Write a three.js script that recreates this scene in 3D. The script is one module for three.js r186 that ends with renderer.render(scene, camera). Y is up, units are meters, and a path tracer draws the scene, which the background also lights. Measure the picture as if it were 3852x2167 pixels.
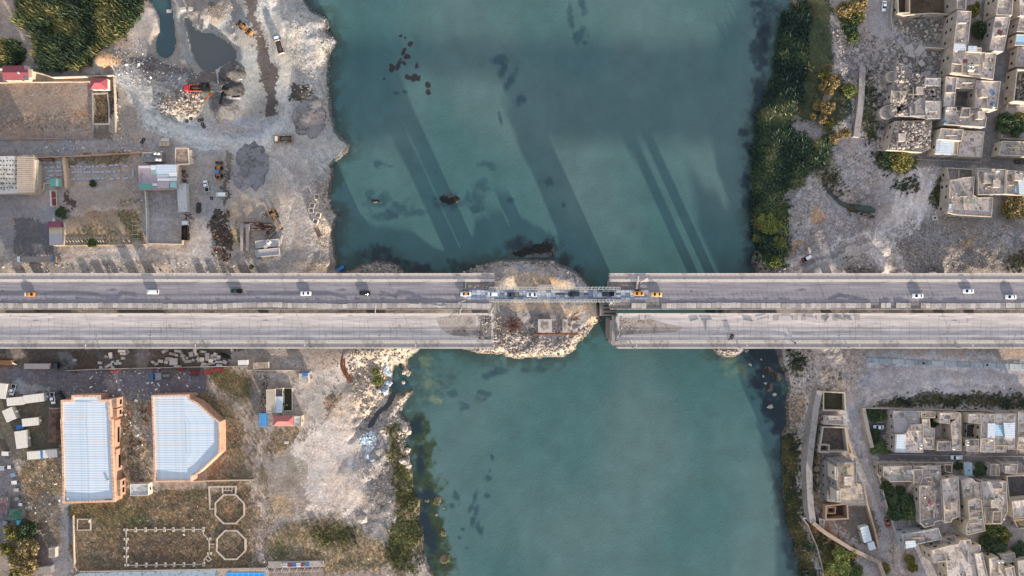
import * as THREE from 'three';
import { mergeGeometries } from 'three/addons/utils/BufferGeometryUtils.js';

// ---------------------------------------------------------------- camera, sky, sun, exposure
const CAM_Y = 316.5, FOCAL = 2700, CX = 1926, CZ = 1083.5;      // survey scale: 2700 survey units per metre of drop
const DECK = 16.5;                                              // bridge deck above the river, metres
const scene = new THREE.Scene();
const camera = new THREE.PerspectiveCamera(2 * Math.atan(CZ / FOCAL) * 180 / Math.PI, 16 / 9, 1, 6000);
camera.position.set(0, CAM_Y, 0); camera.up.set(0, 0, -1); camera.lookAt(0, 0, 0);
const renderer = new THREE.WebGLRenderer({ antialias: true });
renderer.toneMapping = THREE.LinearToneMapping;
renderer.toneMappingExposure = 3.2;
renderer.shadowMap.enabled = true;
const SUN_DIR = new THREE.Vector3(.41, .148, .9).normalize();
{
  const w = 512, h = 256, d = new Float32Array(w * h * 4), v = new THREE.Vector3();
  for (let j = 0; j < h; j++) for (let i = 0; i < w; i++) {
    const el = ((j + .5) / h - .5) * Math.PI, az = ((i + .5) / w - .5) * 2 * Math.PI;
    v.set(Math.cos(el) * Math.cos(az), Math.sin(el), Math.cos(el) * Math.sin(az));
    const up = Math.max(0, v.y), near = Math.max(0, v.dot(SUN_DIR));
    const t = Math.pow(1 - up, 3);
    const g = Math.pow(near, 6) * .14 + Math.pow(near, 40) * .3;
    const k = (j * w + i) * 4;
    d[k] = .205 + .11 * t + g; d[k + 1] = .225 + .1 * t + g * .8; d[k + 2] = .276 + .07 * t + g * .55; d[k + 3] = 1;
    if (v.y < 0) { d[k] *= .5; d[k + 1] *= .5; d[k + 2] *= .5; }
  }
  const sky = new THREE.DataTexture(d, w, h, THREE.RGBAFormat, THREE.FloatType);
  sky.mapping = THREE.EquirectangularReflectionMapping; sky.magFilter = sky.minFilter = THREE.LinearFilter; sky.needsUpdate = true;
  scene.background = sky; scene.environment = sky;
}
const sun = new THREE.DirectionalLight(new THREE.Color(1, .87, .73), 3.6);
sun.position.copy(SUN_DIR).multiplyScalar(600); sun.castShadow = true; sun.shadow.radius = 2.2;
sun.shadow.mapSize.set(4096, 4096);
Object.assign(sun.shadow.camera, { left: -300, right: 300, top: 200, bottom: -200, near: 50, far: 1300 });
scene.add(sun, sun.target);

// ---------------------------------------------------------------- helpers
let seed = 12345;
function rnd() { seed = (seed * 1664525 + 1013904223) >>> 0; return seed / 4294967296; }
const R = (a, b) => a + (b - a) * rnd();
const clamp = (v, a, b) => Math.min(b, Math.max(a, v));
const sstep = (a, b, v) => { const t = clamp((v - a) / (b - a), 0, 1); return t * t * (3 - 2 * t); };
function hash(i, j, s) { let h = Math.imul(i, 374761393) ^ Math.imul(j, 668265263) ^ Math.imul(s, 2147483647 - 77); h = Math.imul(h ^ (h >>> 13), 1274126177); h ^= h >>> 16; return (h >>> 0) / 4294967296; }
function vnoise(x, y, s = 0) {
  const i = Math.floor(x), j = Math.floor(y), fx = x - i, fy = y - j, u = fx * fx * (3 - 2 * fx), v = fy * fy * (3 - 2 * fy);
  const a = hash(i, j, s), b = hash(i + 1, j, s), c = hash(i, j + 1, s), d = hash(i + 1, j + 1, s);
  return a + (b - a) * u + (c - a) * v + (a - b - c + d) * u * v;
}
function fbm(x, y, o = 4, s = 0) { let a = .5, t = 0, n = 0; for (let k = 0; k < o; k++) { t += a * vnoise(x, y, s + k); n += a; x *= 2.03; y *= 2.03; a *= .5; } return t / n; }
// a survey point (sx, sy) seen on a plane of height y -> plan position in metres
const plan = (sx, sy, y) => { const k = (CAM_Y - y) / FOCAL; return [(sx - CX) * k, (sy - CZ) * k]; };
const taken = {};
function numbered(n) { if (taken[n] === undefined) { taken[n] = 0; return n; } taken[n]++; return n + '_' + String(taken[n]).padStart(3, '0'); }
function finish(o) { o.traverse(m => { if (m.isMesh) { m.castShadow = true; m.receiveShadow = true; } }); return o; }
function tag(o, label, category, group, kind) { if (label) o.userData.label = label; if (category) o.userData.category = category; if (group) o.userData.group = group; if (kind) o.userData.kind = kind; return o; }
function thing(name, label, category, x, y, z, turn = 0, group) {
  const o = new THREE.Group(); o.name = numbered(name); o.position.set(x, y, z); o.rotation.y = turn;
  scene.add(o); return tag(o, label, category, group);
}
function part(parent, name, geo, mat, label) { const m = new THREE.Mesh(geo, mat); m.name = name; m.castShadow = m.receiveShadow = true; parent.add(m); if (label) m.userData.label = label; return m; }
function struct(name, geo, mat) { const m = new THREE.Mesh(geo, mat); m.name = numbered(name); m.castShadow = m.receiveShadow = true; m.userData.kind = 'structure'; scene.add(m); return m; }
function copyOf(o, x, y, z, turn, label, group) { const c = o.clone(); c.name = numbered(o.name.replace(/_\d+$/, '')); c.userData = { ...o.userData }; scene.add(c); c.position.set(x, y, z); c.rotation.y = turn; if (label) c.userData.label = label; if (group) c.userData.group = group; return c; }

// geometry: all made non-indexed with flat normals and uv in metres
function geoFrom(pos) { const g = new THREE.BufferGeometry(); g.setAttribute('position', new THREE.Float32BufferAttribute(pos, 3)); g.computeVertexNormals(); return boxUV(g); }
function boxUV(g) {
  if (g.index) g = g.toNonIndexed();
  const p = g.attributes.position, n = g.attributes.normal, uv = new Float32Array(p.count * 2);
  for (let i = 0; i < p.count; i++) {
    const ax = Math.abs(n.getX(i)), ay = Math.abs(n.getY(i)), az = Math.abs(n.getZ(i));
    if (ay >= ax && ay >= az) { uv[2 * i] = p.getX(i); uv[2 * i + 1] = p.getZ(i); }
    else if (ax > az) { uv[2 * i] = p.getZ(i); uv[2 * i + 1] = p.getY(i); }
    else { uv[2 * i] = p.getX(i); uv[2 * i + 1] = p.getY(i); }
  }
  g.setAttribute('uv', new THREE.BufferAttribute(uv, 2));
  for (const k of Object.keys(g.attributes)) if (!['position', 'normal', 'uv', 'color'].includes(k)) g.deleteAttribute(k);
  return g;
}
const merge = a => mergeGeometries(a.map(g => g.index ? g.toNonIndexed() : g));
// box with its bottom centre at (x, y, z), turned by ry
function box(w, h, d, x = 0, y = 0, z = 0, ry = 0, rz = 0) { const g = boxUV(new THREE.BoxGeometry(w, h, d)); g.translate(0, h / 2, 0); if (rz) g.rotateZ(rz); if (ry) g.rotateY(ry); g.translate(x, y, z); return g; }
function cyl(r0, r1, h, x = 0, y = 0, z = 0, seg = 12) { const g = boxUV(new THREE.CylinderGeometry(r1, r0, h, seg)); g.translate(x, y + h / 2, z); return g; }
// bar between two points
function bar(a, b, r, seg = 6) {
  const A = new THREE.Vector3(...a), B = new THREE.Vector3(...b), L = A.distanceTo(B);
  const g = boxUV(new THREE.CylinderGeometry(r, r, L, seg)); g.translate(0, L / 2, 0);
  g.applyQuaternion(new THREE.Quaternion().setFromUnitVectors(new THREE.Vector3(0, 1, 0), B.sub(A).normalize())); g.translate(...a); return g;
}
// beam of rectangular section between two points (width w sideways, height h)
function beam(a, b, w, h) { const dx = b[0] - a[0], dy = b[1] - a[1], dz = b[2] - a[2], L = Math.hypot(dx, dy, dz); const g = boxUV(new THREE.BoxGeometry(L, h, w)); g.rotateZ(Math.asin(dy / L)); g.rotateY(-Math.atan2(dz, dx)); g.translate((a[0] + b[0]) / 2, (a[1] + b[1]) / 2, (a[2] + b[2]) / 2); return g; }
const area = p => { let a = 0; for (let i = 0; i < p.length; i++) { const q = p[(i + 1) % p.length]; a += p[i][0] * q[1] - q[0] * p[i][1]; } return a / 2; };
// vertical prism over a plan polygon [[x,z],...] from y0 to y1, optional holes
function prism(poly, y0, y1, holes = [], noBottom = true) {
  const pos = [], v2 = a => a.map(p => new THREE.Vector2(p[0], p[1]));
  const C = poly.slice(); if (area(C) < 0) C.reverse();
  const H = holes.map(h => { const q = h.slice(); if (area(q) > 0) q.reverse(); return q; });
  const tri = THREE.ShapeUtils.triangulateShape(v2(C), H.map(v2)), all = C.concat(...H);
  for (const [a, b, c] of tri) {
    const A = all[a], B = all[b], Q = all[c], s = (B[0] - A[0]) * (Q[1] - A[1]) - (B[1] - A[1]) * (Q[0] - A[0]);
    const o = s > 0 ? [A, Q, B] : [A, B, Q];
    for (const p of o) pos.push(p[0], y1, p[1]);
    if (!noBottom) for (const p of [...o].reverse()) pos.push(p[0], y0, p[1]);
  }
  for (const ring of [C, ...H]) for (let i = 0; i < ring.length; i++) {
    const a = ring[i], b = ring[(i + 1) % ring.length];
    pos.push(a[0], y0, a[1], a[0], y1, a[1], b[0], y1, b[1], a[0], y0, a[1], b[0], y1, b[1], b[0], y0, b[1]);
  }
  return geoFrom(pos);
}
// polygon moved inward by d
function inset(poly, d) {
  const C = poly.slice(), flip = area(C) < 0; if (flip) C.reverse();
  const n = C.length, out = [];
  for (let i = 0; i < n; i++) {
    const a = C[(i + n - 1) % n], b = C[i], c = C[(i + 1) % n];
    let e1 = [b[0] - a[0], b[1] - a[1]], e2 = [c[0] - b[0], c[1] - b[1]];
    const l1 = Math.hypot(...e1) || 1, l2 = Math.hypot(...e2) || 1; e1 = [e1[0] / l1, e1[1] / l1]; e2 = [e2[0] / l2, e2[1] / l2];
    const n1 = [-e1[1], e1[0]], n2 = [-e2[1], e2[0]]; let m = [n1[0] + n2[0], n1[1] + n2[1]]; const l = Math.hypot(...m) || 1; m = [m[0] / l, m[1] / l];
    const k = d / Math.max(.35, m[0] * n1[0] + m[1] * n1[1]); out.push([b[0] + m[0] * k, b[1] + m[1] * k]);
  }
  return flip ? out.reverse() : out;
}
const shift = (poly, x, z) => poly.map(p => [p[0] - x, p[1] - z]);
const centre = poly => { let x = 0, z = 0; for (const p of poly) { x += p[0]; z += p[1]; } return [x / poly.length, z / poly.length]; };
function inPoly(x, z, poly) { let c = false; for (let i = 0, j = poly.length - 1; i < poly.length; j = i++) { const a = poly[i], b = poly[j]; if ((a[1] > z) !== (b[1] > z) && x < (b[0] - a[0]) * (z - a[1]) / (b[1] - a[1]) + a[0]) c = !c; } return c; }
// points "x,y x,y ..." -> [[x,y],...]
const pts = s => s.trim().split(/\s+/).map(q => q.split(',').map(Number));
const rect = (x0, y0, x1, y1) => [[x0, y0], [x1, y0], [x1, y1], [x0, y1]];
// rounded boulder / lump
function lump(r, sx, sy, sz, s, det = 1, rough = .3) {
  const g = new THREE.IcosahedronGeometry(r, det), p = g.attributes.position;
  for (let i = 0; i < p.count; i++) { const x = p.getX(i), y = p.getY(i), z = p.getZ(i), k = 1 + rough * (hash(Math.round(x / r * 40), Math.round(y / r * 40) * 7 + Math.round(z / r * 40), s) - .5) * 2; p.setXYZ(i, x * k * sx, y * k * sy, z * k * sz); }
  g.computeVertexNormals(); return boxUV(g);
}

// ---------------------------------------------------------------- materials
function texData(w, h, f, srgb, rep) {
  const d = new Uint8Array(w * h * 4);
  for (let j = 0; j < h; j++) for (let i = 0; i < w; i++) { const c = f(i / w, j / h), k = (j * w + i) * 4; if (typeof c === 'number') d[k] = d[k + 1] = d[k + 2] = clamp(c, 0, 1) * 255; else { d[k] = clamp(c[0], 0, 1) * 255; d[k + 1] = clamp(c[1], 0, 1) * 255; d[k + 2] = clamp(c[2], 0, 1) * 255; } d[k + 3] = 255; }
  const t = new THREE.DataTexture(d, w, h); t.wrapS = t.wrapT = THREE.RepeatWrapping; t.magFilter = THREE.LinearFilter; t.minFilter = THREE.LinearMipmapLinearFilter; t.generateMipmaps = true;
  if (srgb) t.colorSpace = THREE.SRGBColorSpace; if (rep) t.repeat.set(rep, rep); t.needsUpdate = true; return t;
}
// tiling noise on a torus of n cells
function tnoise(u, v, n, s) { const x = u * n, y = v * n, i = Math.floor(x), j = Math.floor(y), fx = x - i, fy = y - j, a = fx * fx * (3 - 2 * fx), b = fy * fy * (3 - 2 * fy), m = k => ((k % n) + n) % n; const h = (p, q) => hash(m(p), m(q), s); return (h(i, j) * (1 - a) + h(i + 1, j) * a) * (1 - b) + (h(i, j + 1) * (1 - a) + h(i + 1, j + 1) * a) * b; }
const tfbm = (u, v, n, o, s) => { let a = .5, t = 0, q = 0; for (let k = 0; k < o; k++) { t += a * tnoise(u, v, n, s + k); q += a; n *= 2; a *= .55; } return t / q; };
// weathered plaster / concrete: stains and grain, 24 m repeat
const T_CONC = texData(512, 512, (u, v) => { const a = tfbm(u, v, 5, 6, 3), b = tfbm(u, v, 24, 4, 19), c = tnoise(u, v, 170, 41); const st = sstep(.52, .7, a); return 1 - .18 * st * b - .22 * (b - .5) - .12 * (c - .5); }, true, 1 / 24);
const T_ROOF = texData(1024, 1024, (u, v) => { const a = tfbm(u, v, 7, 6, 7), b = tfbm(u, v, 40, 4, 29), c = tnoise(u, v, 300, 45), e = tfbm(u, v, 3, 3, 88); const st = sstep(.52, .68, a) * .16 + sstep(.64, .78, b) * .2; const g = 1.03 - st - .3 * (b - .5) - .18 * (c - .5) - .2 * (e - .5); return [g, g * (.985 - .03 * st), g * (.97 - .07 * st)]; }, true, 1 / 32);
const T_RUST = texData(256, 256, (u, v) => { const a = tfbm(u, v, 6, 5, 11); const k = sstep(.45, .65, a); return [.95 - .3 * k, .93 - .5 * k, .9 - .62 * k]; }, true, 1 / 8);
const B_CONC = texData(512, 512, (u, v) => .5 * tfbm(u, v, 30, 4, 61) + .5 * tnoise(u, v, 128, 5), false, 1 / 10);
const B_CORR = texData(128, 8, (u) => .5 + .5 * Math.sin(u * Math.PI * 2 * 8), false, 1 / 6);
const B_CORRV = texData(8, 128, (u, v) => .5 + .5 * Math.sin(v * Math.PI * 2 * 8), false, 1 / 6);
const matCache = {};
function M(hex, o = {}) {
  const key = hex + JSON.stringify(o); if (matCache[key]) return matCache[key];
  const m = new THREE.MeshStandardMaterial({ color: new THREE.Color(hex), roughness: o.r ?? .9, metalness: o.m ?? 0, side: THREE.DoubleSide });
  if (o.t === 'conc') { m.map = T_CONC; m.bumpMap = B_CONC; m.bumpScale = .03; }
  if (o.t === 'roof') { m.map = T_ROOF; m.bumpMap = B_CONC; m.bumpScale = o.b ?? .06; }
  if (o.t === 'rust') { m.map = T_RUST; }
  if (o.t === 'corr') { m.map = T_CONC; m.bumpMap = B_CORR; m.bumpScale = .03; }
  if (o.t === 'corrv') { m.map = T_CONC; m.bumpMap = B_CORRV; m.bumpScale = .025; }
  return matCache[key] = m;
}
const GLASS = new THREE.MeshStandardMaterial({ color: 0x0b0f14, roughness: .12, metalness: 0 });
const RUBBER = M('#1b1b1c'), DARK = M('#222120'), STEEL = M('#6d6a66', { r: .6 }), CONC = M('#a89f97', { t: 'conc' }), CONCD = M('#8a8179', { t: 'conc' }), RUSTY = M('#7a4a32', { r: .9 });
// ---------------------------------------------------------------- ground: land outline, relief, colours
const GX0 = -248, GZ0 = -144, GW = 496, GH = 288, PPM = 4, TW = GW * PPM, TH = GH * PPM;   // plan area in metres, map at 4 texels per metre
const WEST_SHORE = pts(`-400,-300 1144,-300 1144,0 1166,37 1200,55 1229,71 1235,123 1265,153 1258,170 1237,202 1233,299 1242,393 1255,490 1274,505 1313,546 1302,572 1280,588 1244,620 1252,643 1240,718 1240,751 1246,780 1258,795 1282,800 1268,822 1259,834 1250,879 1259,946 1267,983 1264,1010 1280,1026 1297,1023 1330,1006 1362,993 1414,982 1466,984 1505,1006 1524,1025 1540,1050 1600,1062 1660,1052 1700,1042 1743,1026 1800,1002 1850,984 1900,978 1990,975 2075,982 2130,1003 2180,1030 2211,1062 2226,1100 2250,1150 2264,1190 2262,1204 2241,1217 2220,1240 2196,1269 2180,1282 2166,1295 2168,1312 2150,1322 2122,1339 2080,1338 2039,1348 1990,1344 1942,1350 1905,1340 1890,1329 1845,1332 1800,1329 1744,1312 1700,1292 1640,1288 1590,1304 1568,1325 1533,1350 1530,1372 1546,1402 1530,1412 1516,1404 1512,1371 1482,1375 1475,1412 1467,1465 1480,1482 1505,1483 1530,1468 1553,1462 1556,1474 1532,1500 1514,1530 1508,1548 1512,1569 1535,1584 1546,1615 1538,1636 1523,1648 1535,1704 1546,1764 1553,1842 1551,1861 1580,1880 1571,1958 1593,2022 1587,2064 1606,2119 1626,2167 1650,2500 -400,2500`);
const EAST_SHORE = pts(`4300,-300 2985,-300 2975,0 2969,11 2996,37 2946,49 2940,112 2924,187 2912,281 2886,352 2850,441 2841,542 2834,617 2836,692 2828,766 2834,822 2838,901 2842,945 2830,987 2846,1020 2800,1060 2740,1120 2712,1170 2700,1240 2684,1312 2700,1332 2730,1346 2762,1342 2796,1330 2812,1312 2850,1296 2900,1300 2926,1318 2932,1350 2940,1374 2957,1411 2972,1468 2962,1496 2957,1524 2962,1560 2961,1599 2944,1629 2950,1674 2944,1700 2950,1786 2948,1861 2968,1974 3000,2038 2988,2080 3016,2112 3010,2167 3060,2500 4300,2500`);
const MATS = ['1628,1868 1660,1858 1666,1890 1650,1906 1622,1896', '1662,1900 1676,1906 1676,1924 1660,1918', '1640,1910 1652,1940 1640,1960 1630,1930', '1650,1980 1672,1985 1686,2010 1664,2030 1652,2010', '1658,2080 1694,2074 1702,2104 1670,2130 1652,2110', '1592,1880 1612,1874 1618,1890 1600,1896', '2866,1380 2900,1372 2910,1400 2880,1412', '2870,1440 2905,1430 2915,1470 2885,1482', '2886,1398 2930,1392 2950,1430 2915,1440', '1655,728 1700,728 1730,738 1735,756 1710,772 1672,770 1650,752', '1380,752 1410,746 1445,765 1420,772', '1900,960 1960,935 2050,905 2075,915 2095,940 2085,965 2000,972', '2890,1520 2908,1516 2910,1532 2892,1532'].map(pts);
const WATER_POOLS = [ // still water lying inside the land: outline and level
  { p: pts('548,-40 640,-40 650,60 664,150 658,192 640,214 612,218 590,200 583,165 603,115 600,60 570,18'), y: 3.2, c: 0 },
  { p: pts('690,75 706,60 724,92 740,118 770,124 800,124 824,139 850,155 874,174 893,202 888,226 854,252 803,272 767,268 740,241 721,187 704,123'), y: 3.0, c: 1 },
  { p: pts('1476,1476 1462,1492 1452,1520 1430,1536 1415,1545 1398,1575 1380,1606 1394,1612 1415,1590 1428,1558 1448,1546 1468,1530 1482,1500 1488,1486'), y: .35, c: 2 },
  { p: pts('3200,768 3240,770 3292,780 3296,800 3270,806 3215,796 3160,774 3110,722 3096,688 3108,690 3128,720 3165,755'), y: 3.2, c: 3 },
];
const cvs = (w, h) => { const c = document.createElement('canvas'); c.width = w; c.height = h; return c.getContext('2d'); };
const tx = ([x, z]) => [(x - GX0) * PPM, (z - GZ0) * PPM];
function trace(g, q, smooth) {
  g.beginPath();
  if (!smooth) q.forEach((p, i) => i ? g.lineTo(...p) : g.moveTo(...p));
  else { const n = q.length, m = i => [(q[i % n][0] + q[(i + 1) % n][0]) / 2, (q[i % n][1] + q[(i + 1) % n][1]) / 2]; g.moveTo(...m(0)); for (let i = 1; i <= n; i++) g.quadraticCurveTo(...q[i % n], ...m(i)); }
  g.closePath();
}
// land mask and the distance from the shore, on a half-metre grid
const DW = GW * 2, DH = GH * 2;
function distanceFrom(mask) {                                    // chamfer distance in metres to the nearest cell where mask is 0
  const d = new Float32Array(DW * DH).fill(1e4); for (let i = 0; i < d.length; i++) if (!mask[i]) d[i] = 0;
  const a = .5, b = .7071;
  for (let j = 0; j < DH; j++) for (let i = 0; i < DW; i++) { const k = j * DW + i; let v = d[k]; if (i) v = Math.min(v, d[k - 1] + a); if (j) { v = Math.min(v, d[k - DW] + a); if (i) v = Math.min(v, d[k - DW - 1] + b); if (i < DW - 1) v = Math.min(v, d[k - DW + 1] + b); } d[k] = v; }
  for (let j = DH - 1; j >= 0; j--) for (let i = DW - 1; i >= 0; i--) { const k = j * DW + i; let v = d[k]; if (i < DW - 1) v = Math.min(v, d[k + 1] + a); if (j < DH - 1) { v = Math.min(v, d[k + DW] + a); if (i) v = Math.min(v, d[k + DW - 1] + b); if (i < DW - 1) v = Math.min(v, d[k + DW + 1] + b); } d[k] = v; }
  return d;
}
function maskOf(draw) { const g = cvs(DW, DH); g.fillStyle = '#000'; g.fillRect(0, 0, DW, DH); g.fillStyle = '#fff'; g.scale(.5, .5); draw(g); const im = g.getImageData(0, 0, DW, DH).data, m = new Uint8Array(DW * DH); for (let i = 0; i < m.length; i++) m[i] = im[i * 4] > 127 ? 1 : 0; return m; }
const landMask = maskOf(g => { for (const s of [WEST_SHORE, EAST_SHORE]) { trace(g, s.map(p => tx(plan(p[0], p[1], 1))), false); g.fill(); } });
const dLand = distanceFrom(landMask), dWater = distanceFrom(landMask.map(v => 1 - v));
const matMask = maskOf(g => { for (const s of MATS) { trace(g, s.map(p => tx(plan(p[0], p[1], 0))), true); g.fill(); } });
const dMat = distanceFrom(matMask);
const pools = WATER_POOLS.map(w => { const m = maskOf(g => { trace(g, w.p.map(p => tx(plan(p[0], p[1], w.y))), true); g.fill(); }); return { ...w, inside: distanceFrom(m), out: distanceFrom(m.map(v => 1 - v)) }; });
function sample(a, x, z) { const u = clamp((x - GX0) * 2 - .5, 0, DW - 1.001), v = clamp((z - GZ0) * 2 - .5, 0, DH - 1.001), i = Math.floor(u), j = Math.floor(v), f = u - i, h = v - j, k = j * DW + i; return (a[k] * (1 - f) + a[k + 1] * f) * (1 - h) + (a[k + DW] * (1 - f) + a[k + DW + 1] * f) * h; }
// relief regions [outline, target level, edge width m]
const LEVELS = [
  ['880,-100 1300,-100 1330,600 1300,1040 900,1040 860,700', 4.3, 14], ['430,-100 900,-100 900,330 560,330 470,220', 4.7, 8],
  ['1230,1300 1620,1300 1600,1900 1340,1900 1260,1600', 3.4, 12], ['1640,960 2280,960 2280,1360 1640,1360', 3.6, 8],
  ['2800,-100 3160,-100 3140,540 3080,1040 2820,1040', 4.6, 18], ['2900,1310 3080,1310 3090,2200 2900,2200', 4.2, 10], ['2660,1030 2860,1030 2880,1350 2660,1350', 2.2, 8],
].map(([p, y, w]) => { const m = maskOf(g => { trace(g, pts(p).map(q => tx(plan(q[0], q[1], 5))), true); g.fill(); }); return { y, w, d: distanceFrom(m) }; });
// heaps, ridges: [sx, sy, radius m, height m]
const HEAPS = pts2(`1100,60,9,2 1170,80,10,2.2 1190,140,8,2 1120,110,9,1.6 1215,180,7,1.8 1160,200,6,1.6 1150,352,7,2.4 1190,420,9,1.8 1165,470,9,1.6 400,210,6,2.4 418,228,5,2 386,235,5,2.2 392,255,4,1.8 690,380,9,1.8 670,405,8,1.6 640,395,6,1.2 800,35,9,2 770,70,7,2.4 830,20,8,1.6 735,80,6,1.8 1205,640,9,1.2 1250,600,6,1.2 870,1010,8,.7 910,995,5,.6 585,988,6,.9 620,1000,6,1 1890,1040,6,1.5 1960,1030,7,1.6 2060,1045,8,1.5 2130,1050,6,1.2 1930,1245,5,1.8 1960,1270,5,1.2 2000,1320,8,1.2 2110,1310,8,1.2 2180,1250,6,1.2 1890,1300,6,1.2 1410,1340,7,1.2 1350,1330,7,1.1 1390,1420,6,1 1320,1500,9,1 1340,1780,8,1.3 1390,1760,6,1.2 1420,1700,6,1 1370,1850,8,1.2 3020,930,7,1.2 3080,1010,7,1.8 3200,985,8,2.8 3215,1010,8,2.2 3190,1000,8,2.2 3270,1000,7,2.8 3290,1015,6,2.2 3420,990,8,2.2 3470,1000,9,2.6 3500,985,7,2.2 3400,1015,7,1.8 3640,1000,5,1.7 3680,1010,5,1.6 3800,1015,6,1 3120,600,9,1 3060,700,9,1.2 3170,660,9,1 3100,800,9,1.2 3400,880,12,1 3480,920,10,1.2 3600,900,12,1.2 3700,920,14,1.2 3430,200,9,1.4 3400,230,8,1.6 3470,240,8,1.6 3330,200,9,1 3360,160,8,1 510,1690,4,1 515,1745,4,.8 120,975,6,.8 40,1000,6,.8`);
function pts2(s) { return s.trim().split(/\s+/).map(q => q.split(',').map(Number)).map(([a, b, r, h]) => { const [x, z] = plan(a, b, 5); return [x, z, r, h]; }); }
// how rough the ground is, 0 smooth .. 1 rubble: painted
const roughG = cvs(GW * 2, GH * 2); roughG.fillStyle = 'rgb(46,46,46)'; roughG.fillRect(0, 0, GW * 2, GH * 2);
function roughen(s, v, y = 5) { roughG.save(); roughG.scale(.5, .5); trace(roughG, pts(s).map(p => tx(plan(p[0], p[1], y))), true); roughG.fillStyle = `rgb(${v},${v},${v})`; roughG.fill(); roughG.restore(); }
roughen('960,560 1180,560 1190,1020 960,1020', 40); roughen('440,-60 1240,-60 1240,560 900,700 640,540 440,330', 24); roughen('430,150 530,190 760,330 740,430 560,400 440,300', 46);
roughen('580,340 760,345 760,440 640,470 560,420', 190); roughen('1100,-50 1270,20 1250,500 1160,500 1080,150', 92); roughen('1190,560 1320,540 1280,1030 1150,1030 1140,800', 110);
roughen('0,640 500,640 500,960 0,960', 14); roughen('0,920 900,925 900,1030 0,1030', 44); roughen('0,310 345,310 345,520 0,520', 36);
roughen('1280,1310 1560,1310 1560,2160 1340,2160 1400,1800 1330,1600', 185); roughen('1100,1570 1340,1560 1370,1900 1130,1960', 34); roughen('880,1310 1290,1310 1290,1560 880,1560', 40);
roughen('280,1840 1480,1880 1550,2167 280,2167', 88); roughen('450,1500 560,1500 560,1830 450,1830', 110); roughen('0,1700 230,1700 250,2100 0,2167', 90); roughen('235,1900 280,1900 280,2167 230,2167', 16);
roughen('1690,970 2260,970 2260,1070 1690,1070', 110); roughen('1860,1190 2260,1190 2200,1350 1740,1350', 200); roughen('1880,1140 2240,1140 2200,1190 1880,1190', 50);
roughen('2850,540 3560,560 3560,900 3000,960 2850,1030', 125); roughen('3200,890 3852,830 3852,1030 3200,1030', 150); roughen('3130,120 3560,120 3480,560 3140,560', 230); roughen('3280,640 3540,640 3560,760 3290,900 3260,780', 36); roughen('3270,-20 3345,-20 3325,280 3270,280', 20); roughen('3000,960 3280,890 3290,940 3090,1030 2980,1030', 28);
roughen('2900,1310 3300,1310 3240,1480 2940,1500', 150); roughen('3240,1330 3852,1330 3852,1490 3240,1500', 34); roughen('2940,1500 3090,1500 3100,2167 2950,2167', 120); roughen('3200,1520 3290,1520 3400,2167 3280,2167 3180,1720', 12); roughen('3240,1690 3852,1690 3852,1740 3240,1740', 8);
const roughD = (() => { const g = cvs(GW * 2, GH * 2); g.filter = 'blur(3px)'; g.drawImage(roughG.canvas, 0, 0); const im = g.getImageData(0, 0, GW * 2, GH * 2).data, a = new Float32Array(DW * DH); for (let i = 0; i < a.length; i++) a[i] = im[i * 4] / 255; return a; })();
function ground(x, z) {
  const dl = sample(dLand, x, z);
  if (dl <= .01) { const dm = sample(dMat, x, z), dw = sample(dWater, x, z); return dm > 0 ? Math.min(.05, dm * .1 - .02) + .05 * (fbm(x * 1.4, z * 1.4, 2, 5) - .5) : -Math.min(3, .15 + dw * .35); }
  let T = x < 60 ? 6 : 7;
  for (const l of LEVELS) { const d = sample(l.d, x, z); if (d > 0) T += (l.y - T) * sstep(0, l.w, d); }
  const rough = sample(roughD, x, z);
  const w = 3.2 + 4 * fbm(x * .07, z * .07, 2, 31);
  let h = T * (1 - Math.exp(-dl / w));
  for (const [hx, hz, r, hh] of HEAPS) { const dx = x - hx, dz = z - hz; if (dx * dx + dz * dz < r * r * 1.7) { const q = Math.hypot(dx, dz) / r * (.8 + .4 * fbm(x * .25 + hx, z * .25, 2, 12)); if (q < 1) h += hh * Math.pow(1 - q, .95) * (.9 + .1 * (1 - q)); } }
  const edge = sstep(0, 4, dl);
  h += edge * ((fbm(x * .09, z * .09, 3, 4) - .5) * .9 * (.3 + rough) + (fbm(x * .33, z * .33, 3, 9) - .5) * 2.6 * Math.pow(rough, 1.5) + (fbm(x * 1.1, z * 1.1, 2, 14) - .5) * .95 * rough * rough);
  for (const p of pools) { const di = sample(p.inside, x, z); if (di > .05) h = Math.min(h, p.y - .06 - di * .5); else { const d = sample(p.out, x, z); if (d < 14) h = Math.min(h, p.y + .05 + d * (.35 + .5 * fbm(x * .3, z * .3, 2, 77)) + .1) ; } }
  return h;
}
// survey point lying on the ground -> [x, y, z]
function G(sx, sy) { let y = 5, x, z; for (let k = 0; k < 4; k++) { [x, z] = plan(sx, sy, y); y = Math.max(0, ground(x, z)); } return [x, y, z]; }
const GP = (s, y) => (typeof s === 'string' ? pts(s) : s).map(p => { if (y === undefined) { const q = G(p[0], p[1]); return [q[0], q[2]]; } return plan(p[0], p[1], y); });

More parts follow.
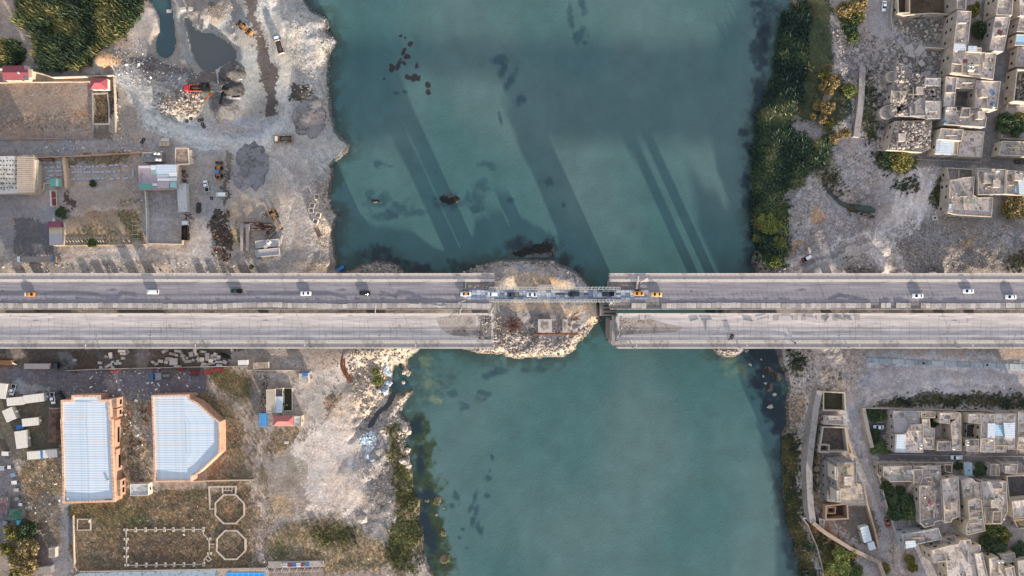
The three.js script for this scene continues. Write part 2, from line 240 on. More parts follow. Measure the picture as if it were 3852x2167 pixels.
// colours: what the ground is made of, painted on a plan map
const colG = cvs(TW, TH); colG.fillStyle = '#93877c'; colG.fillRect(0, 0, TW, TH);
const flat = (x, z) => x < 60 ? 5.4 : 6.4;
function paint(col, s, alpha = 1, smooth = true) { for (const q of s.split('|')) { trace(colG, pts(q).map(p => { let y = p[0] < 2400 ? 5.2 : 6.4, r = plan(p[0], p[1], y); return tx(r); }), smooth); colG.globalAlpha = alpha; colG.fillStyle = pts(q)[0][0] < 2400 ? col : '#' + new THREE.Color(col).multiplyScalar(1.3).getHexString(); colG.fill(); colG.globalAlpha = 1; } }
{ // east half base
  paint('#857d79', '2400,-200 4200,-200 4200,2400 2400,2400', 1, false);
  // north-west: dirt, reed ground, yards
  paint('#94857b', '-200,-200 160,-200 150,250 -200,260'); paint('#3f402e', '80,-100 540,-100 515,60 470,130 400,150 350,230 300,262 160,255 130,120 120,60 85,40'); paint('#45452f', '-60,165 85,170 85,235 -60,240');
  paint('#7c736b', '-80,245 430,285 430,312 -80,315', 1, false); paint('#8d7b6d', '-80,312 346,306 348,522 -80,526', 1, false); paint('#8a6a4a', '250,410 300,415 330,435 320,445 280,428', .6); paint('#927a60', '0,316 330,312 330,340 0,330', .6); paint('#776d66', '60,420 330,430 340,470 100,480', .4);
  paint('#4b3b2c', '348,350 406,350 406,466 348,466', 1, false); paint('#403a33', '408,340 430,340 430,470 408,470', 1, false); paint('#5c5148', '346,468 436,468 436,600 346,560', .7);
  // quarry
  paint('#989690', '430,240 520,300 540,330 560,470 640,520 640,560 720,640 880,680 1230,720 1320,560 1250,480 1260,150 1160,-80 900,-80 880,100 700,60 660,-80 640,-80 660,200 740,270 700,290 560,300'); paint('#a39a93', '500,60 560,20 605,90 585,160 610,215 540,215 470,150'); paint('#655c58', '440,210 560,220 700,262 760,270 880,262 870,300 740,330 560,318 520,250', .85); paint('#9c7c5c', '380,200 412,185 440,200 470,215 462,235 420,225 405,270 385,265', .9);
  paint('#b7a68f', '600,352 690,340 760,380 750,430 690,450 620,420'); paint('#c3ad90', '640,365 720,370 730,415 660,420', .7); paint('#9b9ba0', '640,470 820,430 980,430 1040,500 1000,540 840,520 660,500', .9); paint('#8d8782', '880,110 930,60 940,0 870,-40 760,-40 700,60 720,110 800,60 860,60', .8); paint('#6b625a', '790,20 860,15 850,60 800,70', .9);
  paint('#a5a29b', '1030,60 1130,40 1230,80 1220,200 1240,300 1240,480 1180,470 1170,260 1120,220 1060,120', .7); paint('#93949a', '1130,120 1180,110 1200,190 1180,260 1140,230', .6);
  paint('#5a524e', '934,-30 980,-30 982,90 992,160 1015,200 1020,240 1040,280 1053,330 1042,365 1049,390 1045,430 1030,445 1000,430 1012,390 1000,340 990,300 970,270 960,230 970,180 972,130 955,80 940,30'); paint('#605a57', '936,174 952,170 952,186 938,190|976,408 986,408 986,420 976,422|996,450 1004,452 1002,466 994,462'); paint('#474542', '1100,330 1120,325 1150,350 1145,318 1165,340 1178,356 1174,380 1184,392 1140,385 1104,390 1112,360'); paint('#4c4a48', '1030,500 1050,474 1072,482 1060,492 1040,512', .8);
  paint('#5f5b59', '845,262 905,262 905,300 850,300', .85); paint('#4f4c4b', '846,312 902,318 904,356 850,366', .95); paint('#6c6a69', '815,380 880,378 888,430 830,440', .85);
  paint('#888280', '-80,528 640,540 700,560 640,580 400,570 -80,600', .9);
  // west yards
  paint('#928984', '-80,600 245,600 245,790 -80,790', 1, false); paint('#94887e', '245,590 545,575 545,790 245,790', 1, false); paint('#5f5642', '250,592 390,585 500,580 470,625 350,612 300,622 250,630', .8); paint('#6e634f', '440,745 540,745 545,775 450,775', .5); paint('#a3988e', '258,700 500,688 520,694 262,712', .5); paint('#4b4240', '252,720 262,715 266,745 298,756 285,775 250,770 244,760'); paint('#4d4a38', '212,790 260,786 262,800 222,814', .9);
  paint('#8a8483', '-80,790 230,770 215,960 -80,960', 1, false); paint('#94806a', '260,790 545,785 550,918 260,918', 1, false); paint('#7f6c50', '270,830 420,850 470,916 300,916', .5); paint('#625637', '440,795 530,790 548,830 545,918 500,910 470,850', .75); paint('#ab9d92', '258,780 520,776 545,800 520,796 262,792', .8); paint('#54483a', '265,870 280,872 276,890 262,888', .7); paint('#4a443f', '516,928 562,930 560,944 530,944', .85);
  paint('#9d9083', '-80,925 900,930 900,1040 -80,1040', .8, false); paint('#a48860', '0,1000 60,1004 50,1020 0,1020|560,980 640,985 640,1010 570,1008', .5);
  paint('#958d88', '550,700 680,690 690,930 550,930', .9, false); paint('#8e8883', '690,560 840,560 860,760 800,1000 700,1000', .85); paint('#aa9f95', '715,820 800,810 795,960 720,980', .6);
  paint('#4a4038', '800,790 850,780 868,860 866,970 830,985 800,950'); paint('#51483f', '845,610 868,620 872,780 852,770', .85); paint('#6a5c50', '840,560 880,575 870,640 850,640', .7); paint('#b29b80', '870,780 912,770 910,830 880,832', .75); paint('#a98a5e', '860,860 885,880 888,950 868,940', .8); paint('#55573a', '892,840 905,830 906,930 890,944|942,880 950,880 948,935 942,935', .9);
  paint('#95959a', '880,570 975,570 990,660 960,690 890,690', .8); paint('#7d7d7f', '935,570 965,575 990,640 985,690 945,680', .9); paint('#a89e94', '900,700 960,700 1020,690 1080,640 1140,640 1140,990 1060,1010 1080,760 990,760 900,760', .7); paint('#a89c8c', '1180,740 1250,700 1250,990 1190,1010 1150,900', .5); paint('#8a8078', '905,760 1040,750 1060,960 950,975 910,900', .5);
  // south-west
  paint('#5f564e', '-80,1305 930,1305 930,1392 -80,1400', 1, false); paint('#4c443a', '245,1325 380,1325 385,1388 250,1392', .9); paint('#8b8178', '520,1312 570,1312 560,1400 500,1500 490,1460', .7); paint('#94897e', '0,1312 85,1318 80,1360 0,1350', .7); paint('#7d838a', '230,1320 285,1318 300,1372 270,1380 240,1350', .6);
  paint('#656064', '-80,1395 800,1388 760,1500 -80,1520', 1, false); paint('#9b8c80', '405,1400 450,1405 460,1440 430,1490 420,1440', .6); paint('#95989c', '64,1445 110,1435 120,1450 165,1450 178,1470 150,1480 60,1490', .9);
  paint('#5a5347', '-80,1500 232,1500 232,1730 -80,1730', 1, false); paint('#4c4c38', '60,1545 110,1545 120,1575 70,1570|100,1630 170,1610 170,1700 105,1700', .6); paint('#79664f', '60,1720 232,1720 235,1900 90,1900'); paint('#6f665c', '110,1850 232,1850 240,2060 130,2060'); paint('#67595a', '60,2040 240,2040 240,2167 60,2200', .7); paint('#706d70', '232,1900 277,1900 280,2200 190,2200 240,2060', 1); paint('#7b7576', '-80,1700 60,1700 90,2050 -80,2100', .9);
  paint('#8a7660', '448,1505 570,1500 575,1830 450,1830', 1, false); paint('#5f5348', '480,1740 540,1750 560,1820 480,1822', .8); paint('#8b857e', '500,1500 530,1560 540,1660 520,1660 490,1560', .6);
  paint('#6b5a48', '278,1860 1010,1830 1010,2150 278,2150', 1, false); paint('#5f5040', '290,1950 640,1950 640,2150 290,2150', .7); paint('#4c4a2e', '250,1890 420,1895 560,1900 540,1975 420,1990 260,1950', .8); paint('#50492f', '690,1830 790,1830 785,1920 700,1910', .6); paint('#836a4e', '560,1880 640,1870 640,1980 570,1980', .5); paint('#4b3f33', '480,2000 760,2000 770,2120 480,2120', .6);
  paint('#7a6957', '820,1500 960,1560 1000,1830 760,1830 826,1700', 1); paint('#5d5a38', '790,1385 925,1385 945,1440 940,1520 880,1500 800,1430', 1); paint('#6a6044', '750,1465 860,1510 870,1560 830,1580 760,1490', .9);
  paint('#a7998d', '860,1490 960,1470 970,1560 990,1700 1010,1900 970,1980 950,1860 900,1570', .8); paint('#9b9086', '870,1310 1300,1310 1290,1430 1340,1560 1320,1570 1130,1560 1140,1440 880,1400', 1); paint('#6f685f', '930,1390 1000,1400 1000,1560 925,1560', .6); paint('#746452', '975,1605 1180,1600 1170,1640 1090,1700 1000,1720', .8); paint('#bcb0a5', '1120,1580 1340,1555 1380,1720 1370,1900 1300,1950 1130,1890 1110,1720', 1); paint('#6f5f51', '1205,1490 1225,1480 1285,1485 1285,1505 1250,1520 1245,1548 1215,1590 1182,1600 1205,1570 1235,1530 1212,1515');
  paint('#8a7b66', '1080,1720 1170,1730 1160,1800 1090,1830', .6); paint('#77664e', '1010,1960 1340,1960 1480,2060 1450,2167 1000,2167', .8); paint('#4f4a2c', '1180,1990 1320,1980 1330,2040 1200,2050|1000,2050 1080,2060 1070,2130 1010,2120', .7); paint('#8f7350', '1020,1830 1080,1850 1090,1950 1010,1960', .4); paint('#8e8a88', '985,2000 1000,1990 1002,2110 975,2110', .7);
  paint('#b8a892', '1300,1312 1570,1312 1520,1400 1550,1480 1500,1500 1440,1560 1340,1560 1310,1440', .9); paint('#8a8582', '1300,1330 1370,1340 1340,1400 1310,1395|1320,1410 1360,1400 1350,1420 1325,1420', .8); paint('#b3a595', '1440,1560 1510,1500 1510,1570 1550,1640 1530,1730 1480,1640', .8); paint('#a09a94', '1340,1560 1460,1580 1470,1760 1400,1780 1340,1700', .7); paint('#565730', '1470,1590 1500,1600 1516,1700 1530,1760 1545,1850 1565,1950 1580,2080 1500,2160 1460,2060 1500,1900 1480,1760'); paint('#8d7c60', '1535,1880 1575,1885 1575,1950 1550,1960', .7); paint('#a39992', '1590,2070 1640,2167 1540,2180 1560,2120', .9); paint('#52533a', '1400,1410 1430,1400 1440,1450 1420,1470', .6); paint('#7f7a74', '1340,1900 1440,1870 1480,1960 1420,2040 1360,1990', .6);
  // island
  paint('#97918d', '1680,960 2260,960 2260,1370 1680,1370'); paint('#c2a98c', '1880,1010 1960,1020 2090,1030 2190,1060 2230,1090 1890,1090 1900,1050', .8); paint('#c4ad94', '1860,1135 2240,1135 2240,1190 1860,1170', .8); paint('#cdb595', '1740,1310 1860,1300 1900,1310 1960,1325 2080,1320 2150,1290 2230,1200 2264,1195 2240,1240 2160,1340 1900,1355', .85); paint('#87817d', '1990,1190 2170,1190 2160,1260 2000,1300 1960,1260', .6);
  // east
  paint('#3a4030', '2920,20 3035,30 3030,200 3000,300 3010,420 2960,480 3080,540 3090,600 2990,720 2960,830 2960,960 2830,980 2820,600 2900,300'); paint('#444a34', '3030,-40 3130,-40 3140,200 3100,320 3090,480 2980,440 3010,300'); paint('#353a2c', '3120,270 3190,280 3200,480 3100,500 3090,430 3130,380'); paint('#7d7876', '3130,100 3280,100 3270,400 3220,440 3200,270 3150,230', .9); paint('#777270', '3280,120 3560,120 3560,560 3280,560'); paint('#847f7c', '3270,-40 3345,-40 3335,120 3310,260 3270,270 3285,100'); paint('#8f8a86', '3290,150 3310,150 3300,260 3275,270', .6); paint('#594f45', '3360,-20 3590,-20 3590,60 3370,60', .9); paint('#4d4a40', '3360,65 3590,70 3560,140 3380,130', .7);
  paint('#45472f', '3240,250 3290,260 3320,520 3250,540 3225,400', .8); paint('#8b8380', '3228,250 3256,250 3236,510 3212,520', .9); paint('#8d8782', '2960,660 3250,560 3300,620 3290,760 3180,760 3120,700 3080,740 3010,900 2980,960 2960,830', .85); paint('#a8713f', '2990,900 3010,895 3010,940 2965,955|3040,780 3080,770 3070,860 3045,850', .45); paint('#4e4e38', '3040,590 3110,580 3160,640 3150,720 3080,680', .6); paint('#40432e', '3280,570 3440,575 3440,640 3330,660 3280,620', .8); paint('#5f5a48', '3350,690 3450,680 3450,715 3370,715', .8); paint('#948c87', '3310,650 3450,630 3480,700 3540,790 3540,820 3440,790 3370,830 3340,900 3380,1030 3270,1030 3280,900 3290,790 3300,720', 1); paint('#9e9083', '3280,840 3350,850 3380,1035 3320,1035 3270,930', .7);
  paint('#79726e', '3290,885 3160,960 3090,1035 2960,1035 3040,960 3200,890'); paint('#6b665f', '3370,830 3540,820 3852,800 3900,1035 3400,1035 3360,920', .9); paint('#7c8088', '3750,890 3852,860 3852,910 3770,940', .5); paint('#4c4a38', '3800,970 3860,960 3860,1000 3800,1010|3500,730 3560,640 3560,790 3520,780', .8); paint('#8c6a45', '3600,900 3660,900 3650,930 3600,930', .5);
  paint('#64625f', '3440,575 3900,600 3900,645 3440,632', 1, false); paint('#65625f', '3690,300 3765,290 3730,600 3660,600', 1, false); paint('#5e5c5b', '3700,-20 3800,-20 3800,300 3690,300', 1, false);
  paint('#8a8078', '2900,1305 3300,1305 3280,1370 3210,1450 3080,1480 2960,1480', 1); paint('#9b9187', '2940,1340 3060,1330 3060,1480 2970,1490', .6); paint('#c5a988', '3080,1385 3150,1390 3170,1440 3120,1460', .5); paint('#8b8687', '3210,1380 3860,1385 3860,1490 3230,1500', 1); paint('#91857c', '3250,1320 3860,1320 3860,1350 3250,1340', .7); paint('#7e7468', '3500,1400 3640,1400 3640,1445 3500,1440', .5); paint('#4b4a3e', '3250,1525 3420,1490 3500,1470 3600,1490 3860,1480 3860,1530 3260,1535', .9); paint('#a8927a', '3730,1300 3860,1305 3860,1335 3740,1330', .7);
  paint('#77695a', '2960,1480 3100,1480 3100,2000 2960,2000', .9); paint('#948d86', '3040,1430 3056,1430 3040,1560 3026,1900 3012,1900 3022,1560', .9); paint('#4a4430', '3056,1600 3075,1600 3058,1850 3045,1850', .6); paint('#8a6440', '3020,1940 3100,1970 3200,2080 3200,2180 3100,2167 3060,2000', .8); paint('#565a2a', '3100,2080 3210,2060 3230,2167 3100,2180', .8);
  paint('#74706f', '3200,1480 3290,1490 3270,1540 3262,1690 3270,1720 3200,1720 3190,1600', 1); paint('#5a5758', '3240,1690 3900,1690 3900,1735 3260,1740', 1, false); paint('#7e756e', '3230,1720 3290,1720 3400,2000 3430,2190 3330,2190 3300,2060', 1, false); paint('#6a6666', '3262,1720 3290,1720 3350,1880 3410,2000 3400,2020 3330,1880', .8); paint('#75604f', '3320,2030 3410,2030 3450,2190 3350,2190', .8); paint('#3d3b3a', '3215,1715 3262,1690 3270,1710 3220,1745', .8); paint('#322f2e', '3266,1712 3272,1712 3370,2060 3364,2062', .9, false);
  paint('#5b5348', '3130,1900 3280,1900 3320,2060 3120,2000', .9); paint('#4e4a47', '3200,1910 3260,1910 3280,2000 3220,2010', .7);
}
function ruts(s, w, n, cols, alpha = .5) { const p = pts(s).map(q => tx(plan(q[0], q[1], q[0] < 2400 ? 5.2 : 6.4))); let e = s.length * 131 + 7; const r = () => (e = (e * 16807 + 11) % 2147483647) / 2147483647; for (let k = 0; k < n; k++) { const o = (r() - .5) * w * PPM; colG.strokeStyle = cols[Math.floor(r() * cols.length)]; colG.globalAlpha = alpha * (.4 + r() * .6); colG.lineWidth = (.25 + r() * 1.1) * PPM; colG.beginPath(); p.forEach((q, i) => { const a = p[Math.max(0, i - 1)], b = p[Math.min(p.length - 1, i + 1)], l = Math.hypot(b[0] - a[0], b[1] - a[1]) || 1, x = q[0] - (b[1] - a[1]) / l * o, y = q[1] + (b[0] - a[0]) / l * o; if (!i) colG.moveTo(x, y); else { const c = p[i - 1], d = Math.hypot(q[0] - c[0], q[1] - c[1]); colG.lineTo(x + (r() - .5) * 3, y + (r() - .5) * 3); } }); colG.lineJoin = 'round'; colG.stroke(); } colG.globalAlpha = 1; }
const PALE = ['#c0bcb4', '#aaa7a0', '#83817c', '#c6c1b8'];
ruts('440,260 480,300 520,350 560,410 620,465 700,500 800,520 900,528 1000,515 1060,470 1075,400 1070,300 1050,200 1040,100 1030,0', 13, 34, PALE, .8); ruts('430,290 500,330 600,335 690,330', 11, 22, PALE, .75); ruts('1020,560 1080,600 1120,680 1125,800 1120,900 1080,980 1000,1012 800,1015 400,1000 0,1005', 14, 34, ['#b5aaa0', '#a79c92', '#938a82'], .75); ruts('720,560 730,700 750,850 760,980', 12, 16, ['#a59c94', '#958c86', '#b0a69c'], .5); ruts('0,480 200,470 340,478', 8, 8, ['#9c8a7b', '#7a6e66'], .4); ruts('20,360 180,350 330,370', 12, 12, ['#a08b78', '#84766a'], .4);
ruts('1290,1380 1180,1420 1080,1500 1000,1600 985,1700 970,1850 975,2000 990,2120', 7, 16, ['#b8aca2', '#a3978c', '#8f8378'], .5); ruts('1130,1650 1200,1620 1300,1640 1340,1700 1330,1800 1250,1880 1150,1860', 17, 40, ['#c6bbb0', '#b3a89d', '#a1968c'], .6); ruts('1000,1350 1150,1400 1250,1480', 14, 14, ['#b0a499', '#95897e'], .45); ruts('850,1480 900,1540 960,1620', 5, 8, ['#b0a498', '#9b8f84'], .6); ruts('0,1420 200,1430 400,1460 600,1470', 12, 12, ['#77726f', '#545053'], .4);
ruts('3340,-20 3325,60 3315,150 3295,240 3278,290', 5, 14, ['#a9a3a0', '#989290'], .6); ruts('3465,640 3450,720 3420,800 3350,860 3310,900 3330,1030', 14, 36, ['#c6bdb6', '#b3aaa4', '#cfc5bd'], .8); ruts('3290,900 3200,930 3110,980 3020,1000 2960,1040', 10, 26, ['#b5ada6', '#a49c95', '#c0b7b0'], .75); ruts('3852,1430 3600,1430 3400,1440 3280,1470 3230,1540 3220,1640 3245,1720 3300,1850 3370,2040 3400,2167', 11, 30, ['#b9b2ae', '#a8a29f', '#948f8e'], .6); ruts('3260,1360 3400,1362 3600,1370 3852,1380', 4, 10, ['#b9bcbe', '#aeb0b2'], .6); ruts('660,100 640,30 620,-20', 4, 8, PALE, .5); ruts('1120,520 1140,440 1130,340 1110,240 1100,150', 10, 20, ['#aeaaa3', '#9a9791', '#bab5ad'], .6); ruts('3048,1420 3034,1560 3022,1700 3018,1880', 1.6, 6, ['#b5aea6', '#a69f98'], .8); ruts('3100,620 3060,700 3030,800 3000,900', 4, 6, ['#b0a9a3', '#9e9791'], .5);
paint('#5a524e', '934,-30 980,-30 982,90 992,160 1015,200 1020,240 1040,280 1053,330 1042,365 1049,390 1045,430 1030,445 1000,430 1012,390 1000,340 990,300 970,270 960,230 970,180 972,130 955,80 940,30'); paint('#474542', '1100,330 1120,325 1150,350 1145,318 1165,340 1178,356 1174,380 1184,392 1140,385 1104,390 1112,360');
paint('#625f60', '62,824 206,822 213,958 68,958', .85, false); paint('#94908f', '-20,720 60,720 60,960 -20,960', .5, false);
for (const [i, c] of MATS.entries()) { trace(colG, MATS[i].map(p => tx(plan(p[0], p[1], 0))), true); colG.fillStyle = i < 6 ? '#77743f' : i < 9 ? '#4a4d40' : '#34352f'; colG.fill(); }
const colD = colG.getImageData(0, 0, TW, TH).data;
const lin = new Float32Array(256).map((_, i) => { const c = i / 255; return c <= .04045 ? c / 12.92 : Math.pow((c + .055) / 1.055, 2.4); });
// grain, patches, pebbles and wheel ruts give every ground its own texture
const gcol = new Uint8Array(TW * TH * 4), gbump = new Uint8Array(TW * TH * 4);
const speck = [[230, 226, 220], [205, 196, 186], [60, 56, 52], [150, 160, 172], [190, 150, 120]];
for (let j = 0; j < TH; j++) for (let i = 0; i < TW; i++) {
  const x = GX0 + i / PPM, z = GZ0 + j / PPM, k = (j * TW + i) * 4;
  const n1 = fbm(x * .22, z * .22, 3, 51), n2 = fbm(x * .22, z * .22, 3, 61);
  const n3 = fbm(x * .07 + 40, z * .07, 2, 65) - .5, n4 = fbm(x * .07, z * .07 + 40, 2, 69) - .5;
  const ii = clamp(Math.round(i + n3 * 22 + (n1 - .5) * 17 + (vnoise(x * 1.7, z * 1.7, 8) - .5) * 8), 0, TW - 1), jj = clamp(Math.round(j + n4 * 22 + (n2 - .5) * 17 + (vnoise(x * 1.7, z * 1.7, 9) - .5) * 8), 0, TH - 1), q = (jj * TW + ii) * 4;
  const rough = sample(roughD, x, z);
  const big = fbm(x * .05, z * .05, 3, 71) - .5, mid = fbm(x * .6, z * .6, 3, 81) - .5, fine = hash(i, j, 3) - .5, peb = vnoise(x * 2.3, z * 2.3, 91);
  let r = colD[q], g = colD[q + 1], b = colD[q + 2];
  const sat = r - b, grass = sat > 26 && r < 139 ? 1 : 0;
  let m = 1 + big * .3 + mid * (.13 + rough * .6) + fine * (.13 + rough * .4) + (peb - .5) * (.1 + rough * .42);
  if (grass) { const tuft = fbm(x * 1.6, z * 1.6, 3, 123); m *= .84 + .34 * sstep(.35, .65, tuft); const dry = sstep(.45, .62, fbm(x * .3, z * .3, 3, 133)); r += dry * 9; g += dry * 3; if (tuft < .42) { r -= 10; g += 2; b -= 4; } }
  const tint = (fbm(x * .13, z * .13, 3, 141) - .5) * 15; r += tint; b -= tint * .9;
  r *= m; g *= m; b *= m;
  { const wet = sample(dLand, x, z), wn = .5 + 1.6 * n1; if (wet < wn) { const q = .62 + .38 * sstep(wn - .5, wn, wet); r *= q; g *= q; b *= q; } }
  if (peb > .9 - rough * .19 && hash(i >> 1, j >> 1, 7) > .45) { const s = hash(Math.floor(x * 2.3), Math.floor(z * 2.3), 6); const c = speck[Math.floor(s * 4.99)], a = .25 + .5 * rough; r += (c[0] - r) * a; g += (c[1] - g) * a; b += (c[2] - b) * a; }
  gcol[k] = clamp(r, 8, 245); gcol[k + 1] = clamp(g, 8, 245); gcol[k + 2] = clamp(b, 8, 245); gcol[k + 3] = 255;
  const bm = .5 + (fine * .3 + (vnoise(x * 1.6, z * 1.6, 17) - .5) * .6 + (peb - .5) * .5) * (.25 + rough);
  gbump[k] = gbump[k + 1] = gbump[k + 2] = clamp(bm * 255, 0, 255); gbump[k + 3] = 255;
}
function mapTex(d, w, h, srgb) { const t = new THREE.DataTexture(d, w, h); t.magFilter = THREE.LinearFilter; t.minFilter = THREE.LinearMipmapLinearFilter; t.generateMipmaps = true; if (srgb) t.colorSpace = THREE.SRGBColorSpace; t.needsUpdate = true; return t; }
{ // the ground sheet
  const step = .75, nx = Math.round(GW / step), nz = Math.round(GH / step), pos = new Float32Array((nx + 1) * (nz + 1) * 3), uv = new Float32Array((nx + 1) * (nz + 1) * 2), idx = [];
  for (let j = 0; j <= nz; j++) for (let i = 0; i <= nx; i++) { const x = GX0 + i * step, z = GZ0 + j * step, k = j * (nx + 1) + i; pos.set([x, ground(x, z), z], k * 3); uv.set([(x - GX0) / GW, (z - GZ0) / GH], k * 2); }
  for (let j = 0; j < nz; j++) for (let i = 0; i < nx; i++) { const a = j * (nx + 1) + i, b = a + 1, c = a + nx + 1, d = c + 1; if (pos[a * 3 + 1] < -2 && pos[d * 3 + 1] < -2) continue; if ((i + j) & 1) idx.push(a, c, b, b, c, d); else idx.push(a, c, d, a, d, b); }
  const g = new THREE.BufferGeometry(); g.setAttribute('position', new THREE.BufferAttribute(pos, 3)); g.setAttribute('uv', new THREE.BufferAttribute(uv, 2)); g.setIndex(idx); g.computeVertexNormals();
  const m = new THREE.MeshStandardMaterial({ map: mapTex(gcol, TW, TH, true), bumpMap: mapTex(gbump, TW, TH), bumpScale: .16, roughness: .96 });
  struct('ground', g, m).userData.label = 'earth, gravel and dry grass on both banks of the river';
  // land beyond the surveyed area, out to the horizon
  const far = (x0, z0, x1, z1, y) => geoFrom([x0, y, z0, x0, y, z1, x1, y, z1, x0, y, z0, x1, y, z1, x1, y, z0]);
  struct('terrain', merge([far(-3000, -3000, GX0, 3000, 5.6), far(GX0, -3000, -96, GZ0, 5.2), far(GX0, GZ1(), -34, 3000, 5.2), far(-GX0, -3000, 3000, 3000, 6.6), far(124, -3000, -GX0, GZ0, 6.4), far(134, GZ1(), -GX0, 3000, 6.4)]), M('#978e86', { t: 'roof' }));
}
function GZ1() { return GZ0 + GH; }
// ---------------------------------------------------------------- river
{
  const W = 1200, H = 1024, x0 = -92, x1 = 148, z0 = -146, z1 = 146, d = new Uint8Array(W * H * 4);
  // weed beds and shoals that show through the turbid water: [sx, sy, rx, ry, turn, depth of tone, kind]
  const WEED = [];
  const wd = (s, kind, a) => s.trim().split(/\s+/).forEach(q => { const [sx, sy, rx, ry, t = 0] = q.split(',').map(Number); const [x, z] = plan(sx, sy, 0); WEED.push([x, z, rx / 8.53, ry / 8.53, t * Math.PI / 180, a, kind]); });
  wd('1505,135,8,6 1525,142,6,4 1544,166,10,8,30 1520,190,10,16,-30 1534,214,12,10,30 1472,258,12,18 1500,245,14,26 1520,240,10,12 1565,250,9,20,-25 1535,290,22,12,-30 1562,290,20,14 1580,285,8,18,-30 1444,298,14,10 1610,320,12,12 1612,348,18,12,-35', 0, .95);
  wd('1880,225,34,26 1920,300,18,60,-25 1960,370,20,30,-40 1890,270,16,40,-20 1884,455,9,34,14 1490,350,14,10 1525,345,10,8 2190,20,16,40,12 2150,80,16,60,10 2180,130,26,40,-30 2200,160,16,12', 1, .62);
  wd('1390,725,26,22 1430,760,60,34,12 1510,785,66,34,8 1560,800,44,22 1440,810,60,24 1790,745,34,60,12 1760,752,24,44 1780,780,30,20,-20 1815,700,28,30 1840,620,40,18 1640,646,8,8 1690,758,70,36 2060,680,26,26,25 2120,770,12,18 1920,755,22,14 1435,615,34,22 1470,625,18,10', 1, .6);
  wd('1420,960,70,40 1490,985,50,32 1580,1010,60,26 1740,1005,60,26,-20 1980,935,100,36,-22 2075,930,42,42 2120,985,46,40 2170,1030,30,30', 2, .85);
  wd('1980,1392,34,12,-6 1890,1390,46,24 1840,1410,40,18 2035,1390,24,16 1800,1500,28,22,-30 1826,1480,40,14,-12 1750,1530,30,20,-20 1700,1480,30,20 2060,1340,70,24', 1, .6);
  wd('1560,1400,36,70 1600,1380,60,50 1630,1480,60,60 1580,1460,50,60 1680,1420,50,50', 3, .62); wd('1625,1500,44,16 1648,1508,20,12 1612,1440,40,50 1600,1360,30,26', 6, .55);
  wd('1575,1590,44,46 1580,1640,44,60 1600,1690,46,60 1590,1760,50,70 1610,1830,60,60 1625,1900,50,60 1630,1960,50,60 1640,2020,50,50 1650,2080,54,50 1670,2140,60,50', 4, .95); wd('1560,1620,30,60 1575,1730,26,80 1600,1890,40,70 1620,2040,34,90 1600,1960,30,80', 5, .95);
  wd('1788,1870,16,30,-10 1790,1930,14,40,-14 1770,1910,10,44,-25 1776,1960,12,20 1800,1985,12,36,5 1810,2000,12,26 1830,1865,16,12 1840,1800,18,16 1842,1770,8,14 1850,1720,8,20,15 1740,1990,12,10 1730,2020,10,10 1755,2060,14,12 1720,1870,18,30,15 1700,1900,14,14', 1, .7);
  wd('2870,60,50,90 2860,200,40,90 2880,130,30,60 2850,330,30,60 2840,420,26,50 2820,560,24,40 2806,680,22,60 2800,500,20,20 2815,770,24,50 2830,860,20,60 2820,980,30,60', 5, .75); wd('2880,180,14,40 2870,290,14,30', 2, .5);
  wd('2870,1340,70,60 2900,1400,60,60 2850,1430,50,50 2900,1470,60,50 2920,1540,50,60 2930,1600,40,70 2890,1520,40,40', 5, .92); wd('2740,1360,40,22,30 2770,1390,50,20,35 2800,1400,20,30', 6, .5); wd('2930,1700,26,90 2934,1820,24,90 2950,1960,24,90 2980,2080,24,90', 5, .5);
  const grid = new Float32Array(W * H), kinds = [[48, 44, 46], [40, 66, 74], [36, 46, 50], [62, 86, 86], [48, 62, 40], [30, 44, 52], [112, 124, 96]];
  const acc = kinds.map(() => new Float32Array(W * H));
  for (const [wx, wz, rx, ry, t, a, kind] of WEED) {
    const R_ = Math.max(rx, ry) * 1.7 + 2, c = Math.cos(t), s = Math.sin(t), hard = kind === 0;
    for (let j = Math.max(0, Math.floor((wz - R_ - z0) / (z1 - z0) * H)); j < Math.min(H, (wz + R_ - z0) / (z1 - z0) * H); j++) for (let i = Math.max(0, Math.floor((wx - R_ - x0) / (x1 - x0) * W)); i < Math.min(W, (wx + R_ - x0) / (x1 - x0) * W); i++) {
      const x = x0 + (i + .5) / W * (x1 - x0), z = z0 + (j + .5) / H * (z1 - z0), dx = x - wx, dz = z - wz, u = (dx * c - dz * s) / rx, v = (dx * s + dz * c) / ry;
      const e = Math.hypot(u, v) + (fbm(x * .35, z * .35, 4, 200 + kind) - .5) * (hard ? 2.2 : 1.5); const q = a * (hard ? sstep(.95, .55, e) : sstep(1.15, .25, e)); const k = j * W + i;
      if (q > 0) acc[kind][k] = 1 - (1 - acc[kind][k]) * (1 - q);
    }
  }
  for (let j = 0; j < H; j++) for (let i = 0; i < W; i++) {
    const x = x0 + (i + .5) / W * (x1 - x0), z = z0 + (j + .5) / H * (z1 - z0), k = j * W + i;
    // slow drift of silt: greyer on the sunny southern reach, greener by the bridge
    const a = fbm(x * .011, z * .011, 3, 301), b = fbm(x * .035 + 9, z * .018, 3, 311), c = fbm(x * .15, z * .15, 4, 321), f = hash(i, j, 5) - .5;
    const silt = sstep(.35, .65, a * .6 + b * .4);
    const st = fbm(x * .22 + 3, z * .035, 4, 331) - .5, ed = sample(dLand, x, z) > 0 ? 0 : sample(dWater, x, z);
    let col = [63 + 19 * silt, 98 + 9 * silt, 98 + 8 * silt]; const m = 1 + (c - .5) * .14 + f * .07 + st * .05;
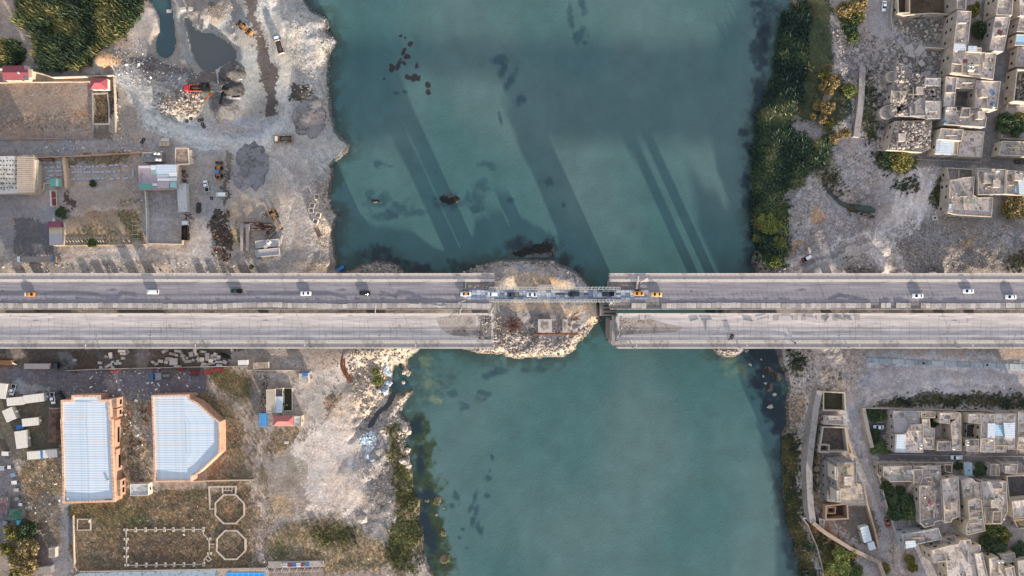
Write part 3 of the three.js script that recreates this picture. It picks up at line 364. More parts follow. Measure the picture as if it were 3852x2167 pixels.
    if (ed < 9) { const q = sstep(.42, .62, fbm(x * .3, z * .3, 4, 351) + .22 * (1 - ed / 9) - .06) * (1 - ed / 9) * .8; col[0] += (52 - col[0]) * q; col[1] += (66 - col[1]) * q; col[2] += (58 - col[2]) * q; }
    col = col.map(v => v * m);
    kinds.forEach((kc, n) => { const q = acc[n][k]; if (q > 0) { const gr = n === 4 || n === 6 || n === 3 ? .75 + .5 * fbm(x * .8, z * .8, 3, 340 + n) : 1; for (let e = 0; e < 3; e++) col[e] += (kc[e] * gr - col[e]) * q; } });
    d[k * 4] = clamp(col[0], 0, 255); d[k * 4 + 1] = clamp(col[1], 0, 255); d[k * 4 + 2] = clamp(col[2], 0, 255); d[k * 4 + 3] = 255;
  }
  const ripple = texData(512, 512, (u, v) => .6 * tfbm(u, v, 14, 4, 400) + .4 * tnoise(u, v, 110, 420), false); ripple.repeat.set((x1 - x0) / 40, (z1 - z0) / 40);
  const g = new THREE.PlaneGeometry(x1 - x0, z1 - z0, 1, 1); g.rotateX(-Math.PI / 2); g.translate((x0 + x1) / 2, 0, (z0 + z1) / 2);
  const uv = g.attributes.uv; for (let i = 0; i < uv.count; i++) uv.setY(i, 1 - uv.getY(i));
  const m = new THREE.MeshPhysicalMaterial({ map: mapTex(d, W, H, true), bumpMap: ripple, bumpScale: .07, roughness: .26, ior: 1.33 });
  struct('river_water', g, m).userData.label = 'turbid green river with weed beds showing through';
  const o = (a, b, c, e) => geoFrom([a, 0, b, a, 0, e, c, 0, e, a, 0, b, c, 0, e, c, 0, b]);
  struct('river_water', merge([o(-110, -3000, 150, z0), o(-60, z1, 160, 3000)]), M('#456867', { r: .3 }));
  const poolCol = ['#344f52', '#575a59', '#33373a', '#39423a'];
  for (const w of WATER_POOLS) { const q = GP(w.p, w.y); const big = centre(q); struct('pond_water', prism(q.map(p => [p[0] + (p[0] - big[0]) * .06, p[1] + (p[1] - big[1]) * .06]), w.y - .4, w.y), M(poolCol[w.c], { r: .25 })); }
}
// ---------------------------------------------------------------- road bridges
const DX = sx => (sx - CX) / 9, DZ = sy => (sy - CZ) / 9;        // survey -> metres on the deck plane
function asphaltTex(base, worn, s, joints) {
  const w = 2048, h = 256, g = cvs(w, h);                          // 96 m x 12 m of carriageway
  g.fillStyle = base; g.fillRect(0, 0, w, h);
  const im = g.getImageData(0, 0, w, h), d = im.data;
  for (let j = 0; j < h; j++) for (let i = 0; i < w; i++) { const k = (j * w + i) * 4, u = i / w, v = j / h; const a = tfbm(u, v, 12, 5, s), lane = Math.sin(v * 19 + s) * .5 + .5, f = hash(i, j, s); const st = (tfbm(u * .5, v * 4, 8, 4, s + 9) - .5) * .22; const m = 1 + (a - .5) * .3 + (f - .5) * .16 + st + (lane - .5) * .05; d[k] *= m; d[k + 1] *= m; d[k + 2] *= m; }
  g.putImageData(im, 0, 0);
  let q = s * 977; const r = () => (q = (q * 16807 + 11) % 2147483647) / 2147483647;
  g.strokeStyle = 'rgba(45,42,44,.5)';
  for (let x = 20; x < w; x += 44 + r() * 60) { g.lineWidth = 1.2 + r() * 1.4; g.beginPath(); let y = r() * 60, px = x; g.moveTo(px, y); const end = h - r() * 90; while (y < end) { y += 14; px += (r() - .5) * 9; g.lineTo(px, y); } g.stroke(); }
  for (let n = 0; n < 5; n++) { g.lineWidth = 1 + r(); g.beginPath(); let y = 20 + r() * (h - 40), x = r() * w * .5; g.moveTo(x, y); const e = x + w * .5; while (x < e) { x += 24; y += (r() - .5) * 4; g.lineTo(x, y); } g.stroke(); }
  for (let n = 0; n < 26; n++) { g.fillStyle = `rgba(${r() > .4 ? '58,54,54' : '170,160,152'},${.1 + r() * .25})`; g.beginPath(); g.ellipse(r() * w, r() * h, 6 + r() * 36, 3 + r() * 10, 0, 0, 7); g.fill(); }
  if (worn) for (let n = 0; n < 14; n++) { g.fillStyle = 'rgba(120,86,66,.35)'; g.beginPath(); g.ellipse(r() * w, r() * h, 2 + r() * 4, 6 + r() * 12, 0, 0, 7); g.fill(); }
  const t = new THREE.CanvasTexture(g.canvas); t.wrapS = t.wrapT = THREE.RepeatWrapping; t.colorSpace = THREE.SRGBColorSpace; t.repeat.set(1 / 96, 1 / 12); return t;
}
const ASPH_N = new THREE.MeshStandardMaterial({ map: asphaltTex('#858184', 0, 3), bumpMap: B_CONC, bumpScale: .015, roughness: .85 });
const ASPH_S = new THREE.MeshStandardMaterial({ map: asphaltTex('#b9b0ab', 1, 8), bumpMap: B_CONC, bumpScale: .015, roughness: .9 });
const KERBW = M('#c9c0b6', { t: 'conc' }), WALK = M('#aca29c', { t: 'conc' }), DIRTY = M('#7f7872', { t: 'roof' }), JOINT = M('#3d3a3a'), PAINT = M('#d8d4cf'), GALV = M('#8f9092', { r: .5, m: .4 });
const PIERS = [-320, 116, 553, 990, 1427, 1832, 2318, 2744, 3177, 3614, 4050];
// jagged end: polygon of a deck strip whose end at x = e is broken
function strip(xa, xb, ya, yb, jagA = 0, jagB = 0) {
  const p = [], n = 9; for (let i = 0; i <= n; i++) { const y = ya + (yb - ya) * i / n; p.push([DX(xb - (jagB ? R(0, jagB) : 0)), DZ(y)]); if (!jagB && i === 0) i = n - 1; }
  for (let i = n; i >= 0; i--) { const y = ya + (yb - ya) * i / n; p.push([DX(xa + (jagA ? R(0, jagA) : 0)), DZ(y)]); if (!jagA && i === n) i = 1; }
  return p;
}
function roadBridge(label, y0, y1, x0, x1, jagA, jagB, o) {
  const t = thing('road_bridge', label, 'bridge', 0, 0, 0);
  const D = DECK, deckP = strip(x0, x1, y0, y1, jagA, jagB);
  part(t, 'deck_slab', prism(deckP, D - .75, D - .1, [], false), CONCD);
  for (let i = 0; i < 5; i++) { const y = y0 + 12 + (y1 - y0 - 24) * i / 4; part(t, 'girder', box(DX(x1 - jagB) - DX(x0 + jagA) - .6, 1.2, .5, (DX(x0 + jagA) + DX(x1 - jagB)) / 2, D - 1.95, DZ(y)), CONCD); }
  for (const px of PIERS) if (px > x0 - 60 && px < x1 + 60) {
    const k = 1 / 9, x = (px - CX) * k * 1.0, z = DZ((y0 + y1) / 2);
    const big = px > 1300 && px < 2700, m = [box(big ? 3.2 : 2.1, 14.6, big ? (px < 1500 ? 10.5 : 8.4) : 5.4, x, 0, z), box(big ? 2.8 : 2.6, 1.1, 12.6, x, D - 3.05, z)]; m[0].translate(0, -.2, 0); part(t, 'pier', merge(m), CONC);
  }
  for (const s of o.strips) part(t, s.n, prism(strip(x0 + 1, x1 - 1, s.a, s.b, s.jag === 0 ? 0 : jagA, s.jag === 0 ? 0 : jagB), D - .1, D + s.h), s.m);
  return t;
}
function lanes(t, y, x0, x1, off) { for (let x = x0 + off; x < x1 - 40; x += 107) part(t, 'lane_dash', box(53 / 9, .004, .13, DX(x + 26), DECK + .026, DZ(y)), PAINT); }
const N_STRIPS = [{ n: 'sidewalk', a: 1031, b: 1050, h: .22, m: WALK }, { n: 'edge_kerb', a: 1028, b: 1031, h: .45, m: KERBW }, { n: 'kerb', a: 1050, b: 1060, h: .42, m: KERBW }, { n: 'carriageway', a: 1060, b: 1139, h: .02, m: ASPH_N }, { n: 'median_strip', a: 1139, b: 1161, h: .05, m: DIRTY }];
const S_STRIPS = [{ n: 'edge_kerb', a: 1178, b: 1183.5, h: .32, m: KERBW }, { n: 'carriageway', a: 1183.5, b: 1279, h: .02, m: ASPH_S }, { n: 'kerb', a: 1279, b: 1289, h: .25, m: KERBW }, { n: 'sidewalk', a: 1289, b: 1305, h: .2, m: WALK }, { n: 'edge_beam', a: 1305, b: 1311.5, h: .4, m: KERBW }];
const nw = roadBridge('north road bridge, western half with cars driving towards the broken gap', 1028, 1161, -420, 1864, 0, 7, { strips: N_STRIPS });
const ne = roadBridge('north road bridge, eastern half with cars and a row of median slabs', 1028, 1161, 2286, 4280, 9, 0, { strips: N_STRIPS });
const sw = roadBridge('south road bridge, western half, pale empty carriageway with a broken end', 1178, 1311.5, -420, 1862, 0, 12, { strips: S_STRIPS });
const se = roadBridge('south road bridge, eastern half, pale and closed, loose slabs on it', 1178, 1311.5, 2312, 4280, 18, 0, { strips: S_STRIPS });
lanes(sw, 1212, -400, 1600, 0); lanes(se, 1212, 2430, 4250, 40);

// precast median slabs, each one a part
const SLABM = [M('#b5ada5', { t: 'conc' }), M('#a79f98', { t: 'conc' }), M('#bdb4ab', { t: 'conc' }), M('#9c948e', { t: 'conc' })];
const slabG = [box(18 / 9, .2, 20 / 9), box(17.4 / 9, .22, 19 / 9), box(18.2 / 9, .18, 20.4 / 9)];
{
  const gaps = [[1842, 2375], [2428, 2470], [2490, 2496], [3272, 3312], [3348, 3366], [3424, 3460]];
  for (let x = -400; x < 4270; x += 18.75) {
    if (gaps.some(g => x > g[0] && x < g[1])) continue;
    const t = x < 2000 ? nw : ne, wob = 2.4 * Math.sin(x * .011) * (x > 600 && x < 1300 ? 1.3 : .5), m = part(t, 'paving_slab', slabG[Math.floor(rnd() * 3)], SLABM[Math.floor(rnd() * 4)]);
    m.position.set(DX(x + 9.4), DECK + .06 + R(0, .04) + (hash(Math.round(x), 3, 3) > .85 ? .12 : 0), DZ(1150 + wob + R(-.8, .8))); m.rotation.set(R(-.03, .03), R(-.03, .03), R(-.03, .03));
    if (hash(Math.round(x), 1, 9) > .55) { const lug = part(t, 'lifting_loop', box(.12, .18, .3), JOINT); lug.position.set(DX(x + 9.4), DECK + .3, DZ(1149 + wob)); }
  }
}
// guard rails and railings
const postG = (h) => box(.16, h, .16);
function posts(t, name, xs, y, h, m) { const g = []; for (const x of xs) g.push(box(.15, h, .15, DX(x), DECK + .02, DZ(y + R(-.6, .6)))); if (g.length) part(t, name, merge(g), m).userData.kind = 'stuff'; }
const range = (a, b, s) => { const o = []; for (let x = a; x < b; x += s) o.push(x); return o; };
// north bridge: kerb stubs, bent median guard rail
posts(nw, 'post_stubs', range(-400, 1860, 18.2), 1053, .62, KERBW); posts(ne, 'post_stubs', range(2300, 4270, 18.2), 1053, .62, KERBW);
posts(nw, 'guardrail_posts', range(-400, 1740, 18.8), 1139.5, .8, GALV); posts(ne, 'guardrail_posts', range(2470, 4270, 18.8), 1139.5, .8, GALV);
function rail(t, name, path, h0, hh, mat) { const g = []; for (let i = 0; i + 1 < path.length; i++) { const a = path[i], b = path[i + 1]; g.push(beam([DX(a[0]), DECK + (a[2] ?? h0) + hh / 2, DZ(a[1])], [DX(b[0]), DECK + (b[2] ?? h0) + hh / 2, DZ(b[1])], .07, hh)); } part(t, name, merge(g), mat); }
rail(nw, 'guardrail_beam', [[-400, 1140, .62], [300, 1140, .6], [360, 1140, .54], [400, 1141, .36], [430, 1141, .33], [455, 1141, .33], [475, 1141, .62], [530, 1140, .45]], .5, .28, GALV);
rail(nw, 'guardrail_beam', [[945, 1140, .6], [1130, 1140, .55], [1190, 1140, .62], [1250, 1141, .62], [1310, 1142, .35]], .5, .28, GALV);
rail(nw, 'guardrail_beam', [[1450, 1141, .66], [1500, 1142, .4], [1520, 1140, .66], [1560, 1141, .62], [1600, 1144, .3]], .5, .26, GALV);
rail(nw, 'guardrail_beam', [[1560, 1141, .4], [1640, 1146, .1], [1680, 1150, .28]], .5, .26, GALV);
rail(ne, 'guardrail_beam', [[3120, 1140, .05], [3170, 1140, .45], [3230, 1141, .2], [3270, 1140, .05]], .5, .3, GALV);
// south bridge: guard rail at the kerb and a two-bar railing at the edge
for (const [t, a, b, sag] of [[sw, -400, 1830, []], [se, 2330, 4260, [[2960, .34, 4], [2975, .2, 6], [2990, .3, 2], [3000, .5, 0], [3180, .48, 0]]]]) {
  posts(t, 'guardrail_posts', range(a, b, 17.6), 1284, .78, GALV);
  const p = t === sw ? [[a, 1284], [b, 1284]] : [[a, 1284], [2920, 1284], [2965, 1285, .4], [2985, 1288, .22]];
  rail(t, 'guardrail_beam', p, .5, .3, GALV); if (t === se) rail(t, 'guardrail_beam', [[2992, 1282, .42], [3040, 1284, .4], [3150, 1284, .46], [b, 1284]], .5, .3, GALV);
  const g = []; for (let x = a; x < b; x += 17.6) g.push(box(.12, 1.0, .12, DX(x), DECK + .4, DZ(1308))); part(t, 'railing_posts', merge(g), GALV).userData.kind = 'stuff';
  part(t, 'railing_bar', box((b - a) / 9, .11, .1, DX((a + b) / 2), DECK + 1.32, DZ(1308)), GALV); part(t, 'railing_bar', box((b - a) / 9, .08, .08, DX((a + b) / 2), DECK + .85, DZ(1308)), GALV);
}
part(nw, 'railing_bar', box(210, .08, .08, DX(1750) - 105, DECK + 1.0, DZ(1164)), GALV); part(nw, 'median_beam', box((1845 + 420) / 9, .35, .35, DX((1845 - 420) / 2), DECK - .05, DZ(1163)), CONC); part(ne, 'median_beam', box((4280 - 2295) / 9, .35, .35, DX((4280 + 2295) / 2), DECK - .05, DZ(1163)), CONC);
// pipe and worn patches on the broken ends
{ const patch = (t, s, h, m, name = 'broken_surface') => part(t, name, prism(pts(s).map(p => [DX(p[0]), DZ(p[1])]), DECK - .05, DECK + h), m);
  const D1 = M('#7d7672', { t: 'roof', b: .25 }), D2 = M('#aaa19a', { t: 'roof', b: .25 });
  patch(nw, '1742,1061 1860,1061 1858,1084 1740,1084', .03, D1); patch(sw, '1640,1196 1700,1186 1790,1186 1788,1225 1850,1224 1850,1268 1790,1270 1700,1262 1660,1240 1648,1220', .035, D2); patch(sw, '1808,1186 1846,1188 1848,1277 1800,1276', .05, D1);
  patch(nw, '1795,1031 1862,1031 1860,1049 1800,1050', .24, D2); patch(se, '2330,1200 2430,1196 2500,1215 2570,1232 2540,1250 2400,1256 2335,1262', .035, M('#a2978f', { t: 'roof', b: .2 })); patch(ne, '2292,1062 2410,1062 2405,1082 2420,1100 2300,1084', .03, D1); patch(se, '2316,1282 2360,1280 2350,1304 2312,1300', .26, D2);
}
// debris at the broken ends
const RUB = [M('#a89d92', { t: 'conc' }), M('#8b8178', { t: 'conc' }), M('#b3a697', { t: 'conc' }), M('#6d655e', { t: 'conc' })];
const rockG = [1, 2, 3, 4, 5, 6].map(s => lump(1, 1, .62 + s * .04, .85, s, s % 2, .3)), chunkG = [[1, .5, .8], [1.3, .35, .9], [.8, .7, .8], [1.6, .3, .6]].map(([a, b, c]) => { const g = boxUV(new THREE.BoxGeometry(a, b, c)); g.translate(0, b * .3, 0); return g; });
// a field of many small stones: one instanced object
function stones(name, label, spots, mats, geo = rockG, flatY = .6) {
  const per = geo.length * mats.length, lists = Array.from({ length: per }, () => []); for (const s of spots) lists[Math.floor(rnd() * per)].push(s);
  const t = new THREE.Group(); t.name = numbered(name); scene.add(t); tag(t, label, null, null, 'stuff'); const o = new THREE.Object3D();
  lists.forEach((l, n) => { if (!l.length) return; const im = new THREE.InstancedMesh(geo[n % geo.length], mats[Math.floor(n / geo.length)], l.length); im.name = numbered(name.replace(/s$/, '') + '_cluster'); im.castShadow = im.receiveShadow = true; im.userData.kind = 'stuff';
    l.forEach(([x, y, z, s], k) => { o.position.set(x, y, z); o.rotation.set(R(-.5, .5), R(0, 6.3), R(-.5, .5)); o.scale.set(s * R(.7, 1.3), s * R(.6, 1.1) * flatY / .6, s * R(.7, 1.3)); o.updateMatrix(); im.setMatrixAt(k, o.matrix); }); t.add(im); });
  return t;
}
// spots scattered in a survey polygon, on the ground or on a plane
function scatter(s, n, smin, smax, y) { const p = pts(s), xs = p.map(q => q[0]), ys = p.map(q => q[1]), out = []; const a = Math.min(...xs), b = Math.max(...xs), c = Math.min(...ys), d = Math.max(...ys); let tries = 0; while (out.length < n && tries++ < n * 30) { const sx = R(a, b), sy = R(c, d); if (!inPoly(sx, sy, p)) continue; const sz = smin + (smax - smin) * Math.pow(rnd(), 2.6); if (y !== undefined) { const [x, z] = plan(sx, sy, y); out.push([x, y, z, sz]); } else { const g = G(sx, sy); if (g[1] < .1) continue; out.push([g[0], g[1] + sz * .1, g[2], sz]); } } return out; }
stones('deck_rubble', 'crumbled concrete lying on the broken western ends of the bridges', [...scatter('1795,1186 1852,1186 1852,1276 1800,1276', 130, .12, .5, DECK), ...scatter('1800,1062 1858,1062 1858,1084 1745,1084', 60, .1, .35, DECK), ...scatter('2316,1190 2420,1190 2400,1300 2318,1300', 90, .1, .4, DECK), ...scatter('2292,1034 2400,1034 2400,1082 2292,1080', 60, .1, .35, DECK)], RUB);
// loose slabs and steel beams on the closed eastern carriageway
function looseAt(name, label, cat, geo, mat, sx, sy, y, turn, group) { const m = new THREE.Mesh(geo, mat); m.name = numbered(name); const [x, z] = plan(sx, sy, y); m.position.set(x, y, z); m.rotation.y = turn; finish(m); scene.add(m); return tag(m, label, cat, group); }
const CONCL = M('#b9b0a8', { t: 'conc' });
{ const row = [[2416, 1192], [2437, 1192], [2900, 1192], [2916, 1196], [2936, 1196], [2990, 1194], [3004, 1196], [3022, 1195], [3080, 1193], [3100, 1194], [3120, 1195], [3138, 1194], [3162, 1195], [3186, 1196], [3205, 1197], [3225, 1194]];
  row.forEach(([x, y], i) => looseAt('concrete_slab', 'pale loose slab on the closed carriageway kerb', 'slab', slabG[i % 3], SLABM[i % 4], x, y, DECK + .02 + (i % 3 === 2 ? .02 : 0), R(-.06, .06), 'loose slabs on the closed carriageway'));
  const bm = [[2612, 1203, 3.6, .28, 'first from the gap'], [2658, 1203, 4.4, .12, 'crossbar of the T'], [2656, 1222, 4.3, 1.55, 'stem of the T'], [2815, 1206, 3.9, -.2, 'alone beside the dark joint'], [2867, 1197, 4.2, .25, 'beside the slab row'], [2960, 1187, 4, -.08, 'on top of the slab row'], [3042, 1190, 4.6, -.05, 'on top of the slab row, farther east'], [3158, 1198, 3.6, -.3, 'leaning over the slabs'], [3190, 1199, 3.8, -.35, 'at the east end of the slabs'], [3110, 1200, 3, .9, 'pointing down from the slabs']];
  for (const [x, y, l, r, w] of bm) looseAt('steel_beam', `grey steel beam dropped on the closed carriageway, ${w}`, 'beam', merge([box(l, .06, .34, 0, 0, 0), box(l, .24, .05, 0, .06, 0), box(l, .06, .34, 0, .3, 0)]), GALV, x, y, DECK + (w.includes('slab') ? .24 : .03), r);
  const bw = [[1737, 1135, 3.2, .3, 'leaning by the start of the steel ramp'], [1560, 1146, 4, -.06, 'on the median slabs west of the ramp'], [1650, 1152, 3.6, -.15, 'bent across the median slabs'], [1412, 1166, 3.2, 1.57, 'bridging the median opening'], [1732, 1172, 3.4, 1.3, 'bridging the median opening near the gap'], [1850, 1172, 4.2, 1.15, 'hanging at the broken median end'], [1752, 1068, 3.8, 1.57, 'standing on the broken north sidewalk edge']];
  for (const [x, y, l, r, w] of bw) looseAt('steel_beam', `pale steel beam ${w}`, 'beam', box(l, .22, .3), KERBW, x, y, DECK + .3, r);
  looseAt('concrete_barrier', 'white concrete barrier lying across the broken north carriageway at the ramp foot', 'barrier', merge([box(.5, .8, 5.6), box(.8, .3, 5.6)]), KERBW, 2398, 1063, DECK + .05, -.14); looseAt('concrete_barrier', 'white concrete barrier lying slantwise beside the sidewalk slabs', 'barrier', merge([box(.35, .7, 3.6), box(.6, .25, 3.6)]), KERBW, 2422, 1054, DECK + .25, -1.05);
  looseAt('ramp_block', 'white four-legged concrete block beside the eastern end of the steel bridge', 'concrete block', merge([box(2, .3, 1.2), box(.4, .3, 2.2, -.9), box(.4, .3, 2.2, .9)]), KERBW, 2300, 1139, DECK + .1, .1);
  looseAt('oil_drum', 'dark barrel standing on the south kerb', 'barrel', cyl(.3, .3, .9), DARK, 2990, 1290, DECK + .2, 0); }
// broken pier head and the slab that fell from it, east side of the gap
{ const t = thing('pier_ruin', 'dark broken pier head standing below the eastern end of the bridges', 'ruined pier', DX(2290), 0, DZ(1172));
  part(t, 'pier_cap', box(6.6, 1.6, 6.4, 0, 11.4, -1.2), CONCD); part(t, 'column', box(4.4, 11.4, 4.2, .3, 0, -1), CONCD); for (let i = 0; i < 4; i++) part(t, 'bearing_beam', box(5.4, .5, .4, 1, 13, -3.8 + i * 1.6, 0), DARK);
  part(t, 'ledge', box(2.6, 8, 9, 2, 0, 7.4), CONCD); part(t, 'ledge', box(2.4, 10.5, 6, 3, 0, 11), CONC);
  const f = thing('fallen_slab', 'tan deck slab leaning from the rubble island against the broken pier', 'slab', DX(2242), 3, DZ(1158)); part(f, 'slab', box(3.2, .6, 7.8, 0, 1.6, 0, .1, .25), M('#a99a88', { t: 'conc' })); part(f, 'reinforcement', merge([-1, 0, 1].map(i => bar([i, 2, 3.8], [i * 1.3 + .4, 2.4, 5.4], .06))), RUSTY); }
// unseen walls added under the western spans to cast toothed shadows past the bridge
for (const [x, w] of [[300, 3.2], [352, 3.3], [388, 1.5], [413, 2.1], [746, 3.1], [795, 3.1], [841, 1.5], [868, 2.1]]) part(nw, 'shadow_wall', box(w, 8.2, .8, DX(x), 0, DZ(1090)), CONCD);
// street lamps on the south bridge edge
{ let lamp; for (const [i, x] of [[0, -25], [1, 376], [2, 775], [3, 1173], [4, 1575], [5, 2379], [6, 2780], [7, 3189], [8, 3601], [9, 4010]]) {
  const where = ['beyond the west edge', 'first from the west edge of the picture', 'second from the west', 'third from the west', 'nearest the gap on its western half', 'nearest the gap on its eastern half', 'above the sandy spit', 'third from the gap going east', 'last before the east edge', 'beyond the east edge'][i], label = 'tall street lamp on the south bridge railing, ' + where;
  if (!lamp) { lamp = thing('street_lamp', label, 'street lamp', DX(x), DECK + .4, DZ(1306.5), 0, 'street lamps along the south bridge'); part(lamp, 'pole', merge([cyl(.13, .07, 9.6), box(.5, .3, .5)]), GALV); part(lamp, 'arm', bar([0, 9.5, 0], [0, 9.8, -1.3], .05), GALV); part(lamp, 'lamp_head', box(.35, .16, .8, 0, 9.75, -1.6), KERBW); }
  else copyOf(lamp, DX(x), DECK + .4, DZ(1306.5), 0, label); } }
// ---------------------------------------------------------------- steel panel bridge over the gap
{
  const t = thing('panel_bridge', 'steel panel bridge of trusses and plank decking spanning the broken gap', 'bridge', DX(2087), DECK, DZ(1108));
  const X = sx => DX(sx) - DX(2087), Z = sy => DZ(sy) - DZ(1108);
  const blues = ['#a3b4ca', '#8fa3bd', '#bcc8d6', '#7c90aa', '#9aaac0', '#ccd4de', '#6c7f98'].map(c => M(c, { r: .55, m: .25, t: 'rust' })), planks = ['#4c4a4c', '#5d6472', '#767c88'].map(c => M(c, { t: 'conc' }));
  for (let x = 1740; x < 2440; x += 17.5) for (let r = 0; r < 4; r++) { const y = r < 1 ? .3 : .3; const dy = x < 1842 ? -.22 * (1842 - x) / 102 : x > 2332 ? -.22 * (x - 2332) / 108 : 0; const m = part(t, 'deck_panel', box(17.2 / 9, .08, 8.9 / 9, X(x + 8.7), y + dy + r * .0007, Z(1092 + r * 9.2 + 4.5)), hash(Math.floor(x), r, 4) > .9 ? planks[Math.floor(rnd() * 3)] : blues[Math.floor(rnd() * 7)]); }
  const stP = (() => { const g = [], L = 27.2 / 9, H = 1.7; for (const s of [-.42, .42]) { g.push(box(L, .14, .16, 0, 0, s), box(L, .14, .2, 0, H - .14, s)); for (const f of [-.5, 0, .5]) g.push(box(.08, H, .08, f * (L - .1), 0, s)); for (const f of [-.25, .25]) { g.push(beam([(f - .25) * L, .1, s], [f * L, H, s], .06, .06), beam([f * L, H, s], [(f + .25) * L, .1, s], .06, .06)); } } for (const f of [-.5, 0, .5]) g.push(box(.16, .08, .95, f * (L - .1), H, 0)); return merge(g); })();
  const lightSteel = M('#c9c8c0', { r: .5, m: .2, t: 'conc' });
  for (let i = 0; i < 18; i++) for (const y of [1084.5, 1131.5]) { const m = part(t, 'truss_panel', stP, lightSteel); m.position.set(X(1842 + 27.2 * (i + .5)), .12, Z(y)); }
  for (let i = 0; i < 36; i++) part(t, 'transom', box(.22, .3, 7, X(1842 + 13.6 * (i + .5)), -.22, 0), lightSteel);
  for (const y of [1090, 1126.5]) part(t, 'kerb_rail', box(78, .2, .15, X(2090), .39, Z(y)), blues[3]);
}
// ---------------------------------------------------------------- vehicles
// loft a closed skin through stations [x, half width, bottom, top, shoulder drop]
function loft(st) {
  const rings = st.map(([x, w, y0, y1, s = .12]) => [[x, y0, -w * .95], [x, y0 + (y1 - y0) * .4, -w], [x, y1 - s, -w * .98], [x, y1, -w * .78], [x, y1 + .015, 0], [x, y1, w * .78], [x, y1 - s, w * .98], [x, y0 + (y1 - y0) * .4, w], [x, y0, w * .95]]);
  const pos = [], n = rings[0].length, tri = (a, b, c) => pos.push(...a, ...b, ...c);
  for (let i = 0; i + 1 < rings.length; i++) for (let k = 0; k < n; k++) { const a = rings[i][k], b = rings[i][(k + 1) % n], c = rings[i + 1][k], d = rings[i + 1][(k + 1) % n]; tri(a, c, b); tri(b, c, d); }
  for (const [r, f] of [[rings[0], 1], [rings[rings.length - 1], 0]]) for (let k = 1; k + 1 < n; k++) f ? tri(r[0], r[k], r[k + 1]) : tri(r[0], r[k + 1], r[k]);
  return geoFrom(pos);
}
const wheelG = (() => { const g = cyl(.33, .33, .22, 0, -.11, 0, 14); g.rotateX(Math.PI / 2); return g; })(), hubG = (() => { const g = cyl(.17, .17, .24, 0, -.12, 0, 10); g.rotateX(Math.PI / 2); return g; })();
const CAR = {
  sedan: { body: [[-2.25, .72, .35, .62], [-2.15, .84, .25, .74], [-1.2, .9, .22, .9], [.2, .91, .22, .94], [1.4, .9, .22, .96], [2.1, .85, .25, .92], [2.25, .74, .38, .78]], cab: [[-1.2, .74, .86, .9], [-.45, .72, .86, 1.4], [.75, .7, .86, 1.42], [1.5, .74, .86, .98]], roof: [[-.42, .62, 1.39, 1.43, .03], [0, .66, 1.4, 1.46, .03], [.72, .64, 1.4, 1.45, .03]], wb: 1.32, w: .8, bon: [[-2.1, .66, .7, .765, .04], [-1.25, .74, .82, .915, .04]] },
  suv: { body: [[-2.3, .76, .4, .8], [-2.2, .9, .3, .95], [-1.2, .95, .28, 1.08], [2.1, .95, .28, 1.1], [2.32, .86, .4, 1.0]], cab: [[-1.25, .78, 1.0, 1.06], [-.7, .77, 1.0, 1.7], [1.9, .75, 1.0, 1.72], [2.22, .78, 1.0, 1.12]], roof: [[-.66, .66, 1.69, 1.74, .03], [0, .7, 1.7, 1.78, .03], [1.88, .68, 1.7, 1.76, .03]], wb: 1.38, w: .85, bon: [[-2.15, .72, .9, .98, .04], [-1.28, .8, 1.0, 1.095, .04]] },
  van: { body: [[-2.4, .74, .4, .9], [-2.25, .9, .3, 1.05], [-1.7, .95, .28, 1.15], [2.3, .95, .28, 1.2], [2.42, .88, .4, 1.1]], cab: [[-1.95, .8, 1.0, 1.1], [-1.35, .8, 1.0, 1.9], [2.2, .78, 1.0, 1.92], [2.38, .8, 1.0, 1.2]], roof: [[-1.3, .7, 1.89, 1.94, .03], [0, .75, 1.9, 1.98, .03], [2.18, .72, 1.9, 1.96, .03]], wb: 1.45, w: .85, bon: [[-2.3, .7, 1.0, 1.07, .04], [-1.98, .78, 1.02, 1.12, .04]] },
  pickup: { body: [[-2.5, .74, .4, .8], [-2.4, .88, .3, .95], [-1.4, .93, .28, 1.05], [.6, .93, .28, 1.06], [.62, .93, .28, .62], [2.5, .92, .28, .62], [2.52, .86, .4, .6]], cab: [[-1.45, .76, .98, 1.03], [-.85, .75, .98, 1.66], [.35, .74, .98, 1.68], [.58, .76, .98, 1.1]], roof: [[-.8, .64, 1.65, 1.7, .03], [0, .68, 1.66, 1.73, .03], [.36, .66, 1.66, 1.72, .03]], wb: 1.5, w: .84, bon: [[-2.35, .7, .9, .965, .04], [-1.48, .78, .98, 1.07, .04]], bed: 1 },
};
for (const k in CAR) { const c = CAR[k]; c.g = { body: loft(c.body), cab: loft(c.cab), roof: loft(c.roof), bon: loft(c.bon) }; }
const HEADL = M('#e8e6de', { r: .2 }), TAILL = M('#7d1512', { r: .25 });
const paintM = hex => M(hex, { r: .32 });
const headG = box(.12, .12, .34), bedG = merge([box(1.8, .42, .06, 1.56, .62, -.88), box(1.8, .42, .06, 1.56, .62, .88), box(.06, .42, 1.7, 2.46, .62, 0)]), bedF = box(1.7, .03, 1.66, 1.55, .63, 0);
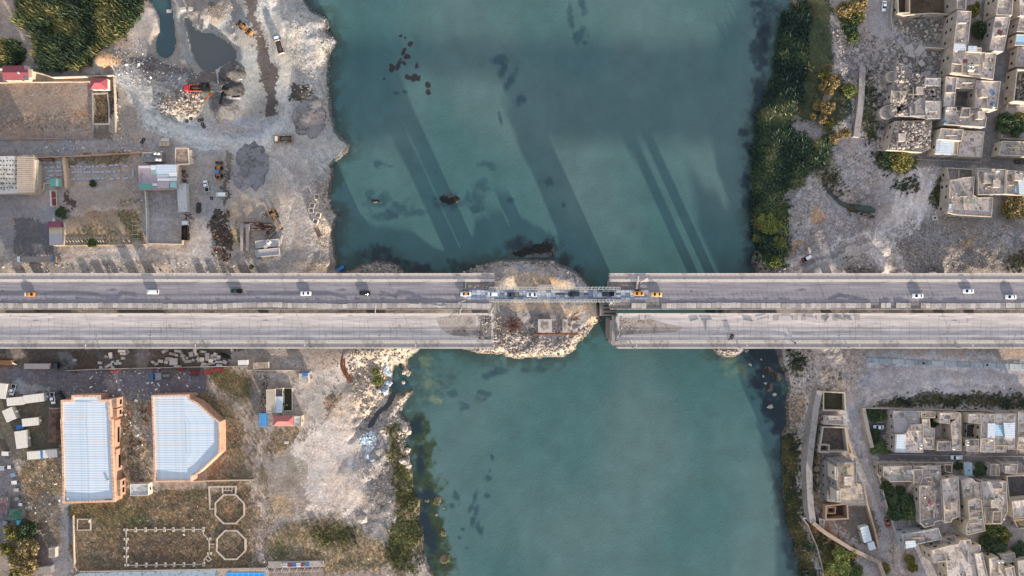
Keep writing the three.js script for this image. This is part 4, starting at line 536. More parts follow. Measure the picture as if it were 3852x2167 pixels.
function car(label, type, hex, sx, sy, y, turn, o = {}) {
  let x, z; if (y === null) { [x, y, z] = G(sx, sy); y += .04; } else [x, z] = plan(sx, sy, y + .7);
  const t = thing(o.name ?? (type === 'pickup' ? 'pickup_truck' : type === 'van' ? 'van' : type === 'suv' ? 'suv' : 'car'), label, o.cat ?? (type === 'pickup' ? 'pickup' : type === 'van' ? 'van' : 'car'), x, y, z, turn, o.group), c = CAR[type], m = paintM(hex);
  part(t, 'body', c.g.body, m); part(t, 'bonnet', c.g.bon, o.bonnet ? paintM(o.bonnet) : m); part(t, 'window', c.g.cab, GLASS); part(t, 'roof', c.g.roof, o.roof ? paintM(o.roof) : m);
  for (const a of [-1, 1]) for (const b of [-1, 1]) { const w = part(t, 'wheel', wheelG, RUBBER); w.position.set(a * c.wb, .33, b * c.w); }
  for (const b of [-1, 1]) { const h = part(t, 'headlight', headG, HEADL); h.position.set(c.body[1][0] - .02, c.body[1][3] - .22, b * .6); const q = part(t, 'taillight', headG, TAILL); q.position.set(c.body[c.body.length - 1][0] - .02, c.body[c.body.length - 1][3] - .2, b * .6); }
  if (c.bed) { part(t, 'bed', bedG, m); part(t, 'bed_floor', bedF, o.load ? paintM(o.load) : DARK); }
  return t;
}
const DR = DECK + .03, DB = DECK + .4;
car('orange taxi with a white bonnet, first car from the west edge of the bridge', 'sedan', '#d08a3c', 111, 1107, DR, 0, { bonnet: '#e8e4de', name: 'taxi', cat: 'taxi' });
car('white van on the western north carriageway behind the orange taxi', 'van', '#e4e6e6', 575, 1098, DR, 0);
car('dark green pickup on the western north carriageway', 'pickup', '#2c3836', 889, 1095, DR, 0);
car('white saloon car midway along the western north carriageway', 'sedan', '#eceded', 1150, 1104, DR, 0);
car('black saloon car nearest the broken end of the western carriageway', 'sedan', '#17181c', 1372, 1102, DR, 0);
car('white taxi with orange roof entering the western ramp of the steel bridge', 'sedan', '#ece6da', 1752, 1106, DECK + .28, 0, { roof: '#d9913f', name: 'taxi', cat: 'taxi' });
car('large white off-road car at the western end of the steel bridge', 'suv', '#f0f1f1', 1855, 1107, DB, 0);
car('dark pickup with a beige load bed on the steel bridge', 'pickup', '#39404a', 1930, 1108.5, DB, 0, { load: '#a08f78' });
car('white saloon in the middle of the steel bridge', 'sedan', '#e9ecef', 2001, 1108, DB, 0);
car('dark green off-road car alone on the eastern part of the steel bridge', 'suv', '#1d2b31', 2158, 1106.5, DB, 0);
car('dark grey pickup near the eastern end of the steel bridge', 'pickup', '#262a31', 2288, 1105.5, DB, 0);
car('orange taxi on the eastern ramp of the steel bridge', 'sedan', '#dd8c2a', 2403, 1104, DECK + .25, 0, { name: 'taxi', cat: 'taxi', bonnet: '#e39a38' });
car('pale yellow taxi just east of the steel ramp', 'sedan', '#e0b265', 2470, 1107, DR, 0, { name: 'taxi', cat: 'taxi' });
car('white saloon on the eastern carriageway beside gaps in the median slabs', 'sedan', '#edf1f2', 3453, 1113, DR, 0);
car('white saloon in the far lane of the eastern carriageway', 'sedan', '#e6ebec', 3643, 1095, DR, 0);
car('white saloon nearest the east edge of the bridge', 'sedan', '#e8eeef', 3803, 1117, DR, 0);
car('white car parked on the dirt lane at the top edge among the ruins', 'sedan', '#eef1f2', 3323, 25, null, 1.45);
car('dark red car with a white roof climbing the dirt track', 'suv', '#5e1a22', 3032, 972, null, .52, { roof: '#e9eeee', name: 'car' });
car('silver grey car parked at the kerb of the diagonal street', 'sedan', '#7d8a92', 3320, 1868, null, 1.75);
car('red saloon parked lower on the diagonal street', 'sedan', '#8d4b46', 3335, 1966, null, 1.85);
car('white saloon in the walled garden court', 'sedan', '#e2ecec', 3302, 1606, null, 0);
car('white pickup in the shaded street between the house rows', 'pickup', '#cfdcdc', 3594, 1719, null, 0, { load: '#c8d4d4' });
car('black car in the shaded alley by the east edge', 'sedan', '#14171a', 3834, 609, null, 0);
car('white pickup parked on the dirt yard east of the sheds', 'pickup', '#dfe4e4', 778, 701, null, -1.35);
car('white van parked beside the dark scrap row', 'van', '#e3e3de', 836, 733, null, 0);
car('small black car on the dirt yard below the white pickup', 'sedan', '#16191c', 749, 782, null, -1.6);
car('white pickup at the puddle in the south-west yard', 'pickup', '#e0e2e0', 52, 1465, null, 1.3, { });
car('white pickup beside the corner of the long shed', 'pickup', '#e6e8e8', 202, 1497, null, 1.72);
car('black off-road car tucked against the long shed corner', 'suv', '#15171a', 231, 1487, null, -1.05);
// three-wheeled motor cart on the closed carriageway
{ const [x, z] = plan(2750, 1268, DECK + .5), t = thing('motor_cart', 'black three-wheeled motor cart on the closed southern carriageway', 'motor cart', x, DECK + .03, z, .9);
  part(t, 'cargo_bed', merge([box(1.6, .08, 1.2, .5, .55, 0), box(1.6, .35, .06, .5, .6, -.6), box(1.6, .35, .06, .5, .6, .6), box(.06, .35, 1.2, 1.3, .6, 0)]), DARK); part(t, 'canopy', box(1.1, .06, 1.2, -.2, 1.75, 0), M('#30363b')); part(t, 'frame', merge([beam([-.3, .6, 0], [-1.3, .5, 0], .12, .12), bar([-.6, .6, -.5], [-.6, 1.75, -.5], .03), bar([-.6, .6, .5], [-.6, 1.75, .5], .03), bar([-1.1, 1, -.4], [-1.1, 1, .4], .03)]), DARK); part(t, 'seat', box(.6, .14, .36, -.6, .8, 0), RUBBER);
  for (const p of [[-1.3, 0], [.7, -.62], [.7, .62]]) { const w = part(t, 'wheel', wheelG, RUBBER); w.position.set(p[0], .33, p[1]); } part(t, 'load', lump(.45, 1.3, .6, 1, 3), M('#545b62')).position.set(.5, .8, 0); }
// ---------------------------------------------------------------- builders for buildings, walls, trucks, machines
function ribbon(path, w) { const L = [], Rr = [], n = path.length; for (let i = 0; i < n; i++) { const a = path[Math.max(0, i - 1)], b = path[i], c = path[Math.min(n - 1, i + 1)]; let e1 = [b[0] - a[0], b[1] - a[1]], e2 = [c[0] - b[0], c[1] - b[1]]; if (i === 0) e1 = e2; if (i === n - 1) e2 = e1; const q = e => { const l = Math.hypot(...e) || 1; return [e[0] / l, e[1] / l]; }; e1 = q(e1); e2 = q(e2); const m = q([e1[0] + e2[0], e1[1] + e2[1]]), k = w / 2 / Math.max(.4, m[0] * e1[0] + m[1] * e1[1]); L.push([b[0] - m[1] * k, b[1] + m[0] * k]); Rr.push([b[0] + m[1] * k, b[1] - m[0] * k]); } return L.concat(Rr.reverse()); }
// free-standing wall along survey points (given at its top)
function wall(label, s, h, w, mat, o = {}) {
  const g0 = pts(s).map(p => G(p[0], p[1])), ys = g0.map(p => p[1]), top = Math.max(...ys) + h, low = Math.min(...ys) - .8;
  const path = pts(s).map(p => plan(p[0], p[1], top)), c = centre(path), t = thing(o.n ?? 'boundary_wall', label, o.c ?? 'wall', c[0], low, c[1], 0, o.group);
  part(t, 'wall', prism(ribbon(shift(path, ...c), w), 0, top - low), mat); if (o.cap) part(t, 'coping', prism(ribbon(shift(path, ...c), w + .14), top - low, top - low + .1), o.cap);
  return t;
}
const winF = box(1.25, 1.3, .1), winP = box(1.05, 1.1, .05, 0, .1, .04), FRAME = M('#8b857f'), PANE = new THREE.MeshStandardMaterial({ color: 0x14181c, roughness: .15 });
const RUBR_ = M('#7d756e', { t: 'roof', b: .3 });
// building of one or more volumes, outlines given at the top of the parapet
function building(name, label, cat, vols, o = {}) {
  const all = centre(vols.flatMap(v => pts(v.p))), gc = G(all[0], all[1]), base = o.base ?? gc[1], c = plan(all[0], all[1], base + vols[0].h);
  const t = thing(name, label, cat, c[0], base, c[1], 0, o.group);
  vols.forEach((v, i) => {
    const par = v.par ?? .7, H = v.h + par, poly = shift(pts(v.p).map(p => plan(p[0], p[1], base + H)), ...c); let q = poly; if (area(q) < 0) q = q.slice().reverse();
    const wm = v.m ?? o.m, rm = v.rf ?? o.rf, lift = i * .003;
    const hs = (v.holes ?? []).map(e => shift(pts(e).map(p => plan(p[0], p[1], base + v.h)), ...c)); part(t, 'wall', prism(q, -1.2, v.h - .05, hs), wm, v.ml); if (hs.length) part(t, 'sunken_floor', prism(inset(q, .4), -1, v.h * .3), RUBR_);
    part(t, 'roof', prism(inset(q, par ? .12 : -.1), v.h - .05, v.h + lift, hs), rm, v.rl);
    if (par) part(t, 'parapet', prism(q, v.h - .05, H + lift, [inset(q, v.pw ?? .28)]), v.pm ?? wm);
    if (v.win !== 0 && o.win !== 0) for (let k = 0; k < q.length; k++) {
      const a = q[k], b = q[(k + 1) % q.length], L = Math.hypot(b[0] - a[0], b[1] - a[1]); if (L < 3.2) continue;
      const mx = (a[0] + b[0]) / 2, mz = (a[1] + b[1]) / 2, nx = (b[1] - a[1]) / L, nz = -(b[0] - a[0]) / L; if (nx * (mx + c[0]) + nz * (mz + c[1]) > -L * 0 - 12) continue;
      let blocked = false; vols.forEach((u, n) => { if (n !== i && u.h >= v.h * .8) { const up = shift(pts(u.p).map(p => plan(p[0], p[1], base + u.h + (u.par ?? .7))), ...c); if (inPoly(mx + nx * .8, mz + nz * .8, up)) blocked = true; } }); if (blocked) continue;
      const n = Math.max(1, Math.floor(L / 3.8)), st = Math.max(1, Math.floor(v.h / 3.1));
      for (let f = 0; f < st; f++) for (let e = 0; e < n; e++) { if (hash(k * 7 + e, f + i * 3, 17) > .82) continue; const u = (e + .5) / n, w = part(t, 'window', winF, FRAME); w.position.set(a[0] + (b[0] - a[0]) * u + nx * .02, 1.1 + f * 3.1 + Math.max(0, v.h - st * 3.1) * .4, a[1] + (b[1] - a[1]) * u + nz * .02); w.rotation.y = Math.atan2(nx, nz); part(w, 'pane', winP, PANE); }
    }
  });
  t.userData.roofY = base + vols[0].h; return t;
}
const tankG = (() => { const pr = [[0, 0], [.55, 0], [.62, .1], [.62, 1], [.5, 1.2], [.16, 1.28], [.16, 1.36], [0, 1.36]].map(p => new THREE.Vector2(...p)); return boxUV(new THREE.LatheGeometry(pr, 14)); })();
const TANKW = M('#d9d5cd', { r: .5 }), TANKB = M('#3f7d9c', { r: .5 });
let tankN = 0;
function tank(label, sx, sy, y, blue, group) { const [x, z] = plan(sx, sy, y + 1.2), t = thing('water_tank', label, 'water tank', x, y, z, 0, group); part(t, 'tank', tankG, blue ? TANKB : TANKW); part(t, 'lid', cyl(.24, .24, .1, 0, 1.36), DARK); return t; }
// gabled or hipped roof over a rectangle w x d (ridge along x); hip 0 = gable
function hipRoof(w, d, rise, hip, y = 0) { const a = w / 2, b = d / 2, r = a - hip; const A = [-a, y, -b], B = [a, y, -b], C = [a, y, b], D = [-a, y, b], E = [-r, y + rise, 0], F = [r, y + rise, 0]; return geoFrom([...A, ...E, ...B, ...B, ...E, ...F, ...B, ...F, ...C, ...C, ...F, ...D, ...D, ...F, ...E, ...D, ...E, ...A]); }
function boxThing(name, label, cat, sx, sy, L, W, H, turn, side, top, o = {}) {
  const g = G(sx, sy), [x, z] = plan(sx, sy, g[1] + H), t = thing(name, label, cat, x, g[1] - .1, z, turn, o.group);
  part(t, 'body', box(L, H, W), side); part(t, 'roof', box(L + .1, .12, W + .1, 0, H, 0), top);
  const rib = []; for (let i = 1; i < 5; i++) rib.push(box(.1, .05, W + .04, -L / 2 + L * i / 5, H + .12, 0)); part(t, 'roof_rib', merge(rib), top);
  part(t, 'door', box(1, 2, .06, -L * .2, .1, W / 2 + .02), o.door ?? FRAME); if (o.ac) part(t, 'air_conditioner', box(.8, .7, .9, L / 2 + .45, .8, 0), M('#b9bab6'));
  return t;
}
const bigWheel = (() => { const g = cyl(.52, .52, .4, 0, -.2, 0, 16); g.rotateX(Math.PI / 2); return g; })();
function truck(label, sx, sy, turn, o) {
  const g = G(sx, sy), [x, z] = plan(sx, sy, g[1] + 1.8), t = thing(o.n ?? 'dump_truck', label, o.c ?? 'truck', x, g[1] + .05, z, turn), L = o.L ?? 8, W = 2.5, f = -L / 2, cm = paintM(o.cab);
  part(t, 'chassis', box(L - .6, .3, 1.1, .2, .75, 0), DARK);
  const cabin = part(t, 'cab', loft([[f, 1.05, .6, 2.2], [f + .15, 1.22, .5, 2.6], [f + 1.7, 1.24, .5, 2.75], [f + 1.9, 1.2, .6, 2.65]]), cm); part(cabin, 'windscreen', box(.06, .75, 2, f - .01, 1.75, 0), GLASS); if (o.cabRoof) part(cabin, 'roof_panel', box(1.1, .08, 2, f + 1.1, 2.72, 0), paintM(o.cabRoof));
  for (const b of [-1, 1]) part(t, 'mirror', box(.15, .5, .35, f + .2, 1.7, b * 1.45), DARK);
  const b0 = f + 2.2, b1 = L / 2, bl = b1 - b0, bx = (b0 + b1) / 2, bm = M(o.bed, { r: .6, t: 'rust' }), bh = o.bh ?? 1.3;
  if (o.box) { part(t, 'trailer_body', box(bl, 2.7, W, bx, 1.1, 0), bm); part(t, 'trailer_roof', box(bl - .3, .08, W - .25, bx, 3.8, 0), M(o.top ?? '#9b9590', { t: 'conc' })); if (o.end) part(t, 'tail_panel', box(.9, .14, W + .06, b1 - .5, 3.82, 0), paintM(o.end)); }
  else { part(t, 'bed', merge([box(bl, .15, W - .02, bx, 1.05, 0), box(bl, bh, .12, bx, 1.1, W / 2), box(bl, bh, .12, bx, 1.1, -W / 2), box(.14, bh + .4, W - .14, b0 + .07, 1.1, 0), box(.14, bh - .1, W - .14, b1 - .07, 1.1, 0)]), bm); const ld = lump(1, bl * .46, bh * .62, 1.08, 5, 2, .12); ld.translate(bx, 1.25 + bh * .3, 0); part(t, 'load', ld, M(o.load ?? '#4a4644', { t: 'roof', b: .2 })); }
  for (const wx of o.wheels ?? [f + .9, L / 2 - 2.4, L / 2 - 1.1]) for (const b of [-1, 1]) part(t, 'wheel', bigWheel, RUBBER).position.set(wx, .52, b * 1.05);
  return t;
}
const tyreBig = (() => { const g = cyl(.85, .85, .6, 0, -.3, 0, 18); g.rotateX(Math.PI / 2); return g; })();
function wheelLoader(label, sx, sy, turn, col, blue) {
  const g = G(sx, sy), [x, z] = plan(sx, sy, g[1] + 1.5), t = thing('wheel_loader', label, 'wheel loader', x, g[1] + .05, z, turn), m = M(col, { t: 'rust', r: .55 });
  part(t, 'rear_body', merge([box(2.6, 1.2, 1.7, 2.2, 1, 0), box(.7, 1, 1.5, 3.6, .9, 0)]), m); part(t, 'engine_grille', box(1.4, .06, 1.2, 2.6, 2.2, 0), DARK);
  const c = part(t, 'cab', box(1.5, 1.7, 1.5, .4, 1.4, 0), m); part(c, 'window', box(1.54, .8, 1.54, .4, 2, 0), GLASS); part(c, 'cab_roof', box(1.6, .12, 1.6, .4, 3.1, 0), blue ? paintM('#3f74a8') : m);
  part(t, 'front_frame', box(1.8, .8, 1.2, -1.4, .8, 0), m); part(t, 'lift_arm', merge([beam([-.8, 2, .6], [-3.4, .8, .6], .22, .35), beam([-.8, 2, -.6], [-3.4, .8, -.6], .22, .35)]), m);
  part(t, 'bucket', merge([box(.12, 1.2, 3, -3.5, .3, 0), box(1.1, .12, 3, -4, .25, 0), box(1.1, .9, .1, -4, .3, 1.45), box(1.1, .9, .1, -4, .3, -1.45)]), M('#6b5a4a', { t: 'rust' }));
  for (const a of [-1.5, 1.9]) for (const b of [-1, 1]) part(t, 'wheel', tyreBig, RUBBER).position.set(a, .85, b * 1.2); return t;
}
function excavator(label, sx, sy, turn) {
  const g = G(sx, sy), [x, z] = plan(sx, sy, g[1] + 1.5), t = thing('excavator', label, 'excavator', x, g[1] + .05, z, turn), m = M('#c9a06a', { t: 'rust', r: .6 });
  for (const b of [-1, 1]) part(t, 'track', loft([[-2, .3, .2, .7, .1], [-1.8, .32, 0, .95, .1], [1.8, .32, 0, .95, .1], [2, .3, .2, .7, .1]]).translate(0, 0, b * 1.15), DARK);
  part(t, 'upper_body', merge([box(2.6, 1.2, 2.5, .6, 1.1, 0), box(.7, 1.4, 2.4, 2.2, 1.1, 0)]), m); part(t, 'engine_cover', box(1.2, .1, 1.6, 1.2, 2.3, -.2), DARK); const c = part(t, 'cab', box(1.5, 1.6, 1, -.6, 1.2, .75), m); part(c, 'window', box(1.54, .8, 1.04, -.62, 1.8, .75), GLASS);
  part(t, 'boom', merge([beam([-.5, 1.9, -.2], [-3.4, 4.2, -.2], .5, .55), beam([-3.4, 4.2, -.2], [-5.6, 3.4, -.2], .45, .5)]), m); part(t, 'stick', beam([-5.5, 3.5, -.2], [-6.6, 1.1, -.2], .35, .4), m); part(t, 'bucket', merge([box(.7, .8, 1.1, -6.7, .3, -.2), box(.3, .3, 1.1, -7.1, .2, -.2)]), DARK); return t;
}
// heap of many mixed scraps, uncountable: one object
const SCR = ['#5a4536', '#38332f', '#77706a', '#8b5a3c', '#a9a29a', '#4a4f55'].map(c => M(c, { t: 'rust' })), scrG = [box(1.6, .12, .5), box(2.2, .1, .12), box(.7, .5, .6), box(1.1, .05, .9), bar([-1, 0, 0], [1, .3, .2], .07), lump(.4, 1, .7, 1.2, 8, 0)];
const scrap = (name, label, area_, n, a = .4, b = 1.4) => stones(name, label, scatter(area_, n, a, b), SCR, scrG, .6);
const litterM = ['#d8d5d0', '#a8b0b8', '#8d7d70', '#c9b8a4', '#5f7f9c', '#e6e3de'].map(c => M(c)), litterG = [box(.5, .06, .35), box(.8, .08, .16), box(.3, .2, .3), box(1, .05, .6)];
const litter = (label, area_, n, a = .4, b = 1.5) => stones('litter', label, scatter(area_, n, a, b), litterM, litterG);
const CREAM = M('#c4b49c', { t: 'conc' }), PEACH = M('#c79e83', { t: 'conc' }), WHITEW = M('#c2beb6', { t: 'conc' }), REDROOF = M('#8c4a50', { t: 'corr' }), GREYC = M('#8f8a86', { t: 'conc' });
// ---------------------------------------------------------------- west bank, north of the bridges
const RT = (h, t = 'corr') => M(h, { t });
function pitched(name, label, cat, x0, y0, x1, y1, h, rise, hip, roofM, wallM, along = 'x', o = {}) {
  const g = G((x0 + x1) / 2, (y0 + y1) / 2), a = plan(x0, y0, g[1] + h), b = plan(x1, y1, g[1] + h), w = b[0] - a[0], d = b[1] - a[1], t = thing(name, label, cat, (a[0] + b[0]) / 2, g[1], (a[1] + b[1]) / 2, 0, o.group);
  part(t, 'wall', box(w - .5, h + 1, d - .5, 0, -1, 0), wallM); const r = along === 'x' ? hipRoof(w, d, rise, hip, h) : hipRoof(d, w, rise, hip, h).rotateY(Math.PI / 2); part(t, 'roof', boxUV(r), roofM);
  part(t, 'window', box(.9, 1, .1, w * .2, 1.2, d / 2 - .24), PANE); part(t, 'door', box(1, 2.1, .1, -w * .2, 0, d / 2 - .24), FRAME); return t;
}
{ const t = pitched('red_roofed_house', 'house with a long red tin roof and grey strip at the west edge', 'house', 12, 247, 108, 303, 3.2, .9, 0, REDROOF, CREAM); part(t, 'roof_strip', box(1.5, .08, 6.2, 4.6, 3.7, 0), RT('#77737a', 'corrv')); part(t, 'chimney', cyl(.4, .4, .8, 1.7, 3.7, .2), KERBW); part(t, 'lean_to', box(1.2, 2.7, 3.6, 5.9, 0, 0), CREAM);
  pitched('red_roofed_house', 'small house with a red hipped roof at the corner of the earth yard', 'house', 339, 294, 405, 337, 3.2, 1.5, 2.6, M('#a35257', { t: 'corrv' }), M('#d8cdb9', { t: 'conc' })); }
wall('cream perimeter wall running east from the red tin roofed house', '119,267 158,277 195,290 300,287 425,283', 2.2, .35, CREAM); wall('short cream wall stub at the west edge beside the red tin roof', '-60,260 10,256', 2.2, .35, CREAM);
wall('low kerb wall along the north side of the earth yard', '-60,311 120,309 300,307 338,306', .5, .35, CREAM); wall('pale low wall closing the earth yard on the east and south', '345,345 347,420 349,520 200,521 40,524 -40,526', .8, .3, GREYC); wall('thin post-topped wall east of the dark garden plot', '426,290 430,380 433,496', 1.6, .25, CREAM);
wall('concrete edging around the dark plot beside the small red hipped house', '348,352 403,350 410,400 410,466 350,466', .5, .55, CONC);
litter('white litter on the dark quarry dirt and around the yard walls', '430,180 560,200 760,270 740,300 600,300 430,330 440,600 400,600 340,520 60,560 60,590 640,590 640,540 470,500', 420); litter('litter along the old wall and waste ground west of the stream', '60,240 460,150 520,150 600,200 560,240 440,200 60,300', 90, .3, 1);
// quarry plant
{ const g = G(805, 335), t = thing('crushing_plant', 'dark crushing and screening plant with conveyor arms beside the red truck', 'crushing plant', g[0], g[1], g[2]), Y = M('#8f7a55', { t: 'rust' }), q = (sx, sy, y) => { const p = plan(sx, sy, g[1] + y); return [p[0] - g[0], y, p[1] - g[2]]; };
  part(t, 'hopper', merge([beam(q(768, 320, 3.2), q(768, 345, 3.2), .5, 1.6), beam(q(790, 318, 3), q(790, 346, 3), .4, 1.4), box(3, 1.4, 3.6, q(779, 333, 0)[0], 1.8, q(779, 333, 0)[2])]), DARK);
  part(t, 'screen_deck', beam(q(792, 332, 3), q(834, 333, 4.4), 3, .5), M('#77797a', { t: 'corr' })); for (const y of [319, 342]) part(t, 'side_frame', beam(q(788, y, 3.2), q(840, y - 2, 4.6), .22, .5), Y);
  part(t, 'conveyor_belt', beam(q(834, 330, 3), q(860, 336, 4.4), 1, .3), DARK); part(t, 'conveyor_belt', beam(q(842, 320, 2), q(847, 280, 5), 1.1, .3), DARK, 'conveyor arm pointing north'); part(t, 'conveyor_belt', beam(q(839, 345, 2), q(828, 393, 5), 1.1, .3), DARK, 'conveyor arm pointing south');
  part(t, 'feed_ramp', beam(q(768, 378, .6), q(800, 346, 2.4), 1, .2), M('#a06a3c', { t: 'rust' })); part(t, 'catwalk', merge([beam(q(770, 350, 2.6), q(838, 342, 3), .5, .1), bar(q(770, 352, 3.6), q(838, 344, 4), .05)]), Y); part(t, 'support_leg', merge([[776, 322], [776, 344], [812, 320], [812, 345], [838, 322], [838, 344], [846, 285], [829, 388]].map(p => { const a = q(p[0], p[1], 2); return box(.25, p[1] < 290 || p[1] > 380 ? 4.6 : 3.2, .25, a[0], 0, a[2]); })), DARK);
  looseAt('water_pipe', 'steel blue pipe from the grey settling pond to the crushing plant', 'pipe', bar([0, 0, -5.6], [.8, .4, 0], .32, 8).translate(0, .4, 0), M('#7f93a3', { r: .5 }), 817, 322, G(817, 318)[1], 0);
  for (const [x, y, r, w] of [[883, 306, .3, 'north'], [875, 372, .08, 'south']]) looseAt('concrete_beam', `pale concrete beam splitting the gravel heaps, ${w} of the plant`, 'concrete beam', box(7, .9, .6), CONCL, x, y, G(x, y)[1] - .1, r);
  for (const [x, y, w] of [[826, 268, .4], [838, 260, .4], [849, 256, .35], [860, 248, .3], [868, 245, .3], [875, 243, .3]]) looseAt('concrete_block', 'white concrete block closing the grey settling pond', 'concrete block', box(2.6, 1, 1.7), CONCL, x, y, G(x, y)[1], w, 'blocks closing the settling pond');
  for (const [x, y] of [[690, 36], [722, 36], [640, 45], [853, 371], [862, 369]]) looseAt('concrete_block', 'loose white concrete block at the quarry pits', 'concrete block', box(2.3, 1, 1.4), CONCL, x, y, G(x, y)[1], R(-.4, .4), 'loose blocks at the quarry pits'); }
{ const heap = (label, sx, sy, r, h, hex, k) => { const g = G(sx, sy), geo = new THREE.ConeGeometry(r, h, 40, 12, true), p = geo.attributes.position; for (let i = 0; i < p.count; i++) { const x = p.getX(i), z = p.getZ(i), a = Math.hypot(x, z) / r, n = fbm(x * .35 + sx, z * .35 + sy, 3, 66); const e = .72 + .36 * n + .22 * vnoise(Math.atan2(z, x) * 4 + sx, a * 3, 5); p.setXYZ(i, x * e, (1 - a) * h * (.88 + .22 * n) + .25 * (fbm(x * 1.4, z * 1.4, 2, 67) - .5) - .35 * (a > .95 ? 2 : 1), z * e * k); } geo.computeVertexNormals(); const m = new THREE.Mesh(boxUV(geo), M(hex, { t: 'roof', b: .25 })); m.name = numbered('gravel_heap'); m.position.set(g[0], g[1] + .1, g[2]); finish(m); scene.add(m); tag(m, label, 'gravel heap', 'heaps round the crushing plant'); };
  heap('dark gravel heap under the northern conveyor arm', 874, 277, 5.6, 3.2, '#706e6c', 1); heap('darkest gravel heap at the nose of the crushing plant', 872, 338, 5.4, 3.2, '#5c5a59', .8); heap('grey gravel heap under the southern conveyor arm', 845, 406, 6.6, 3.8, '#7d7c7c', 1); heap('blue-grey gravel heap on the yard north of the excavator', 935, 620, 8.2, 3.4, '#8b8b8f', 1.35); heap('small pale gravel heap west of the blue-grey one', 905, 660, 6, 1.8, '#9d9c9e', 1.2); heap('low grey gravel heap by the shore south of the wet dump', 1160, 440, 7, 1.8, '#8f8c8c', 1.3); }
truck('red tipper truck loaded with dark gravel at the crushing plant', 730, 332, 0, { cab: '#b8323a', bed: '#c4553f', L: 8.2 }); truck('tipper truck with a blue cab and white bed on the gravel', 1049, 168, -1.28, { cab: '#2a70b0', bed: '#c9c2b2', cabRoof: '#e8ebee', load: '#55535a', L: 8 }); truck('tipper truck with an orange cab parked at the shore end of the haul road', 1065, 523, .02, { cab: '#bd8a5c', bed: '#a89a88', cabRoof: '#eceae6', load: '#7b7770', L: 7.6 });
wheelLoader('orange wheel loader on the pale gravel at the top', 920, 106, -.69, '#c58c4e'); wheelLoader('yellow wheel loader with a blue cab roof parked beside the scrap row', 822, 645, -1.57, '#b98445', 1); excavator('beige excavator with its arm over the pile of tubes', 1028, 808, 2.1);
stones('quarry_rubble', 'pale broken stone heaped west of the crushing plant', scatter('590,350 690,338 755,350 765,400 740,440 660,440 600,430', 620, .2, .75), RUB); stones('quarry_rubble', 'stones scattered on the quarry spoil', [...scatter('1100,-10 1250,60 1240,480 1170,480 1090,200', 420, .12, .4), ...scatter('680,20 880,20 900,200 860,180', 200, .12, .4), ...scatter('420,180 760,280 740,330 600,330 460,300', 260, .12, .4)], RUB);
const tyreG = boxUV(new THREE.TorusGeometry(.55, .2, 8, 14).rotateX(Math.PI / 2));
for (const [x, y] of [[749, 453], [761, 467], [767, 477], [703, 456], [718, 447], [760, 450], [695, 369], [540, 525], [534, 534], [796, 746], [806, 817], [807, 838], [1007, 875], [812, 897]]) looseAt('old_tyre', 'old tyre lying on the quarry ground', 'tyre', tyreG, RUBBER, x, y, G(x, y)[1] + .15, R(0, 6), 'old tyres on the west bank');
// sheds and yards
{ const t = building('long_shed', 'large shed roofed in stained white and ribbed beige sheets at the west edge', 'shed', [{ p: '-90,590 66,588 70,726 -90,730', h: 4.6, par: 0, rf: M('#c3c1bb', { t: 'roof' }) }, { p: '62,585 122,583 128,600 130,727 70,727', h: 5, par: 0, rf: M('#bba997', { t: 'roof' }) }], { m: CREAM, win: 0 }); const b = t.position, ribs = []; for (let i = 0; i < 18; i++) { const p = plan(96, 592 + i * 7.5, b.y + 5); const r = part(t, 'roof_sheet', box(7, .16, .5), M('#c0ae9b', { t: 'conc' })); r.position.set(p[0] - b.x, 5, p[1] - b.z); }
  for (let i = 0; i < 42; i++) { const p = plan(4 + (i % 6) * 11 + R(-2, 2), 605 + Math.floor(i / 6) * 17, b.y + 4.6); const r = part(t, 'roof_hole', cyl(.3, .3, .06, 0, 0, 0, 8), DARK); r.position.set(p[0] - b.x, 4.6, p[1] - b.z); }
  const pc = plan(138, 650, b.y + 3.4); part(t, 'porch', merge([box(1.3, .2, 11, pc[0] - b.x, 3.3, pc[1] - b.z), box(.2, 3.4, .2, pc[0] - b.x + .5, 0, pc[1] - b.z - 5), box(.2, 3.4, .2, pc[0] - b.x + .5, 0, pc[1] - b.z + 5)]), WHITEW); }
wall('pink-cream wall along the north side of the yards and sheds', '126,593 250,588 400,580 538,573', 2, .3, PEACH); wall('broad cream wall between the gravestone court and the field', '238,592 244,650 248,706', 2.2, 1.1, M('#c6ab8d', { t: 'conc' })); wall('brown canopy wall at the north-west of the block court', '140,598 195,602', 1.8, 1, M('#6b4f40', { t: 'conc' })); wall('curved kerb around the end of the ribbed shed', '110,732 150,728 163,712 166,690 205,687', .4, .6, CREAM);
